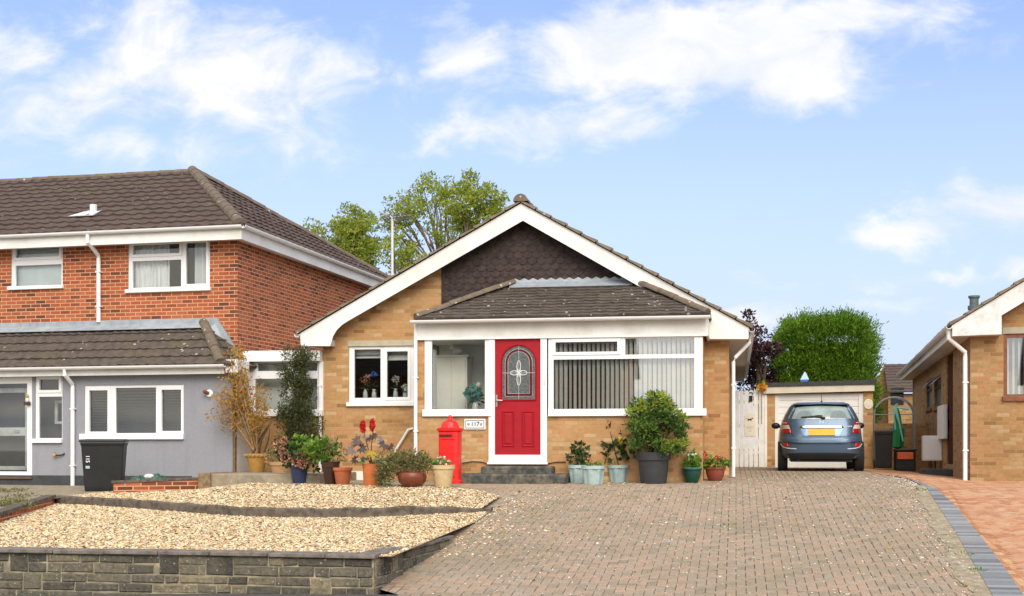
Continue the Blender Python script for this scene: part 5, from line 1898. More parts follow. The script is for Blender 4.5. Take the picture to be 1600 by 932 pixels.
# picket gate
GT = thing('picket_gate', 'white picket side gate between bungalow and garage', 'gate', (FR.onY(1172, 730, gy_)[0], gy_, gz), FR)
zt = FR.onY(1172, 612, gy_)[1]
edges = [1148, 1155.5, 1163, 1170.5, 1178, 1185.5, 1192]
for k, u in enumerate(edges):
    xa = FR.onY(u, 700, gy_ - .02)[0]
    w = .1
    b = MB()
    n = 6
    top = [(xa + w / 2 - math.cos(math.pi * j / n) * w / 2, zt + .03 * math.sin(math.pi * j / n)) for j in range(n + 1)]
    pts = [(xa, gz + .03)] + top + [(xa + w, gz + .03)]
    b.prism([(p, gy_ - .02, q) for p, q in pts], (0, .02, 0))
    b.build('picket', M_gate, GT)
xa, xb = FR.onY(1147, 700, gy_)[0], FR.onY(1196, 700, gy_)[0]
for zz_ in (gz + .35, gz + 1.0, zt - .3):
    MB().box(xa, xb, gy_ + .002, gy_ + .035, zz_, zz_ + .08).build('rail', M_gate, GT)
MB().box(FR.onY(1193, 700, gy_)[0] + .02, gx0_ - .002, gy_ - .03, gy_ + .05, gz, zt + .08).build('gate_post', M_gate, GT, bevel=.008)
SG = FR.rect((1163.5, 1181, 645, 682), gy_)
DS = thing('dog_sign', 'cream sign with a dog silhouette fixed to the white gate', 'sign', ((SG[0] + SG[1]) / 2, gy_ - .03, SG[2]), FR)
xm = (SG[0] + SG[1]) / 2
pts = [(SG[0], SG[2]), (SG[1], SG[2]), (SG[1], SG[3] - .07), (xm + .06, SG[3]), (xm - .06, SG[3]), (SG[0], SG[3] - .07)]
DP = MB().prism([(p, gy_ - .032, q) for p, q in pts], (0, .01, 0)).build('sign_board', plain('cream_sign', (.72, .68, .54), .6, .05), DS)
b = MB()
zc2 = SG[3] - .17
ys_ = gy_ - .034
b.prism([(xm - .06, ys_, zc2 - .02), (xm + .03, ys_, zc2 - .02), (xm + .04, ys_, zc2 + .02), (xm - .06, ys_, zc2 + .015)], (0, .0015, 0))
b.prism([(xm + .035, ys_, zc2 + .0), (xm + .075, ys_, zc2 + .02), (xm + .075, ys_, zc2 + .035), (xm + .04, ys_, zc2 + .04)], (0, .0015, 0))
for lx in (-.052, -.04, .015, .027):
    b.box(xm + lx - .004, xm + lx + .004, ys_, ys_ + .0015, zc2 - .045, zc2 - .018)
b.tube([(xm - .06, ys_, zc2 + .01), (xm - .09, ys_, zc2 + .03)], .004, 4)
b.build('dog_silhouette', M_stemdk, DP)
b = MB()
for i, (wv, zz_) in enumerate(((.09, .24), (.1, .215), (.07, .19), (.03, .15), (.045, .12))):
    x = xm - wv
    while x < xm + wv - .01:
        l = random.uniform(.015, .04)
        b.box(x, min(x + l, xm + wv), ys_, ys_ + .0015, SG[2] + zz_ - .012, SG[2] + zz_ - .004)
        x += l + .01
b.build('faded_lines', plain('faded_print', (.4, .36, .27), .7, .1), DP)
xk, zk = FR.onY(1173, 623, gy_ - .06)
LK = MB().box(xk - .045, xk + .045, gy_ - .055, gy_ - .022, zk - .07, zk + .07)
LK.tube([(xk - .05, gy_ - .04, zk + .1), (xk - .03, gy_ - .04, zk + .15), (xk + .03, gy_ - .04, zk + .15), (xk + .05, gy_ - .04, zk + .1)], .012, 6)
LK.build('lock', M_black, GT, bevel=.008)


# --- the car
def build_car():
    cy0 = FR.atD(1284, 700, 25.55)[1]                        # rear bumper
    cxx = FR.onY(1284, 700, cy0)[0] - .073
    g0 = .165
    L = 4.2
    yc, hl = cy0 + L / 2, L / 2
    C = thing('parked_car', 'metallic blue hatchback parked tail-out in front of the garage', 'car', (cxx, yc, g0), FR)
    paint = plain('blue_car_paint', (.075, .125, .195), .36, .06, 2, spec=.5, metal=.4, coat=.45)
    dark = plain('car_black_trim', (.012, .012, .013), .5, .1)
    zs_ = [.27, .34, .46, .58, .66, .74, .85, .97, 1.05, 1.12, 1.22, 1.32, 1.385, 1.415, 1.43]
    wv = [.80, .835, .845, .85, .846, .84, .828, .80, .77, .742, .69, .63, .575, .50, .36]
    yr = [.07, .03, .01, .0, .012, .07, .10, .135, .17, .20, .27, .35, .42, .56, .9]
    yf = [.16, .08, .04, .02, .02, .05, .16, .95, 1.2, 1.35, 1.56, 1.8, 1.98, 2.1, 2.3]

    def wd(z):
        return float(np.interp(z, zs_, wv))

    def prm(z):
        a, f = float(np.interp(z, zs_, yr)), float(np.interp(z, zs_, yf))
        return cy0 + a, cy0 + L - f

    def yrear(x, z, n=5.0):
        y0, y1 = prm(z)
        w = wd(z)
        q = max(0.0, 1 - min(1, abs(x) / w) ** n) ** (1 / n)
        m_ = (y0 + y1) / 2
        return m_ - (y1 - y0) / 2 * q

    NS = 56
    b = MB()
    fine = []
    for a_, c_2 in zip(zs_, zs_[1:]):
        fine += [a_, (a_ + c_2) / 2]
    fine.append(zs_[-1])
    V = []
    for z in fine:
        y0, y1 = prm(z)
        w = wd(z)
        for k in range(NS):
            t = 2 * math.pi * k / NS
            n = 5.0
            cx2, sy2 = math.cos(t), math.sin(t)
            x = w * math.copysign(abs(cx2) ** (2 / n), cx2)
            y = (y0 + y1) / 2 + (y1 - y0) / 2 * math.copysign(abs(sy2) ** (2 / n), sy2)
            V.append((cxx + x, y, g0 + z))
    Fs = [(j * NS + k, j * NS + (k + 1) % NS, (j + 1) * NS + (k + 1) % NS, (j + 1) * NS + k) for j in range(len(fine) - 1) for k in range(NS)]
    Fs.append(tuple(range((len(fine) - 1) * NS, len(fine) * NS)))
    Fs.append(tuple(range(NS))[::-1])
    b.add(V, Fs)
    body = b.build('body', paint, C, smooth=True)

    def patch(name, mat, pts, off, par=C, nx=14, nz=5, thick=0, smooth=True):
        """region between a lower and an upper edge on the tail, set proud of the paint"""
        lo, hi = pts
        b = MB()
        V = []
        for j in range(nz + 1):
            for i in range(nx + 1):
                f, g = i / nx, j / nz
                lx = np.interp(f, np.linspace(0, 1, len(lo)), [p[0] for p in lo])
                lz = np.interp(f, np.linspace(0, 1, len(lo)), [p[1] for p in lo])
                ux = np.interp(f, np.linspace(0, 1, len(hi)), [p[0] for p in hi])
                uz = np.interp(f, np.linspace(0, 1, len(hi)), [p[1] for p in hi])
                x, z = lx + (ux - lx) * g, lz + (uz - lz) * g
                V.append((cxx + x, yrear(x, z) - off, g0 + z))
        n = nx + 1
        Fs = [(j * n + i, j * n + i + 1, (j + 1) * n + i + 1, (j + 1) * n + i) for j in range(nz) for i in range(nx)]
        if thick:
            m_ = len(V)
            ring = [i for i in range(n)] + [j * n + nx for j in range(1, nz + 1)] + [nz * n + i for i in range(nx - 1, -1, -1)] + [j * n for j in range(nz - 1, 0, -1)]
            V += [(V[i][0], V[i][1] + thick, V[i][2]) for i in ring]
            r_ = len(ring)
            Fs += [(ring[i], m_ + i, m_ + (i + 1) % r_, ring[(i + 1) % r_]) for i in range(r_)]
        b.add(V, Fs)
        return b.build(name, mat, par, smooth=smooth)

    glassm = plain('car_glass', (.30, .39, .39), .08, .25, 2.2, spec=.8)
    patch('rear_window', glassm, ([(-.66, 1.075), (0, 1.06), (.66, 1.075)], [(-.525, 1.335), (0, 1.35), (.525, 1.335)]), .006, nz=6)
    patch('window_seal', dark, ([(-.54, 1.30), (-.35, 1.325), (0, 1.335), (.35, 1.325), (.54, 1.30)], [(-.50, 1.365), (0, 1.38), (.50, 1.365)]), .012)
    patch('spoiler', paint, ([(-.56, 1.355), (0, 1.37), (.56, 1.355)], [(-.53, 1.405), (0, 1.418), (.53, 1.405)]), .10, thick=.2)
    # side glass
    for sg in (-1, 1):
        b = MB()
        V = []
        yy = [(.62, 1.0), (1.1, 1.0), (1.8, 1.0), (2.5, 1.0)]
        for z in (1.05, 1.2, 1.33):
            for f in np.linspace(0, 1, 9):
                y0, y1 = prm(z)
                ya, yb_ = cy0 + .42 + (z - 1.05) * .7, cy0 + L - 1.75 - (z - 1.05) * 2.0
                y = ya + (yb_ - ya) * f
                m_, h_ = (y0 + y1) / 2, (y1 - y0) / 2
                q_ = max(0, 1 - min(1, abs(y - m_) / h_) ** 5) ** .2
                V.append((cxx + sg * (wd(z) * q_ + .006), y, g0 + z))
        b.add(V, [(j * 9 + i, j * 9 + i + 1, (j + 1) * 9 + i + 1, (j + 1) * 9 + i) for j in range(2) for i in range(8)])
        b.build('side_window', glassm, C, smooth=True)
    # seats behind the glass read as dim head-rest shapes on it
    hr = plain('head_rest', (.17, .21, .22), .7, .1)
    for hx in (-.33, .33):
        th_ = np.linspace(0, math.pi, 9)
        patch('head_rest', hr, ([(hx - .17, 1.085), (hx, 1.083), (hx + .17, 1.085)], [(hx - .13, 1.19), (hx - .07, 1.235), (hx + .07, 1.235), (hx + .13, 1.19)]), .009, nx=10, nz=3)
    # tail-lamps
    red = plain('red_lens', (.40, .008, .008), .15, .1, 20, spec=.7)
    clear = plain('clear_lens', (.72, .62, .60), .15, .1, 30, spec=.7)
    for sg in (-1, 1):
        def X(a):
            return sg * a
        tl = patch('tail_lamp', red, ([(X(.60), .78), (X(.83), .78)], [(X(.615), .87), (X(.818), .875)]), .012, nx=8, thick=.02)
        patch('clear_band', clear, ([(X(.612), .868), (X(.818), .872)], [(X(.645), .945), (X(.80), .95)]), .014, tl, nx=8)
        patch('upper_lens', red, ([(X(.645), .942), (X(.80), .948)], [(X(.675), 1.03), (X(.765), 1.03)]), .013, tl, nx=8)
        patch('upper_band', clear, ([(X(.675), .985), (X(.77), .985)], [(X(.685), 1.0), (X(.765), 1.0)]), .016, tl, nx=6, nz=1)
        patch('reflector', plain('red_reflector', (.65, .01, .008), .2, .05, spec=.7), ([(X(.65), .505), (X(.74), .515)], [(X(.67), .585), (X(.765), .58)]), .012, nx=6, thick=.02)
        rl = MB()
        pts = [(X(.80), .56), (X(.75), .50), (X(.66), .475), (X(.5), .462)]
        rl.tube([(cxx + x, yrear(x, z) - .008, g0 + z) for x, z in pts], .011, 6)
        rl.build('bumper_trim', plain('pale_trim', (.6, .64, .72), .3, .05), C)
    # plate recess, plate, chrome strip
    patch('plate_recess', plain('recess_paint', (.12, .2, .31), .3, .05, metal=.4, coat=.6), ([(-.33, .70), (-.2, .68), (.2, .68), (.33, .70)], [(-.42, .875), (.42, .875)]), .004)
    patch('number_plate', plain('amber_plate', (.80, .36, .015), .45, .04), ([(-.26, .735), (.26, .735)], [(-.26, .865), (.26, .865)]), .03, thick=.03, smooth=False)
    patch('chrome_strip', M_chrome, ([(-.43, .89), (0, .88), (.43, .89)], [(-.41, .925), (0, .928), (.41, .925)]), .03, thick=.03)
    # lower valance and crease lines
    patch('valance', dark, ([(-.70, .275), (.70, .275)], [(-.72, .365), (-.4, .385), (.4, .385), (.72, .365)]), .01)
    patch('bumper_step', paint, ([(-.80, .60), (-.62, .60), (-.45, .575), (.45, .575), (.62, .60), (.80, .60)], [(-.79, .70), (-.6, .70), (-.42, .66), (.42, .66), (.6, .70), (.79, .70)]), .035, thick=.05, nx=24)
    sm = MB()
    sm.tube([(cxx + x, yrear(x, z) - .004, g0 + z) for x, z in ((-.60, 1.05), (-.595, .9), (-.585, .78), (-.55, .72), (-.3, .705), (0, .70), (.3, .705), (.55, .72), (.585, .78), (.595, .9), (.60, 1.05))], .005, 5)
    sm.build('tailgate_seam', dark, C)
    # wiper
    b = MB()
    b.tube([(cxx + x, yrear(x, z) - .03, g0 + z) for x, z in ((.06, 1.085), (0, 1.10), (-.12, 1.115), (-.38, 1.105))], .013, 6)
    b.tube([(cxx + x, yrear(x, z) - .02, g0 + z) for x, z in ((-.4, 1.098), (-.05, 1.135), (.02, 1.13))], .011, 6)
    b.ball((cxx + .03, yrear(.03, 1.085) - .02, g0 + 1.085), (.05, .03, .025))
    b.build('wiper', dark, C)
    # maker's badge: an upright-barred letter shape
    b = MB()
    zb2 = 1.0
    yb2 = yrear(0, zb2) - .012
    for sg in (-1, 1):
        b.prism([(cxx + sg * .022, yb2, g0 + zb2 - .03), (cxx + sg * .035, yb2, g0 + zb2 - .03), (cxx + sg * .045, yb2, g0 + zb2 + .03), (cxx + sg * .028, yb2, g0 + zb2 + .03)], (0, .008, 0))
    b.box(cxx - .024, cxx + .024, yb2 - .001, yb2 + .008, g0 + zb2 - .008, g0 + zb2 + .008)
    b.build('badge', M_chrome, C)
    b = MB()
    for i in range(5):
        x = .46 + i * .028
        b.box(cxx + x, cxx + x + .018, yrear(x, .925) - .008, yrear(x, .925) - .003, g0 + .905, g0 + .925)
    b.build('model_lettering', M_chrome, C)
    # roof aerial
    b = MB()
    b.tube([(cxx + .02, cy0 + .72, g0 + 1.42), (cxx + .02, cy0 + .76, g0 + 1.60)], [.008, .004], 5)
    b.ball((cxx + .02, cy0 + .72, g0 + 1.425), (.025, .05, .025))
    b.build('aerial', dark, C)
    # mirrors
    for sg in (-1, 1):
        b = MB()
        xm_ = cxx + sg * .90
        ym_ = cy0 + 2.62
        b.ball((xm_, ym_, g0 + .97), (.095, .06, .07), 12, 8)
        b.tube([(cxx + sg * .78, ym_ + .02, g0 + .94), (xm_ - sg * .04, ym_, g0 + .96)], .03, 6)
        b.build('wing_mirror', dark, C, smooth=True)
    # wheels
    for sg in (-1, 1):
        for wy in (.78, 3.36):
            w_ = MB().lathe([(.21, 0), (.295, .0), (.31, .02), (.31, .175), (.295, .195), (.21, .195)], (0, 0, 0), 28)
            x0_ = cxx + sg * .855 - (sg > 0) * .195
            w_.v = [(x0_ + z, cy0 + wy + x, g0 + .31 + y) for x, y, z in w_.v]
            wh = w_.build('wheel', plain('tyre_rubber', (.015, .015, .016), .85, .2, 12), C, smooth=False)
            r_ = MB().lathe([(.03, 0), (.20, .01), (.205, .05), (.10, .06)], (0, 0, 0), 20)
            xr_ = cxx + sg * .86
            r_.v = [(xr_ - sg * z, cy0 + wy + x, g0 + .31 + y) for x, y, z in r_.v]
            r_.build('rim', M_silver, wh)
    b = MB()
    b.box(cxx - .6, cxx + .6, cy0 + .25, cy0 + L - .4, g0 + .2, g0 + .29)
    b.tube([(cxx - .45, cy0 + .12, g0 + .24), (cxx - .45, cy0 + 1.2, g0 + .24)], .03, 8)
    b.build('underbody', dark, C)
    C.rotation_euler.z += R(2.0)
    return C


build_car()

# ------------------------------------------------------------------ right-hand bungalow
RY = 25.14
rcx = FR.onY(1516, 640, RY)[0]
RV = RY - .33
R_ex, R_ez = FR.onY(1490, 507, RV)
r2x, r2z = FR.onY(1600, 440, RV)
mm = (r2z - R_ez) / (r2x - R_ex)
rapx = R_ex + 4.4
rapz = R_ez + mm * 4.4
RB_ = 41.0
RH = thing('neighbour_bungalow', 'buff brick bungalow with brown window frames right of the garage', 'house', (rcx + 3.5, RY, .02), FR)


def rroof(x):
    return R_ez + mm * (x - R_ex) if x < rapx else rapz - mm * (x - rapx)


rx2 = rapx + (rapx - rcx)
wq = FR.rect((1568, 1680, 521, 626), RY)
gzr = -.1
b = MB()
zl = rroof(rcx) - .05
b.panel(rcx, rx2, gzr - .2, zl, RY, [wq], .1)
b.add([(rcx, RY, zl), (rx2, RY, zl), (rapx, RY, rapz - .05)], [(0, 1, 2)])
b.quad((rx2, RY, gzr), (rx2, RB_ - .2, gzr), (rx2, RB_ - .2, zl), (rx2, RY, zl))
b.quad((rcx, RB_ - .2, gzr), (rx2, RB_ - .2, gzr), (rx2, RB_ - .2, zl), (rcx, RB_ - .2, zl))
# side wall with openings, drawn along y
hol = []
for (ua, ub, va, vb) in ((1479, 1489, 553, 726), (1459.5, 1470.5, 588, 638), (1447.5, 1456.5, 594, 640)):
    ya = FR.onX(ub, 600, rcx)[0]
    yb_ = FR.onX(ua, 600, rcx)[0]
    um = (ua + ub) / 2
    hol.append((ya, yb_, FR.onX(um, vb, rcx)[1], FR.onX(um, va, rcx)[1]))
t_ = MB().panel(RY, RB_ - .2, gzr - .2, zl, 0, [h for h in hol], .1)
t_.v = [(rcx + y_, x_, z_) for x_, y_, z_ in t_.v]
b.add(t_.v, t_.f)
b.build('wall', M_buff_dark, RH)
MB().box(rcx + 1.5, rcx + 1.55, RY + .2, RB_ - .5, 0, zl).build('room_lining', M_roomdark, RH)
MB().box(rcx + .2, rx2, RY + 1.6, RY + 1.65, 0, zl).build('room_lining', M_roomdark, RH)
b = MB()
dA = hol[0]
fx_ = rcx + .035
b.box(fx_, fx_ + .05, dA[0], dA[1], dA[2], dA[3])
b.box(fx_ - .012, fx_ - .001, dA[0] + .06, dA[1] - .06, dA[2] + .1, dA[2] + .8)
b.box(fx_ - .012, fx_ - .001, dA[0] + .06, dA[1] - .06, dA[2] + .95, dA[3] - .12)
SD = b.build('door', plain('dark_brown_timber', (.075, .028, .016), .9, .15, spec=.05), RH)
for h in hol[1:]:
    t_ = MB().frame(h[0], h[1], h[2], h[3], 0, .06, [(h[0] + .07, h[1] - .07, h[2] + .07, h[3] - .28), (h[0] + .07, h[1] - .07, h[3] - .22, h[3] - .06)])
    t_.box(h[0] - .03, h[1] + .03, -.07, -.002, h[2] - .05, h[2] - .0)
    t_.v = [(rcx + .02 + y_, x_, z_) for x_, y_, z_ in t_.v]
    wo = t_.build('window', M_brownframe, RH)
    MB().quad((rcx + .05, h[0], h[2]), (rcx + .05, h[1], h[2]), (rcx + .05, h[1], h[3]), (rcx + .05, h[0], h[3])).build('glass', plain('side_pane', (.09, .1, .095), .35, .2), wo)
    MB().prism([(rcx - .01, h[0] + .06, h[3] - .05), (rcx - .01, h[1] - .06, h[3] - .05), (rcx - .17, h[1] - .06, h[3] - .21), (rcx - .17, h[0] + .06, h[3] - .21)], (.012, 0, .012)).build('open_vent', M_bevel, wo)
RW, rr, hh = window(RH, FR, RY, (1568, 1680, 521, 626), [(1574, 1674, 527, 616)], M_brownframe, rec=.02, sill=(1566, 1682, 619, 627), glass=M_glassbay)
b = MB()
x = rr[0]
while x < rr[1]:
    t = R(58)
    b.quad((x - .045 * math.cos(t), RY + .2 - .045 * math.sin(t), rr[2]), (x + .045 * math.cos(t), RY + .2 + .045 * math.sin(t), rr[2]), (x + .045 * math.cos(t), RY + .2 + .045 * math.sin(t), rr[3]), (x - .045 * math.cos(t), RY + .2 - .045 * math.sin(t), rr[3]))
    x += .1
b.build('blind', M_blind, RW)
MB().box(rr[0] - .02, rr[1], RY - .012, RY + .1, rr[3] + .002, rr[3] + .12).build('lintel', plain('pale_lintel', (.4, .36, .27), .9, .1), RH)
# barge, eaves, roof
Pr = lambda u, v: (FR.onY(u, v, RV)[0], RV, FR.onY(u, v, RV)[1])
k0 = Pr(1565, 493)
far_lo = (rapx, RV, k0[2] + mm * (rapx - k0[0]))
MB().prism([(R_ex, RV, R_ez), Pr(1490, 525.5), Pr(1565, 522.5), k0, far_lo, (rapx, RV, rapz)], (0, .03, 0)).build('barge_board', M_whited, RH)
MB().prism([(rapx, RV, rapz), far_lo, (2 * rapx - k0[0], RV, k0[2]), (2 * rapx - R_ex, RV, R_ez)], (0, .03, 0)).build('barge_board', M_whited, RH)
zbx = Pr(1490, 525.5)[2]
b = MB()
b.quad((R_ex, RV + .03, zbx + .01), (Pr(1565, 522)[0], RV + .03, zbx + .01), (Pr(1565, 522)[0], RY + .01, zbx + .01), (R_ex, RY + .01, zbx + .01))
b.quad((R_ex, RY, zbx + .01), (rcx + .02, RY, zbx + .01), (rcx + .02, RB_, zbx + .01), (R_ex, RB_, zbx + .01))
b.build('soffit', M_soff, RH)
MB().box(R_ex - .02, R_ex - .001, RV, RB_, zbx, R_ez - .01).build('fascia', M_whiteb, RH)
b = MB()
roof_plane(b, (R_ex - .05, RB_, R_ez + .0), (R_ex - .05, RV - .05, R_ez + .0), (rapx, RV - .05, rapz + .03), (rapx, RB_, rapz + .03), step=.06, lip=.032)
b.quad((rapx, RV, rapz + .03), (rapx, RB_, rapz + .03), (2 * rapx - R_ex, RB_, R_ez), (2 * rapx - R_ex, RV, R_ez))
b.quad((R_ex, RV + .05, R_ez - .02), (rapx, RV + .05, rapz - .02), (rapx, RB_, rapz - .02), (R_ex, RB_, R_ez - .02))
RR = b.build('roof', M_verge, RH)
fx5, fz5 = FR.onY(1522, 488, RY + 1.5)
FE = MB().lathe([(.09, -.5), (.09, .02), (.12, .05), (.12, .12), (.085, .14), (.085, .26), (.11, .28), (.11, .32)], (fx5, RY + 1.5, fz5), 14)
FE.build('flue', plain('grey_flue', (.1, .13, .135), .5, .15), RR)
gutter(MB(), (R_ex - .08, RV - .05, R_ez - .03), (R_ex - .08, RB_, R_ez - .03), .06, (-1, 0, 0)).build('gutter', M_white, RH)
pq = FR.onY(1508, 650, RY - .05)[0]
pipe(None, 0, RH, path=[(R_ex - .08, RV + .1, R_ez - .07), (R_ex - .08, RV + .1, R_ez - .25), (pq, RY - .06, R_ez - .50), (pq, RY - .05, R_ez - .6), (pq, RY - .05, float(G(4.3, 24.9)) + .0)], r=.04)
# meter boxes
for (nm, ua, ub, va, vb, dep, lab) in (('meter_box', 1469, 1479.5, 632, 686, .1, 'upper'), ('meter_box', 1449, 1473, 681, 720, .22, 'lower')):
    ya, yb_ = FR.onX(ub + 4, 650, rcx)[0], FR.onX(ua + 4, 650, rcx)[0]
    ymid = (ya + yb_) / 2
    um = (ua + ub) / 2
    z0, z1 = FR.onX(um, vb, rcx - dep)[1], FR.onX(um, va, rcx - dep)[1]
    if lab == 'upper':
        ya, yb_ = FR.onX(1479.5, 650, rcx - .02)[0], FR.onX(1470, 650, rcx - .02)[0]
    else:
        ya = FR.onX(1473, 700, rcx - .02)[0] + .3
        yb_ = ya + .5
        dep = .42
        z0, z1 = FR.onX(1472, 719, rcx)[1] - .02, FR.onX(1472, 681, rcx)[1]
    t = thing(nm, 'tall white meter box on wall beside brown side door' if lab == 'upper' else 'squat white utility box low on side wall above grey step', 'box', (rcx, (ya + yb_) / 2, z0), FR, 'white boxes on the side wall')
    MB().box(rcx - dep, rcx - .002, ya, yb_, z0, z1).build('case', M_garage, t, bevel=.012)
    MB().box(rcx - dep + .03, rcx - .03, ya - .008, ya - .001, z0 + .03, z1 - .03).build('cover', M_white, t)
    if lab == 'lower':
        b = MB()
        for q_ in (.14, .24):
            b.tube([(rcx - q_, ya + .2, z0), (rcx - q_, ya + .2, -.1)], .02, 6)
        b.build('pipe', M_stemdk, t)
yst = FR.onX(1489, 745, rcx)[0]
p = FR.atD(1489, 747, 27.0)
ST2 = MB().box(FR.atD(1444, 747, 26.6)[0], rcx - .004, p[1], p[1] + .9, -.15, FR.atD(1466, 734, 26.8)[2])
tag(ST2.build('door_step', M_plinth, frame=FR, bevel=.015), 'dark grey slab step below the brown side door', 'step')

# --- between garage and right-hand bungalow
by = gy_ + .9
zw_ = FR.onY(1400, 662, by + 2)[1]
BW = MB().box(gx1_ + .01, rcx - .01, by + 2, by + 2.12, -.2, zw_)
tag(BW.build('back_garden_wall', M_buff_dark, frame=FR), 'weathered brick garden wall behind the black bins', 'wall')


def bin_(name, label, u0, u1, v0, v1, D, fr, dark=True, rz=0, depth=.62):
    z = EYE - (v1 - 700) * D / FPX
    h = (v1 - v0) * D / FPX
    w = (u1 - u0) * D / FPX
    c = fr.atD((u0 + u1) / 2, 700, D)
    t = thing(name, label, 'bin', (c[0], c[1] + depth / 2, z), fr, 'wheelie bins', rz)
    X, Y = c[0], c[1] + depth / 2
    hw, hd = w / 2, depth / 2
    b = MB()
    levels = [(0.0, .76, .72), (.08, .78, .76), (.5, .85, .86), (.86, .9, .93), (.9, .94, .97), (.93, .94, .97)]
    V = []
    for f, a, d_ in levels:
        V += [(X - hw * a, Y - hd * d_, z + h * f), (X + hw * a, Y - hd * d_, z + h * f), (X + hw * a, Y + hd * d_, z + h * f), (X - hw * a, Y + hd * d_, z + h * f)]
    Fs = [(j * 4 + k, j * 4 + (k + 1) % 4, (j + 1) * 4 + (k + 1) % 4, (j + 1) * 4 + k) for j in range(len(levels) - 1) for k in range(4)] + [(3, 2, 1, 0)]
    b.add(V, Fs)
    body = b.build('bin_body', M_black, t, bevel=.02)
    b = MB()
    b.add([(X - hw, Y - hd * 1.08, z + h * .935), (X + hw, Y - hd * 1.08, z + h * .935), (X + hw, Y + hd, z + h * .94), (X - hw, Y + hd, z + h * .94),
           (X - hw * .97, Y - hd * 1.05, z + h * .985), (X + hw * .97, Y - hd * 1.05, z + h * .985), (X + hw * .92, Y + hd, z + h), (X - hw * .92, Y + hd, z + h)],
          [(0, 3, 2, 1), (4, 5, 6, 7), (0, 1, 5, 4), (1, 2, 6, 5), (2, 3, 7, 6), (3, 0, 4, 7)])
    b.build('lid', M_black, t, bevel=.02)
    MB().tube([(X - hw * .8, Y + hd * 1.12, z + h * .9), (X + hw * .8, Y + hd * 1.12, z + h * .9)], .02, 8).build('handle', M_black, t)
    for sg in (-1, 1):
        w_ = MB().lathe([(.02, 0), (.1, 0), (.1, .05), (.02, .05)], (0, 0, 0), 16)
        w_.v = [(X + sg * hw * .8 + zz_ - .025, Y + hd * .8 + xx_, z + .1 + yy_) for xx_, yy_, zz_ in w_.v]
        w_.build('wheel', M_black, t)
    return t, body, (X, Y - hd, z, h, hw)


bt, bbody, inf = bin_('wheelie_bin', 'black wheelie bin with white digits in front of lavender rendered wall', 113, 184, 686, 769, 22.9, FL, rz=R(24))
X, Y, z, h, hw = inf
tx = X - hw * .62
text(bbody, '115', (tx, Y + .01, z + h * .62), .09, M_white, rot=(R(90 - 6), R(90), 0), ext=.003)
MB().box(tx - .035, tx + .035, Y + .025, Y + .034, z + h * .44, z + h * .49).build('sticker', T_aqua, bbody)
bin_('wheelie_bin', 'black wheelie bin beside the right-hand brick pier of the garage', 1366, 1396, 672, 732, 30.0, FR)
# trellis arch
tx0, tx1 = FR.onY(1366, 650, by)[0], FR.onY(1429, 650, by)[0]
AR = thing('garden_arch', 'grey metal garden arch behind the black bins', 'arch', ((tx0 + tx1) / 2, by, .05), FR)
zsp = FR.onY(1397, 648, by)[1]
zap = FR.onY(1397, 621, by)[1]
b = MB()
for yo in (0, .5):
    pts = [(tx0, by + yo, 0)] + [((tx0 + tx1) / 2 - math.cos(math.pi * k / 14) * (tx1 - tx0) / 2, by + yo, zsp + math.sin(math.pi * k / 14) * (zap - zsp)) for k in range(15)] + [(tx1, by + yo, 0)]
    b.tube(pts, .022, 6)
for k in (0, 3, 7, 11, 14):
    x = (tx0 + tx1) / 2 - math.cos(math.pi * k / 14) * (tx1 - tx0) / 2
    zz_ = zsp + math.sin(math.pi * k / 14) * (zap - zsp)
    b.tube([(x, by, zz_), (x, by + .5, zz_)], .012, 5)
b.build('arch_frame', M_trellis, AR)
b = MB()
for x in (tx0, tx1):
    for zz_ in np.arange(.3, zsp, .3):
        b.tube([(x, by, zz_), (x, by + .5, zz_)], .01, 5)
b.tube([(tx0, by, zsp), (tx1, by, zsp)], .012, 5)
b.build('rung', M_trellis, AR)
# folded rotary line in green cover
qx, qz = FR.onY(1402, 700, by - .4)
PRS = thing('folded_parasol', 'closed green parasol with pale turquoise struts beside garden arch', 'parasol', (qx, by - .4, .3), FR)
zt2, zb2 = FR.onY(1402, 637, by - .4)[1], FR.onY(1402, 702, by - .4)[1]
gm = leafmat('green_canvas', [(0, (.02, .2, .07)), (1, (.03, .25, .09))], .1)
MB().lathe([(.02, zt2), (.07, zt2 - .2), (.1, zt2 - .5), (.15, (zt2 + zb2) / 2), (.13, zb2 + .05), (.03, zb2)], (qx, by - .4, 0), 10, wob=.18).build('canopy', gm, PRS)
b = MB()
for (a, c) in (((1395, 634), (1399, 672)), ((1398, 640), (1407, 668)), ((1401, 637), (1420, 640)), ((1399, 632), (1411, 690))):
    b.tube([(FR.onY(a[0], a[1], by - .55)[0], by - .55, FR.onY(a[0], a[1], by - .55)[1]), (FR.onY(c[0], c[1], by - .55)[0], by - .55, FR.onY(c[0], c[1], by - .55)[1])], .02, 5)
b.build('strut', plain('turquoise_metal', (.2, .5, .42), .5, .1), PRS)
MB().tube([(qx, by - .4, .05), (qx, by - .4, zt2 + .1)], .025, 8).build('pole', M_trellis, PRS)
# black tub with orange front
tq = FR.rect((1398, 1431, 702, 736), by - .9)
TB = thing('storage_tub', 'black storage tub with an orange front panel below the parasol', 'tub', ((tq[0] + tq[1]) / 2, by - .7, tq[2]), FR)
MB().box(tq[0], tq[1], by - .9, by - .45, tq[2], tq[3] - .05).build('tub', M_black, TB, bevel=.03)
MB().box(tq[0] - .02, tq[1] + .02, by - .93, by - .43, tq[3] - .05, tq[3]).build('tub_lid', M_black, TB, bevel=.02)
oq = FR.rect((1402, 1427, 707, 718), by - .9)
MB().box(oq[0], oq[1], by - .95, by - .902, oq[2], oq[3]).build('front_panel', plain('orange_plastic', (.7, .12, .02), .4, .05), TB, bevel=.01)

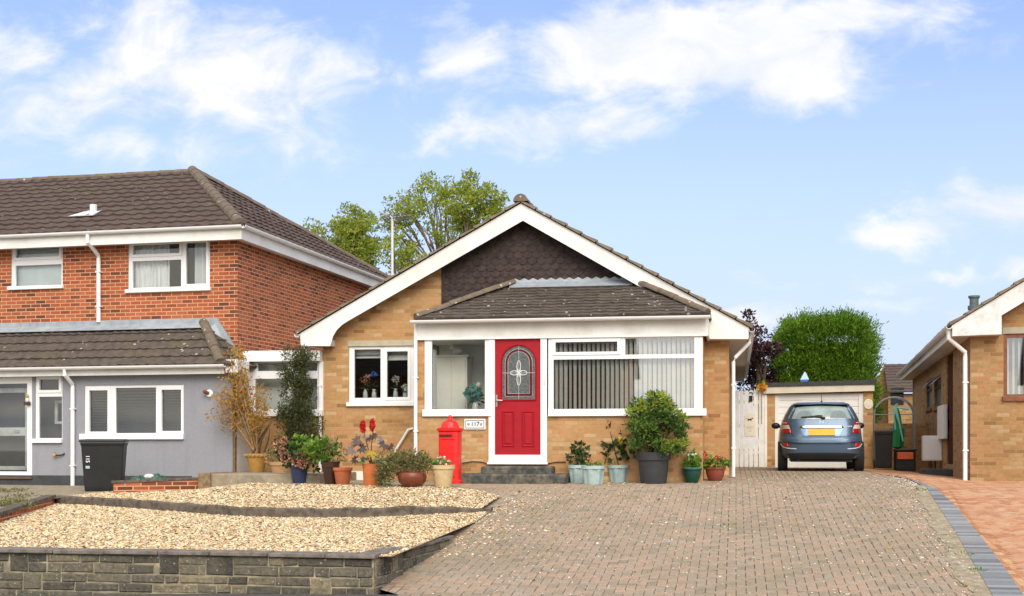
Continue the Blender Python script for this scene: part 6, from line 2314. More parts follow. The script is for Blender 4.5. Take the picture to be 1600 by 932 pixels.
# far house beyond the garden
FY = 52.0
f0 = FR.onY(1352, 650, FY)[0]
fa = FR.onY(1381, 567, FY)
fe = FR.onY(1362, 604, FY)
FH = thing('distant_house', 'distant brick house with dark tiled roof seen above the garden arch', 'house', (fa[0] + 1, FY, 0), FR)
xw = fe[0] + .1
xe2 = 2 * fa[0] - xw
b = MB()
b.add([(xw, FY, -.3), (xe2, FY, -.3), (xe2, FY, fe[1]), fa[:1] + (FY, fa[1] - .1), (xw, FY, fe[1])], [(0, 1, 2, 3, 4)])
b.quad((xw, FY, -.3), (xw, FY + 6, -.3), (xw, FY + 6, fe[1]), (xw, FY, fe[1]))
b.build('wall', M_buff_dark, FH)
b = MB()
b.box(fa[0] + .05, fa[0] + 7, FY - 2.5, FY - 2.4, -.3, fe[1] - .4)
b.build('wing_wall', M_buff_dark, FH)
b = MB()
roof_plane(b, (fe[0] - .1, FY + 6, fe[1]), (fe[0] - .1, FY - .2, fe[1]), (fa[0], FY - .2, fa[1]), (fa[0], FY + 6, fa[1]), step=.12)
roof_plane(b, (fa[0] + .02, FY - 2.7, fe[1] - .35), (fa[0] + 7, FY - 2.7, fe[1] - .35), (fa[0] + 7, FY + .5, fa[1] - .03), (fa[0] + .02, FY + .5, fa[1] - .03), step=.12)
b.build('roof', M_tile, FH)
dq = FR.rect((1392, 1412, 606, 632), FY - 2.5)
MB().box(dq[0], dq[1], FY - 2.56, FY - 2.505, dq[2], dq[3]).build('window', plain('dim_glass', (.03, .035, .04), .15, .2), FH)

# ------------------------------------------------------------------ trees and hedge
def branchy(name, label, base, trunk_top, r0, limbs, clumps, leaf, size, cat='tree', group=None, aspect=.5, shell=.3, bark=M_bark, twigs=True):
    t = thing(name, label, cat, base, FB, group)
    b = MB()
    bz = Vector(base)
    tt = Vector(trunk_top)
    mid = bz.lerp(tt, .5) + Vector((random.uniform(-.2, .2), 0, 0))
    b.tube([bz - Vector((0, 0, .3)), mid, tt], [r0, r0 * .75, r0 * .5], 9)
    for l in limbs:
        pts = [Vector(p) for p in l]
        n = len(pts)
        b.tube(pts, [r0 * .5 * (1 - .8 * i / (n - 1)) for i in range(n)], 6)
    b.build('trunk', bark, t)
    foliage('crown', leaf, t, clumps, size, aspect, shell)
    return t


def px3(u, v, Y):
    x, z = FB.onY(u, v, Y)
    return (x, Y, z)


def tree_from_px(label, Y, trunk, clumps_px, leaf, size, dens, r0=.13, name='tree', aspect=.5, group='trees behind the bungalow'):
    dens *= 2.3
    size *= .74
    cl = []
    limbs = []
    tb = px3(trunk[0][0], 700, Y)
    base = (tb[0], Y, .1)
    tt = px3(trunk[1][0], trunk[1][1], Y)
    tt = (tt[0], tt[1], tt[2] - 1.2)
    sc = Y * 1.0 / FPX
    for (u, v, ru, rv) in clumps_px:
        c = px3(u, v, Y)
        dy_ = random.uniform(-.8, .8)
        nsub = max(3, int(ru * rv / 60))
        for k in range(nsub):
            a_, q_ = random.uniform(0, 2 * math.pi), random.random() ** .5
            cc = (c[0] + math.cos(a_) * ru * sc * q_, Y + dy_ + random.uniform(-.7, .7) * ru * sc, c[2] + math.sin(a_) * rv * sc * q_)
            r_ = random.uniform(.28, .5) * min(ru, rv) * sc + .1
            cl.append((cc, (r_ * 1.15, r_, r_ * .8), int(dens * r_ * r_) + 12))
        m_ = Vector(tt).lerp(Vector(c), .5) + Vector((random.uniform(-.2, .2), dy_ * .5, .15))
        limbs.append([tt, m_, (c[0], Y + dy_, c[2] + rv * sc * .3)])
        for k in range(1):
            cc = cl[-1 - random.randrange(nsub)][0]
            limbs.append([m_, tuple((m_ + Vector(cc)) / 2 + Vector((0, 0, .1))), (c[0] * .4 + cc[0] * .6, cc[1], cc[2])])
    return branchy(name, label, base, tt, r0, limbs, cl, leaf, size, aspect=aspect, group=group)


tree_from_px('rounded yellow-green tree top left of the television aerial', 58, ((548, 700), (550, 425)),
             [(545, 345, 30, 25), (530, 375, 35, 28), (565, 365, 25, 28), (550, 400, 42, 25), (525, 405, 28, 20), (570, 405, 24, 24), (590, 385, 16, 22), (585, 415, 22, 16)], L_tree, .21, 340)
tree_from_px('airy tall tree with forked limbs behind left roof slope of bungalow', 60, ((690, 700), (692, 395)),
             [(622, 315, 22, 18), (655, 292, 26, 22), (640, 330, 30, 20), (690, 285, 16, 14), (675, 350, 22, 12), (700, 335, 18, 14), (605, 340, 14, 18), (650, 355, 20, 12), (665, 320, 22, 18), (700, 372, 20, 18), (640, 380, 26, 18), (680, 385, 24, 16), (610, 365, 18, 16), (675, 300, 22, 18), (710, 350, 16, 14), (630, 345, 24, 18)], L_tree, .2, 230)
tree_from_px('broad dense tree top just left of the bungalow ridge', 57, ((738, 700), (735, 390)),
             [(745, 290, 30, 22), (725, 315, 28, 26), (765, 310, 24, 26), (745, 340, 38, 22), (720, 350, 24, 16), (770, 335, 16, 18), (738, 365, 26, 14)], L_tree, .21, 360)
tree_from_px('low leafy tree at the foot of the aerial behind the roof', 55, ((630, 700), (630, 440)),
             [(620, 385, 20, 20), (645, 400, 28, 20), (615, 410, 22, 18), (650, 420, 30, 14), (625, 430, 26, 12)], L_tree, .2, 340)
tree_from_px('small wispy tree top beside the left house roof', 62, ((488, 700), (488, 370)), [(487, 356, 12, 12), (492, 368, 10, 8)], L_tree, .2, 140, .12)
tree_from_px('dark purple-leaved tree behind the white gate', 41, ((1186, 700), (1186, 600)),
             [(1180, 555, 26, 22), (1195, 545, 20, 20), (1178, 585, 30, 22), (1200, 575, 18, 24), (1190, 600, 30, 16), (1172, 540, 10, 20), (1180, 520, 12, 14), (1168, 505, 6, 16)], L_purple, .15, 620, .12, group=None)
# clipped leyland hedge block behind the garage
HYY = 42.0
hc = px3(1288, 560, HYY)
HT = thing('leyland_hedge', 'big clipped bright green conifer hedge rising behind the garage', 'hedge', (hc[0], HYY, .1))
cl = []
sc = HYY / FPX
hx0, hx1 = px3(1228, 600, HYY)[0], px3(1350, 600, HYY)[0]
ztop_l = px3(1288, 517, HYY)[2]
b = MB()
ncl = 1700
P = []
U = []
for k in range(ncl):
    x = random.uniform(hx0, hx1)
    f = (x - hx0) / (hx1 - hx0)
    zt_h = ztop_l - .5 * max(0, .16 - f) - .25 * max(0, f - .9) + random.uniform(-.05, .07)
    side = random.random()
    if side < .48:
        c = np.array([x, HYY - 1.1 + random.uniform(-.12, .12), random.uniform(.8, zt_h)])
        up = np.array([random.uniform(-.5, .5), -.75, .75])
    elif side < .72:
        c = np.array([x, HYY + random.uniform(-1.1, 1.1), zt_h + random.uniform(-.1, .06)])
        up = np.array([random.uniform(-.5, .5), -.25, 1.0])
    else:
        lx = random.choice((hx0, hx1))
        c = np.array([lx + random.uniform(-.08, .08), HYY + random.uniform(-1.1, 1.1), random.uniform(.8, zt_h - .1)])
        up = np.array([(-.9 if lx == hx0 else .9), -.3, .75])
    c = c + up * (.05 * math.sin(c[0] * 4.1 + c[2] * 2.3) * math.sin(c[2] * 5.3 - c[0] * 1.7) + .1 * math.sin(c[0] * 11 + c[2] * 9))
    m_ = 40
    q = c + rng.normal(size=(m_, 3)) * np.array([.11, .09, .11]) + up * rng.uniform(0, .22, (m_, 1))
    P.append(q)
    U.append(np.repeat(up[None], m_, 0))
P, U = np.concatenate(P), np.concatenate(U)
b.add(*leaf_mesh(P, .125, .2, U, .8))
b.build('foliage', L_ley, HT)
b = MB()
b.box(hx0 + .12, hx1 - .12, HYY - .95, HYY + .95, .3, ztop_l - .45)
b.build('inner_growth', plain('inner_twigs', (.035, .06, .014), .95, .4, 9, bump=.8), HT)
b = MB()
for f in (.1, .35, .6, .85):
    x = hx0 + (hx1 - hx0) * f
    b.tube([(x, HYY, -.1), (x, HYY, 2.5)], [.1, .05], 8)
b.build('trunk', M_bark, HT)


# ------------------------------------------------------------------ pots and plants along the front
def potted(name, label, u0, u1, v0, v1, z, mat, prof='taper', rim=True, ribs=0, soil=True, grp='potted plants along the house fronts', foot=.68, rimmat=None):
    D = (EYE - z) * FPX / (v1 - 700)
    w = (u1 - u0) * D / FPX
    r = w / 2
    D2 = D + r * .7
    h = (v1 - v0) * D / FPX
    c = FB.atD((u0 + u1) / 2, 700, D2)
    X, Y = c[0], c[1]
    t = thing(name, label, 'plant pot', (X, Y, z), FB, grp)
    if prof == 'taper':
        P = [(r * foot, 0), (r * (foot + .02), .01), (r * .9, h * .82)]
        P += [(r, h * .83), (r, h), (r * .9, h), (r * .86, h * .9)] if rim else [(r * .97, h), (r * .9, h), (r * .86, h * .9)]
    elif prof == 'bowl':
        P = [(r * .55, 0), (r * .62, .01), (r * .9, h * .28), (r, h * .58), (r * .96, h * .85), (r * .9, h * .93), (r * .94, h), (r * .84, h), (r * .82, h * .9)]
    elif prof == 'round':
        P = [(r * .55, 0), (r * .6, .015), (r * .78, h * .3), (r * .88, h * .6), (r * .9, h * .8), (r, h * .84), (r, h), (r * .9, h), (r * .86, h * .9)]
    elif prof == 'step':
        P = [(r * foot, 0), (r * foot * 1.02, .01), (r * .86, h * .74), (r * .95, h * .75), (r, h), (r * .93, h), (r * .9, h * .9)]
    if ribs:
        n = ribs * 2
        b = MB()
        V, Fs = [], []
        n2 = 48
        for j, (rr, zz_) in enumerate(P):
            for k in range(n2):
                a_ = 2 * math.pi * k / n2
                f = 1 + (.055 * math.copysign(abs(math.cos(a_ * ribs / 2)) ** .5, math.cos(a_ * ribs / 2)) if zz_ < h * .83 else 0)
                V.append((X + rr * f * math.cos(a_), Y + rr * f * math.sin(a_), z + zz_))
        for j in range(len(P) - 1):
            for k in range(n2):
                Fs.append((j * n2 + k, j * n2 + (k + 1) % n2, (j + 1) * n2 + (k + 1) % n2, (j + 1) * n2 + k))
        Fs.append(tuple(range(n2))[::-1])
        b.add(V, Fs)
        po = b.build('pot', mat, t)
    else:
        b = MB().lathe(P, (X, Y, z), 28)
        b.f = b.f[:-1]
        po = b.build('pot', mat, t)
        for p in po.data.polygons:
            p.use_smooth = len(p.vertices) == 4
        if hasattr(po.data, 'set_sharp_from_angle'):
            po.data.set_sharp_from_angle(angle=R(35))
    if rimmat:
        MB().lathe([(r * .98, h * .93), (r * 1.03, h * .95), (r * 1.03, h), (r * .9, h * 1.002)], (X, Y, z), 28).build('rim', rimmat, t)
    if soil:
        n = 20
        MB().add([(X + r * .87 * math.cos(2 * math.pi * k / n), Y + r * .87 * math.sin(2 * math.pi * k / n), z + h * .91) for k in range(n)] , [tuple(range(n))]).build('soil', M_soil, t)
    return t, X, Y, z + h, r, D / FPX


def stems(t, X, Y, z, tips, r=.008, mat=M_stem, name='stems', spread=.04, sag=0.0):
    b = MB()
    for (x, y, zz_) in tips:
        a = Vector((X + random.uniform(-spread, spread), Y + random.uniform(-spread, spread), z - .05))
        e = Vector((x, y, zz_))
        m_ = a.lerp(e, .5) + Vector((random.uniform(-.04, .04), random.uniform(-.04, .04), .04))
        b.tube([a, m_, e], [r, r * .75, r * .4], 5)
    return b.build(name, mat, t)


PZ, SZ = .03, .19
gh = lambda u, v: float(Hu(*gpt(u, v, Hu)[:2]))
# tall bamboo-like autumn shrub in ochre pot on the slab
t, X, Y, Z, r, s = potted('potted_shrub', 'tall dry-stemmed shrub with yellow-orange leaves in scalloped ochre pot', 383, 419, 709, 738.5, SZ, T_ochre, foot=.6)
tips = []
b = MB()
for k in range(26):
    a_ = random.uniform(-1, 1)
    uu = 372 + a_ * 44 + random.uniform(-8, 8)
    vv = random.uniform(545, 640) + (28 if uu < 345 else 0) + (20 if uu > 400 else 0)
    D = Y
    x_, z_ = FB.onY(uu, vv, Y)
    tips.append((x_, Y + random.uniform(-.3, .3), z_))
for uu, vv in ((331, 648), (338, 632), (345, 622), (350, 640), (341, 612), (356, 605), (352, 590), (362, 575), (368, 556)):
    x_, z_ = FB.onY(uu, vv, Y - .35)
    tips.append((x_, Y - .35, z_))
stems(t, X, Y, Z, tips, .011, M_stem)
cl = []
for (x_, y_, z_) in tips:
    for f in (1.0, .86, .72, .6):
        q = Vector((X, Y, Z)).lerp(Vector((x_, y_, z_)), f)
        cl.append(((q.x, q.y, q.z), (.12, .12, .16), 20 if f > .7 else 10))
foliage('foliage', L_autumn, t, cl, .07, .4, 0)
stems(t, X + .02, Y, Z, [(X + random.uniform(-.1, .3), Y + random.uniform(-.1, .1), Z + random.uniform(.35, .65)) for _ in range(9)], .018, M_stemdk, 'cut_canes', .1)
b = MB()
for k in range(18):
    a_ = 2 * math.pi * k / 18
    b.ball((X + r * 1.0 * math.cos(a_), Y + r * 1.0 * math.sin(a_), Z - .035), (.028, .028, .028), 6, 4)
b.build('scalloped_rim', T_ochre, t)
# blue pot behind it
t, X, Y, Z, r, s = potted('potted_plant', 'plain blue glazed pot tucked in the corner by the grey wall', 364, 384, 711, 735.5, SZ, T_blue, foot=.72)
foliage('foliage', L_dull, t, [((X, Y, Z + .02), (r * .7, r * .7, .06), 50)], .07, .4)
# buff pot with yellow-green plant
t, X, Y, Z, r, s = potted('potted_plant', 'yellowish buff pot with trailing dull green plant left of blue hydrangea pot', 421, 457, 722, 753, PZ, T_blush, foot=.6)
foliage('foliage', L_dull, t, [((X - .05, Y, Z + .12), (.22, .2, .2), 240), ((X - .02, Y, Z + .38), (.08, .08, .2), 60)], .07, .35)
foliage('flowers', P_pink, t, [((X - .22, Y - .1, Z + .05), (.05, .05, .05), 20)], .04, .8)
# tall dark conifer
cy5 = 23.25
cx5, _ = FB.onY(470, 700, cy5)
t = thing('conifer', 'tall dark green conifer against the side extension and downpipe', 'tree', (cx5, cy5, .17))
zc0, zc1 = FB.onY(470, 712, cy5)[1], FB.onY(470, 551, cy5)[1]
b = MB().tube([(cx5, cy5, .1), (cx5 + .03, cy5, zc1 - .3)], [.05, .015], 8)
b.build('trunk', M_stemdk, t)
cl = []
for k in range(90):
    f = random.random()
    wd_ = .43 * (1 - .5 * f) if f > .15 else .36
    x_ = cx5 + random.uniform(-wd_, wd_)
    zz_ = zc0 + .1 + (zc1 - zc0 - .1) * f
    cl.append(((x_, cy5 + random.uniform(-.28, .28), zz_), (.11, .11, .19), 120))
for sp in range(7):
    x_ = cx5 + random.uniform(-.28, .3)
    cl.append(((x_, cy5 + random.uniform(-.1, .1), zc1 + random.uniform(-.2, .06)), (.05, .05, .15), 40))
foliage('foliage', L_conifer, t, cl, .065, .26, .1)
# hydrangea in blue pot
t, X, Y, Z, r, s = potted('potted_hydrangea', 'hydrangea with faded pink heads in a dark blue pot', 452, 483, 727, 755.5, PZ, T_blue, foot=.66)
foliage('foliage', L_dkgreen, t, [((X, Y, Z + .18), (.36, .28, .24), 520), ((X - .28, Y - .05, Z + .34), (.14, .13, .13), 100), ((X + .25, Y, Z + .1), (.2, .2, .2), 150)], .095, .6, .5)
foliage('young_leaves', L_green, t, [((X + .05, Y - .1, Z + .38), (.16, .12, .12), 90)], .09, .6)
b = MB()
for (dx_, dz_, rr) in ((-.17, .13, .085), (.12, .14, .075), (.2, .28, .07), (.28, .1, .08), (.02, .05, .06), (-.32, .34, .08), (-.22, .42, .06), (.14, .02, .06), (-.24, .24, .05)):
    P, d = in_ball(110, (X + dx_, Y - .24 + abs(dx_) * .2, Z + dz_), (rr, rr, rr), .85)
    MB().add(*leaf_mesh(P, .034, .9, d + 0, 1.5)).build('flower_head', P_pink, t)
# dark brown tall pot
t, X, Y, Z, r, s = potted('potted_plant', 'dark brown tall pot with leafy yellow-green plant beside empty terracotta pot', 502, 531, 722, 757, PZ, T_brown, 'step', foot=.6)
foliage('foliage', L_green, t, [((X - .12, Y, Z + .2), (.22, .2, .2), 150), ((X - .3, Y, Z + .22), (.16, .15, .2), 100)], .11, .55)
foliage('side_foliage', L_dull, t, [((X + .1, Y, Z + .16), (.2, .18, .2), 160)], .08, .4)
stems(t, X, Y, Z, [(X + random.uniform(-.1, .25), Y, Z + random.uniform(.3, .55)) for _ in range(8)], .007, M_stem)
# plain terracotta
potted('terracotta_pot', 'plain terracotta pot holding only soil', 520, 551, 731, 757.5, PZ, T_terra, foot=.66)
# castor plant in orange pot
t, X, Y, Z, r, s = potted('potted_castor_plant', 'tall orange terracotta pot with bronze castor plant and red seed spikes', 565, 596, 725, 760, PZ - .01, T_orange, rim=False, foot=.78)
tipz = [(FB.onY(568, 690, Y)[0], Y, FB.onY(568, 672, Y)[1]), (FB.onY(583, 690, Y)[0], Y, FB.onY(584, 672, Y)[1])]
stems(t, X, Y, Z, tipz + [(FB.onY(556, 690, Y)[0], Y, FB.onY(556, 678, Y)[1]), (FB.onY(606, 690, Y)[0], Y, FB.onY(604, 698, Y)[1])], .012, M_stemred, 'stems', .03)
b = MB()
for (u, v) in ((568, 667), (583, 665)):
    x_, z_ = FB.onY(u, v, Y)
    P, d = in_ball(260, (x_, Y - .05, z_), (.035, .035, .10), 0)
    MB().add(*leaf_mesh(P, .03, .9, d, 1.2)).build('seed_spike', P_red, t)


def palmate(b, c, rad, tilt, yaw, lobes=7):
    """a hand-shaped leaf"""
    c = Vector(c)
    ex_ = Vector((math.cos(yaw), -math.sin(yaw) * .5, -.25)).normalized()
    nz_ = Vector((math.sin(tilt) * .4, -.85, .5)).normalized()
    ey_ = nz_.cross(ex_).normalized()
    V = [c]
    for k in range(lobes * 2 + 1):
        a_ = -2.4 + 4.8 * k / (lobes * 2)
        rr = rad * (1 if k % 2 else .55) * (1 - .18 * abs(a_) / 2.4)
        V.append(c + (ex_ * math.cos(a_) + ey_ * math.sin(a_)) * rr - nz_ * (rr * .18))
    b.add(V, [(0, k, k + 1) for k in range(1, len(V) - 1)])


for nm, mt, ls in (('bronze_leaves', L_bronze, ((560, 688, 13), (552, 702, 12), (565, 700, 11), (570, 683, 8), (557, 718, 10), (583, 681, 8), (600, 694, 12), (608, 698, 10), (556, 693, 8), (578, 684, 9), (593, 686, 7))), ('yellow_leaf', L_yellow, ((577, 706, 12), (581, 710, 8))), ('green_leaves', L_dkgreen, ((572, 716, 9), (585, 717, 8), (594, 720, 9), (566, 720, 8)))):
    b = MB()
    for (u, v, rp) in ls:
        x_, z_ = FB.onY(u, v, Y - .1)
        palmate(b, (x_, Y - .12 + random.uniform(-.06, .06), z_), rp * s * 1.1, random.uniform(-1, 1), random.uniform(-.8, 3.8))
    b.build(nm, mt, t)
# small dark terracotta pot beside it
t, X, Y, Z, r, s = potted('potted_plant', 'small dark terracotta pot with lime ground ivy between orange pot and bowl', 588, 604, 738, 759, PZ - .01, T_bowl, foot=.75)
foliage('foliage', L_green, t, [((X - .02, Y - .05, Z + .08), (.14, .1, .1), 60)], .09, .8)
foliage('trailing_leaves', L_yellow, t, [((X - .06, Y - .15, Z + .02), (.1, .05, .07), 22)], .08, .8)
# round bowl with grassy plant
t, X, Y, Z, r, s = potted('potted_grassy_plant', 'round rust-glazed bowl overflowing with fine grey-green foliage', 621, 667, 737, 761, PZ - .01, T_bowl, 'bowl')
foliage('foliage', L_dull, t, [((X - .05, Y, Z + .15), (.4, .26, .2), 900), ((X - .35, Y - .05, Z + .1), (.26, .2, .22), 400), ((X - .45, Y - .1, Z - .1), (.16, .14, .2), 260), ((X + .18, Y, Z + .12), (.2, .2, .16), 260)], .075, .28, .1)
stems(t, X, Y, Z, [(X + random.uniform(-.75, .45), Y + random.uniform(-.25, .15), Z + random.uniform(-.05, .36)) for _ in range(60)], .005, M_stem, 'twigs', .15)
# beige pot
t, X, Y, Z, r, s = potted('potted_plant', 'sand-coloured pot with small white flowers before red post box', 673, 711, 727, 762, PZ - .02, T_beige, foot=.66)
foliage('foliage', L_green, t, [((X - .05, Y, Z + .03), (r * .75, r * .75, .07), 110)], .06, .7)
foliage('flowers', P_white, t, [((X, Y - .05, Z + .08), (r * .75, r * .5, .06), 34)], .04, .9)
# three aqua pots
t, X, Y, Z, r, s = potted('potted_plant', 'ribbed pale aqua pot with green shrub nearest the dark steps', 887, 921, 727, 756, PZ, T_aqua, ribs=14, foot=.72)
foliage('foliage', L_dkgreen, t, [((X + .0, Y, Z + .12), (.2, .18, .14), 130), ((X + .02, Y, Z + .26), (.12, .12, .14), 80)], .085, .6)
foliage('flower', P_salmon, t, [((X + .2, Y - .1, Z + .08), (.045, .04, .04), 24)], .04, .9)
t, X, Y, Z, r, s = potted('potted_plant', 'ribbed pale aqua pot standing forward with low lime leaves', 908, 946, 728, 758, PZ - .005, T_aqua, ribs=14, foot=.72)
foliage('foliage', L_green, t, [((X, Y, Z + .0), (r * .8, r * .8, .05), 90)], .06, .6)
t, X, Y, Z, r, s = potted('potted_plant', 'ribbed pale aqua pot with leggy dark-stemmed plant beside charcoal planter', 949, 984, 727, 755.5, PZ, T_aqua, ribs=14, foot=.72)
tip = [(FB.onY(951, 670, Y)[0], Y, FB.onY(949, 665, Y)[1]), (FB.onY(971, 680, Y)[0], Y, FB.onY(971, 677, Y)[1])]
stems(t, X, Y, Z, tip, .012, M_stemdk, 'stems', .03)
foliage('foliage', L_dkgreen, t, [((X - .06, Y, Z + .18), (.24, .18, .16), 70), ((X + .2, Y, Z + .28), (.16, .15, .13), 70), ((X - .12, Y, Z + .36), (.14, .12, .1), 26)], .11, .7)
foliage('seed_heads', L_purple, t, [(tip[0], (.035, .035, .1), 50), (tip[1], (.03, .03, .06), 26)], .04, .7)
foliage('yellow_leaf', L_yellow, t, [((X + .06, Y - .1, Z + .38), (.08, .05, .06), 12)], .08, .6)
# big charcoal planter with pieris
t, X, Y, Z, r, s = potted('potted_pieris_shrub', 'large pieris shrub with yellow-green tips in a big charcoal planter', 993, 1049, 707, 757, PZ, T_grey, 'step', foot=.72)
cl, cy_ = [], []
for (u, v, ru, rv, n) in ((1022, 625, 26, 16, 420), (1005, 640, 24, 14, 300), (1045, 642, 22, 18, 320), (1060, 655, 16, 18, 240), (1000, 668, 20, 18, 280), (1030, 665, 36, 24, 700), (1060, 678, 16, 18, 240), (1010, 690, 26, 16, 380), (1040, 695, 26, 18, 380), (1060, 700, 14, 12, 150), (1025, 645, 30, 18, 380)):
    x_, z_ = FB.onY(u, v, Y)
    k_ = Y / FPX
    for q in range(5):
        ox_, oz_ = random.uniform(-.6, .6) * ru * k_, random.uniform(-.6, .6) * rv * k_
        cl.append(((x_ + ox_, Y + random.uniform(-.35, .2), z_ + oz_), (ru * k_ * .55, .2, rv * k_ * .55), n // 5))
foliage('foliage', L_pieris, t, cl, .085, .36, .3)
b = MB()
for (u, v) in ((1018, 618), (1030, 622), (1005, 630), (993, 640), (1040, 628), (1010, 640), (1035, 640), (1046, 634), (986, 645), (1062, 648), (1070, 655), (992, 664), (1004, 668), (1045, 690), (1052, 695), (1064, 688), (1068, 695), (1042, 706), (1055, 640), (1024, 632)):
    x_, z_ = FB.onY(u, v, Y - .3)
    for q in range(2):
        c = np.array([x_ + random.uniform(-.06, .06), Y - .3 + random.uniform(-.05, .05), z_ + random.uniform(-.04, .04)])
        m_ = 14
        aa = rng.uniform(0, 2 * np.pi, m_)
        up = np.stack([np.cos(aa), -np.abs(np.sin(aa)) * .4 - .2, np.sin(aa) * .6 + .35], 1)
        MB().add(*leaf_mesh(np.repeat(c[None], m_, 0) + rng.normal(size=(m_, 3)) * .012, .085, .3, up, .5)).build('young_rosette', L_pieris_y, t)
stems(t, X, Y, Z, [(X + random.uniform(-.35, .4), Y + random.uniform(-.15, .15), Z + random.uniform(.3, .85)) for _ in range(14)], .014, M_stemdk, 'branches', .08)
# green pot, red-brown bowl
t, X, Y, Z, r, s = potted('potted_plant', 'dark green pot with teal rim and small white-flowered plant', 1066, 1097, 731, 754.5, .05, T_green, 'round', rimmat=T_greenrim)
foliage('foliage', L_green, t, [((X, Y, Z + .08), (.16, .14, .09), 90), ((X, Y, Z + .18), (.07, .07, .1), 40)], .08, .7)
foliage('flowers', P_white, t, [((X, Y - .05, Z + .25), (.05, .04, .04), 20)], .04, .9)
t, X, Y, Z, r, s = potted('potted_geranium', 'red-brown round pot with lime-leaved geranium near the white downpipe', 1101, 1134, 730, 752.5, .06, T_redbrown, 'round')
foliage('foliage', L_green, t, [((X, Y, Z + .05), (.24, .2, .09), 150)], .085, .85)
foliage('flowers', P_red, t, [((X - .17, Y, Z + .19), (.04, .04, .07), 34), ((X + .05, Y, Z + .16), (.05, .04, .035), 24)], .04, .9)
foliage('faded_flowers', P_salmon, t, [((X + .1, Y - .08, Z + .16), (.05, .04, .04), 20)], .04, .9)

# small white board lying at the wall foot
q0, q1 = FB.onY(533, 739, Ym - .03), FB.onY(571, 739, Ym - .03)
tag(MB().box(q0[0], q1[0], Ym - .06, Ym - .008, .02, q0[1] + .03).build('white_board', M_whiteb), 'short white board on the ground against bungalow wall behind pots', 'board')

# ------------------------------------------------------------------ red pillar post box
pzz = FB.onY(703, 756, 22.0)[1]
D = 22.1
c = FB.atD(703.5, 700, D)
PX, PY = c[0], c[1]
k_ = D / FPX
z0 = EYE - 56 * k_
PBX = thing('post_box', 'bright red miniature pillar post box standing against the porch wall', 'post box', (PX, PY, z0))
wv_ = 37 * k_ / 2
hb_ = (756 - 672) * k_


def sqlathe(b, prof, n=32, e=5.0):
    """rounded-square section stack"""
    V, Fs = [], []
    for (r_, z_) in prof:
        for k in range(n):
            a_ = 2 * math.pi * k / n
            cx2, sy2 = math.cos(a_), math.sin(a_)
            V.append((PX + r_ * math.copysign(abs(cx2) ** (2 / e), cx2), PY + r_ * .9 * math.copysign(abs(sy2) ** (2 / e), sy2), z0 + z_))
    for j in range(len(prof) - 1):
        for k in range(n):
            Fs.append((j * n + k, j * n + (k + 1) % n, (j + 1) * n + (k + 1) % n, (j + 1) * n + k))
    Fs += [tuple(range(n))[::-1], tuple(range((len(prof) - 1) * n, len(prof) * n))]
    return b.add(V, Fs)


b = sqlathe(MB(), [(wv_ * .98, 0), (wv_ * .98, .05), (wv_ * .88, .07), (wv_ * .88, hb_ * .55), (wv_ * .9, hb_ * .56), (wv_ * .9, hb_ * .95), (wv_ * .88, hb_ * .96)])
bo = b.build('box_body', M_postred, PBX)
hcap = hb_ * .96
b = MB()
sqlathe(b, [(wv_ * .92, hcap), (wv_ * 1.06, hcap + .02), (wv_ * 1.08, hcap + .06), (wv_ * .98, hcap + .075)], e=3.5)
b.lathe([(wv_ * .80, hcap + .075), (wv_ * .76, hcap + .11), (wv_ * .62, hcap + .17), (wv_ * .36, hcap + .205), (wv_ * .2, hcap + .215), (wv_ * .16, hcap + .235), (wv_ * .2, hcap + .25), (wv_ * .17, hcap + .275), (wv_ * .06, hcap + .29)], (PX, PY, z0), 24)
b.build('cap', M_postred, PBX)
fy_ = PY - wv_ * .9 * .9 - .004
MB().box(PX - wv_ * .72, PX + wv_ * .3, fy_ - .004, fy_ + .002, z0 + hcap - .085, z0 + hcap - .045).build('letter_slot', plain('dark_red_slot', (.12, .01, .01), .5, .2), bo)
text(bo, 'POST BOX', (PX - wv_ * .21, fy_ - .006, z0 + hcap - .065), .05, M_blackink)
b = MB()
b.box(PX - wv_ * .62, PX + wv_ * .62, fy_ - .004, fy_ + .001, z0 + .12, z0 + .128)
b.box(PX - wv_ * .62, PX + wv_ * .62, fy_ - .004, fy_ + .001, z0 + hcap - .13, z0 + hcap - .122)
b.build('door_seam', plain('deep_red', (.35, .008, .008), .5, .1), bo)

# weeds on the sandy strip
b = MB()
for (u, v) in ((1508, 869), (1528, 895), (1440, 768)):
    p = gpt(u, v)
    P, d = in_ball(46, (p.x, p.y, p.z + .02), (.10, .07, .02), 0)
    b.add(*leaf_mesh(P, .028, .4, d + np.array([0, 0, .8])))
kind(b.build('drive_weeds', L_green), 'stuff')

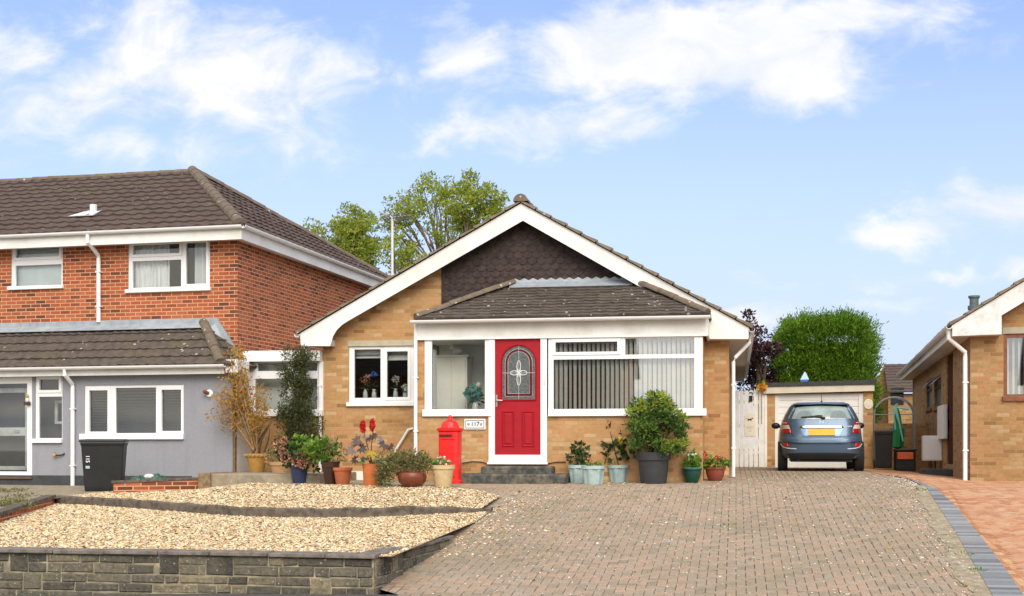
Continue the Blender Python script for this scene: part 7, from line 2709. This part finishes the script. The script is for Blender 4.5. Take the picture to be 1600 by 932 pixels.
# ------------------------------------------------------------------ houses across the road, seen as reflections in the window glass
def opposite(x0, x1, y, ze, zr, label, wm):
    t = thing('opposite_house', label, 'house', ((x0 + x1) / 2, y, -1), FB, 'houses across the road')
    ym = y - 4
    b = MB()
    b.box(x0, x1, y - 8, y, -1.2, ze)
    b.add([(x0, y - 8, ze), (x0, y, ze), (x0, ym, zr)], [(0, 1, 2)])
    b.add([(x1, y - 8, ze), (x1, y, ze), (x1, ym, zr)], [(0, 1, 2)])
    b.build('wall', wm, t)
    r = MB()
    roof_plane(r, (x1 + .3, y + .3, ze - .1), (x0 - .3, y + .3, ze - .1), (x0 - .3, ym, zr), (x1 + .3, ym, zr), step=.15)
    roof_plane(r, (x0 - .3, y - 8.3, ze - .1), (x1 + .3, y - 8.3, ze - .1), (x1 + .3, ym, zr), (x0 - .3, ym, zr), step=.15)
    r.build('roof', M_tile, t)
    w = (x1 - x0)
    for fx in (.22, .72):
        for fz in ((.0, 2.6) if ze > 3.5 else (.0,)):
            xc = x0 + w * fx
            f = MB().box(xc - .8, xc + .8, y + .002, y + .05, fz + .1, fz + 1.2).build('window', M_white, t)
            MB().box(xc - .72, xc + .72, y + .051, y + .055, fz + .18, fz + 1.12).build('pane', M_doorglass, f)


opposite(-25.5, -5.6, -19, 4.6, 7.4, 'dark brick two-storey house across the road from the bungalow', M_red)
opposite(9.5, 20, -22, 4.4, 7.2, 'brick house across the road from the right-hand bungalow', M_buff_dark)

# a few fallen leaves on gravel and drive
n_ = 150
fx_ = rng.uniform(-9.0, 2.6, n_)
fy_ = rng.uniform(13.0, 22.0, n_)
pts = []
for x, y in zip(fx_, fy_):
    if x < XR:
        z = float(Hl(x, y)) if y < yk(max(x, kx[0])) else float(Hu(x, y)) + .02
        if y > up_far(x) - .1 or abs(y - yk(max(x, kx[0])) - .05) < .25:
            continue
    elif x < -3.2 and y < 16 or x > eL(y) - .1:
        continue
    else:
        z = float(G(x, y)) + .014
    pts.append((x, y, z + .016))
pts = np.array(pts)
dd = rng.normal(size=(len(pts), 3)) * np.array([1, 1, .12])
V, Fs = leaf_mesh(pts, .05, .6, dd, .15)
kind(MB().add(V, Fs).build('fallen_leaves', leafmat('dry_leaf', [(0, (.12, .06, .02)), (.5, (.3, .17, .05)), (1, (.42, .3, .1))], .1), anchor=(0, 0, 0)), 'stuff')
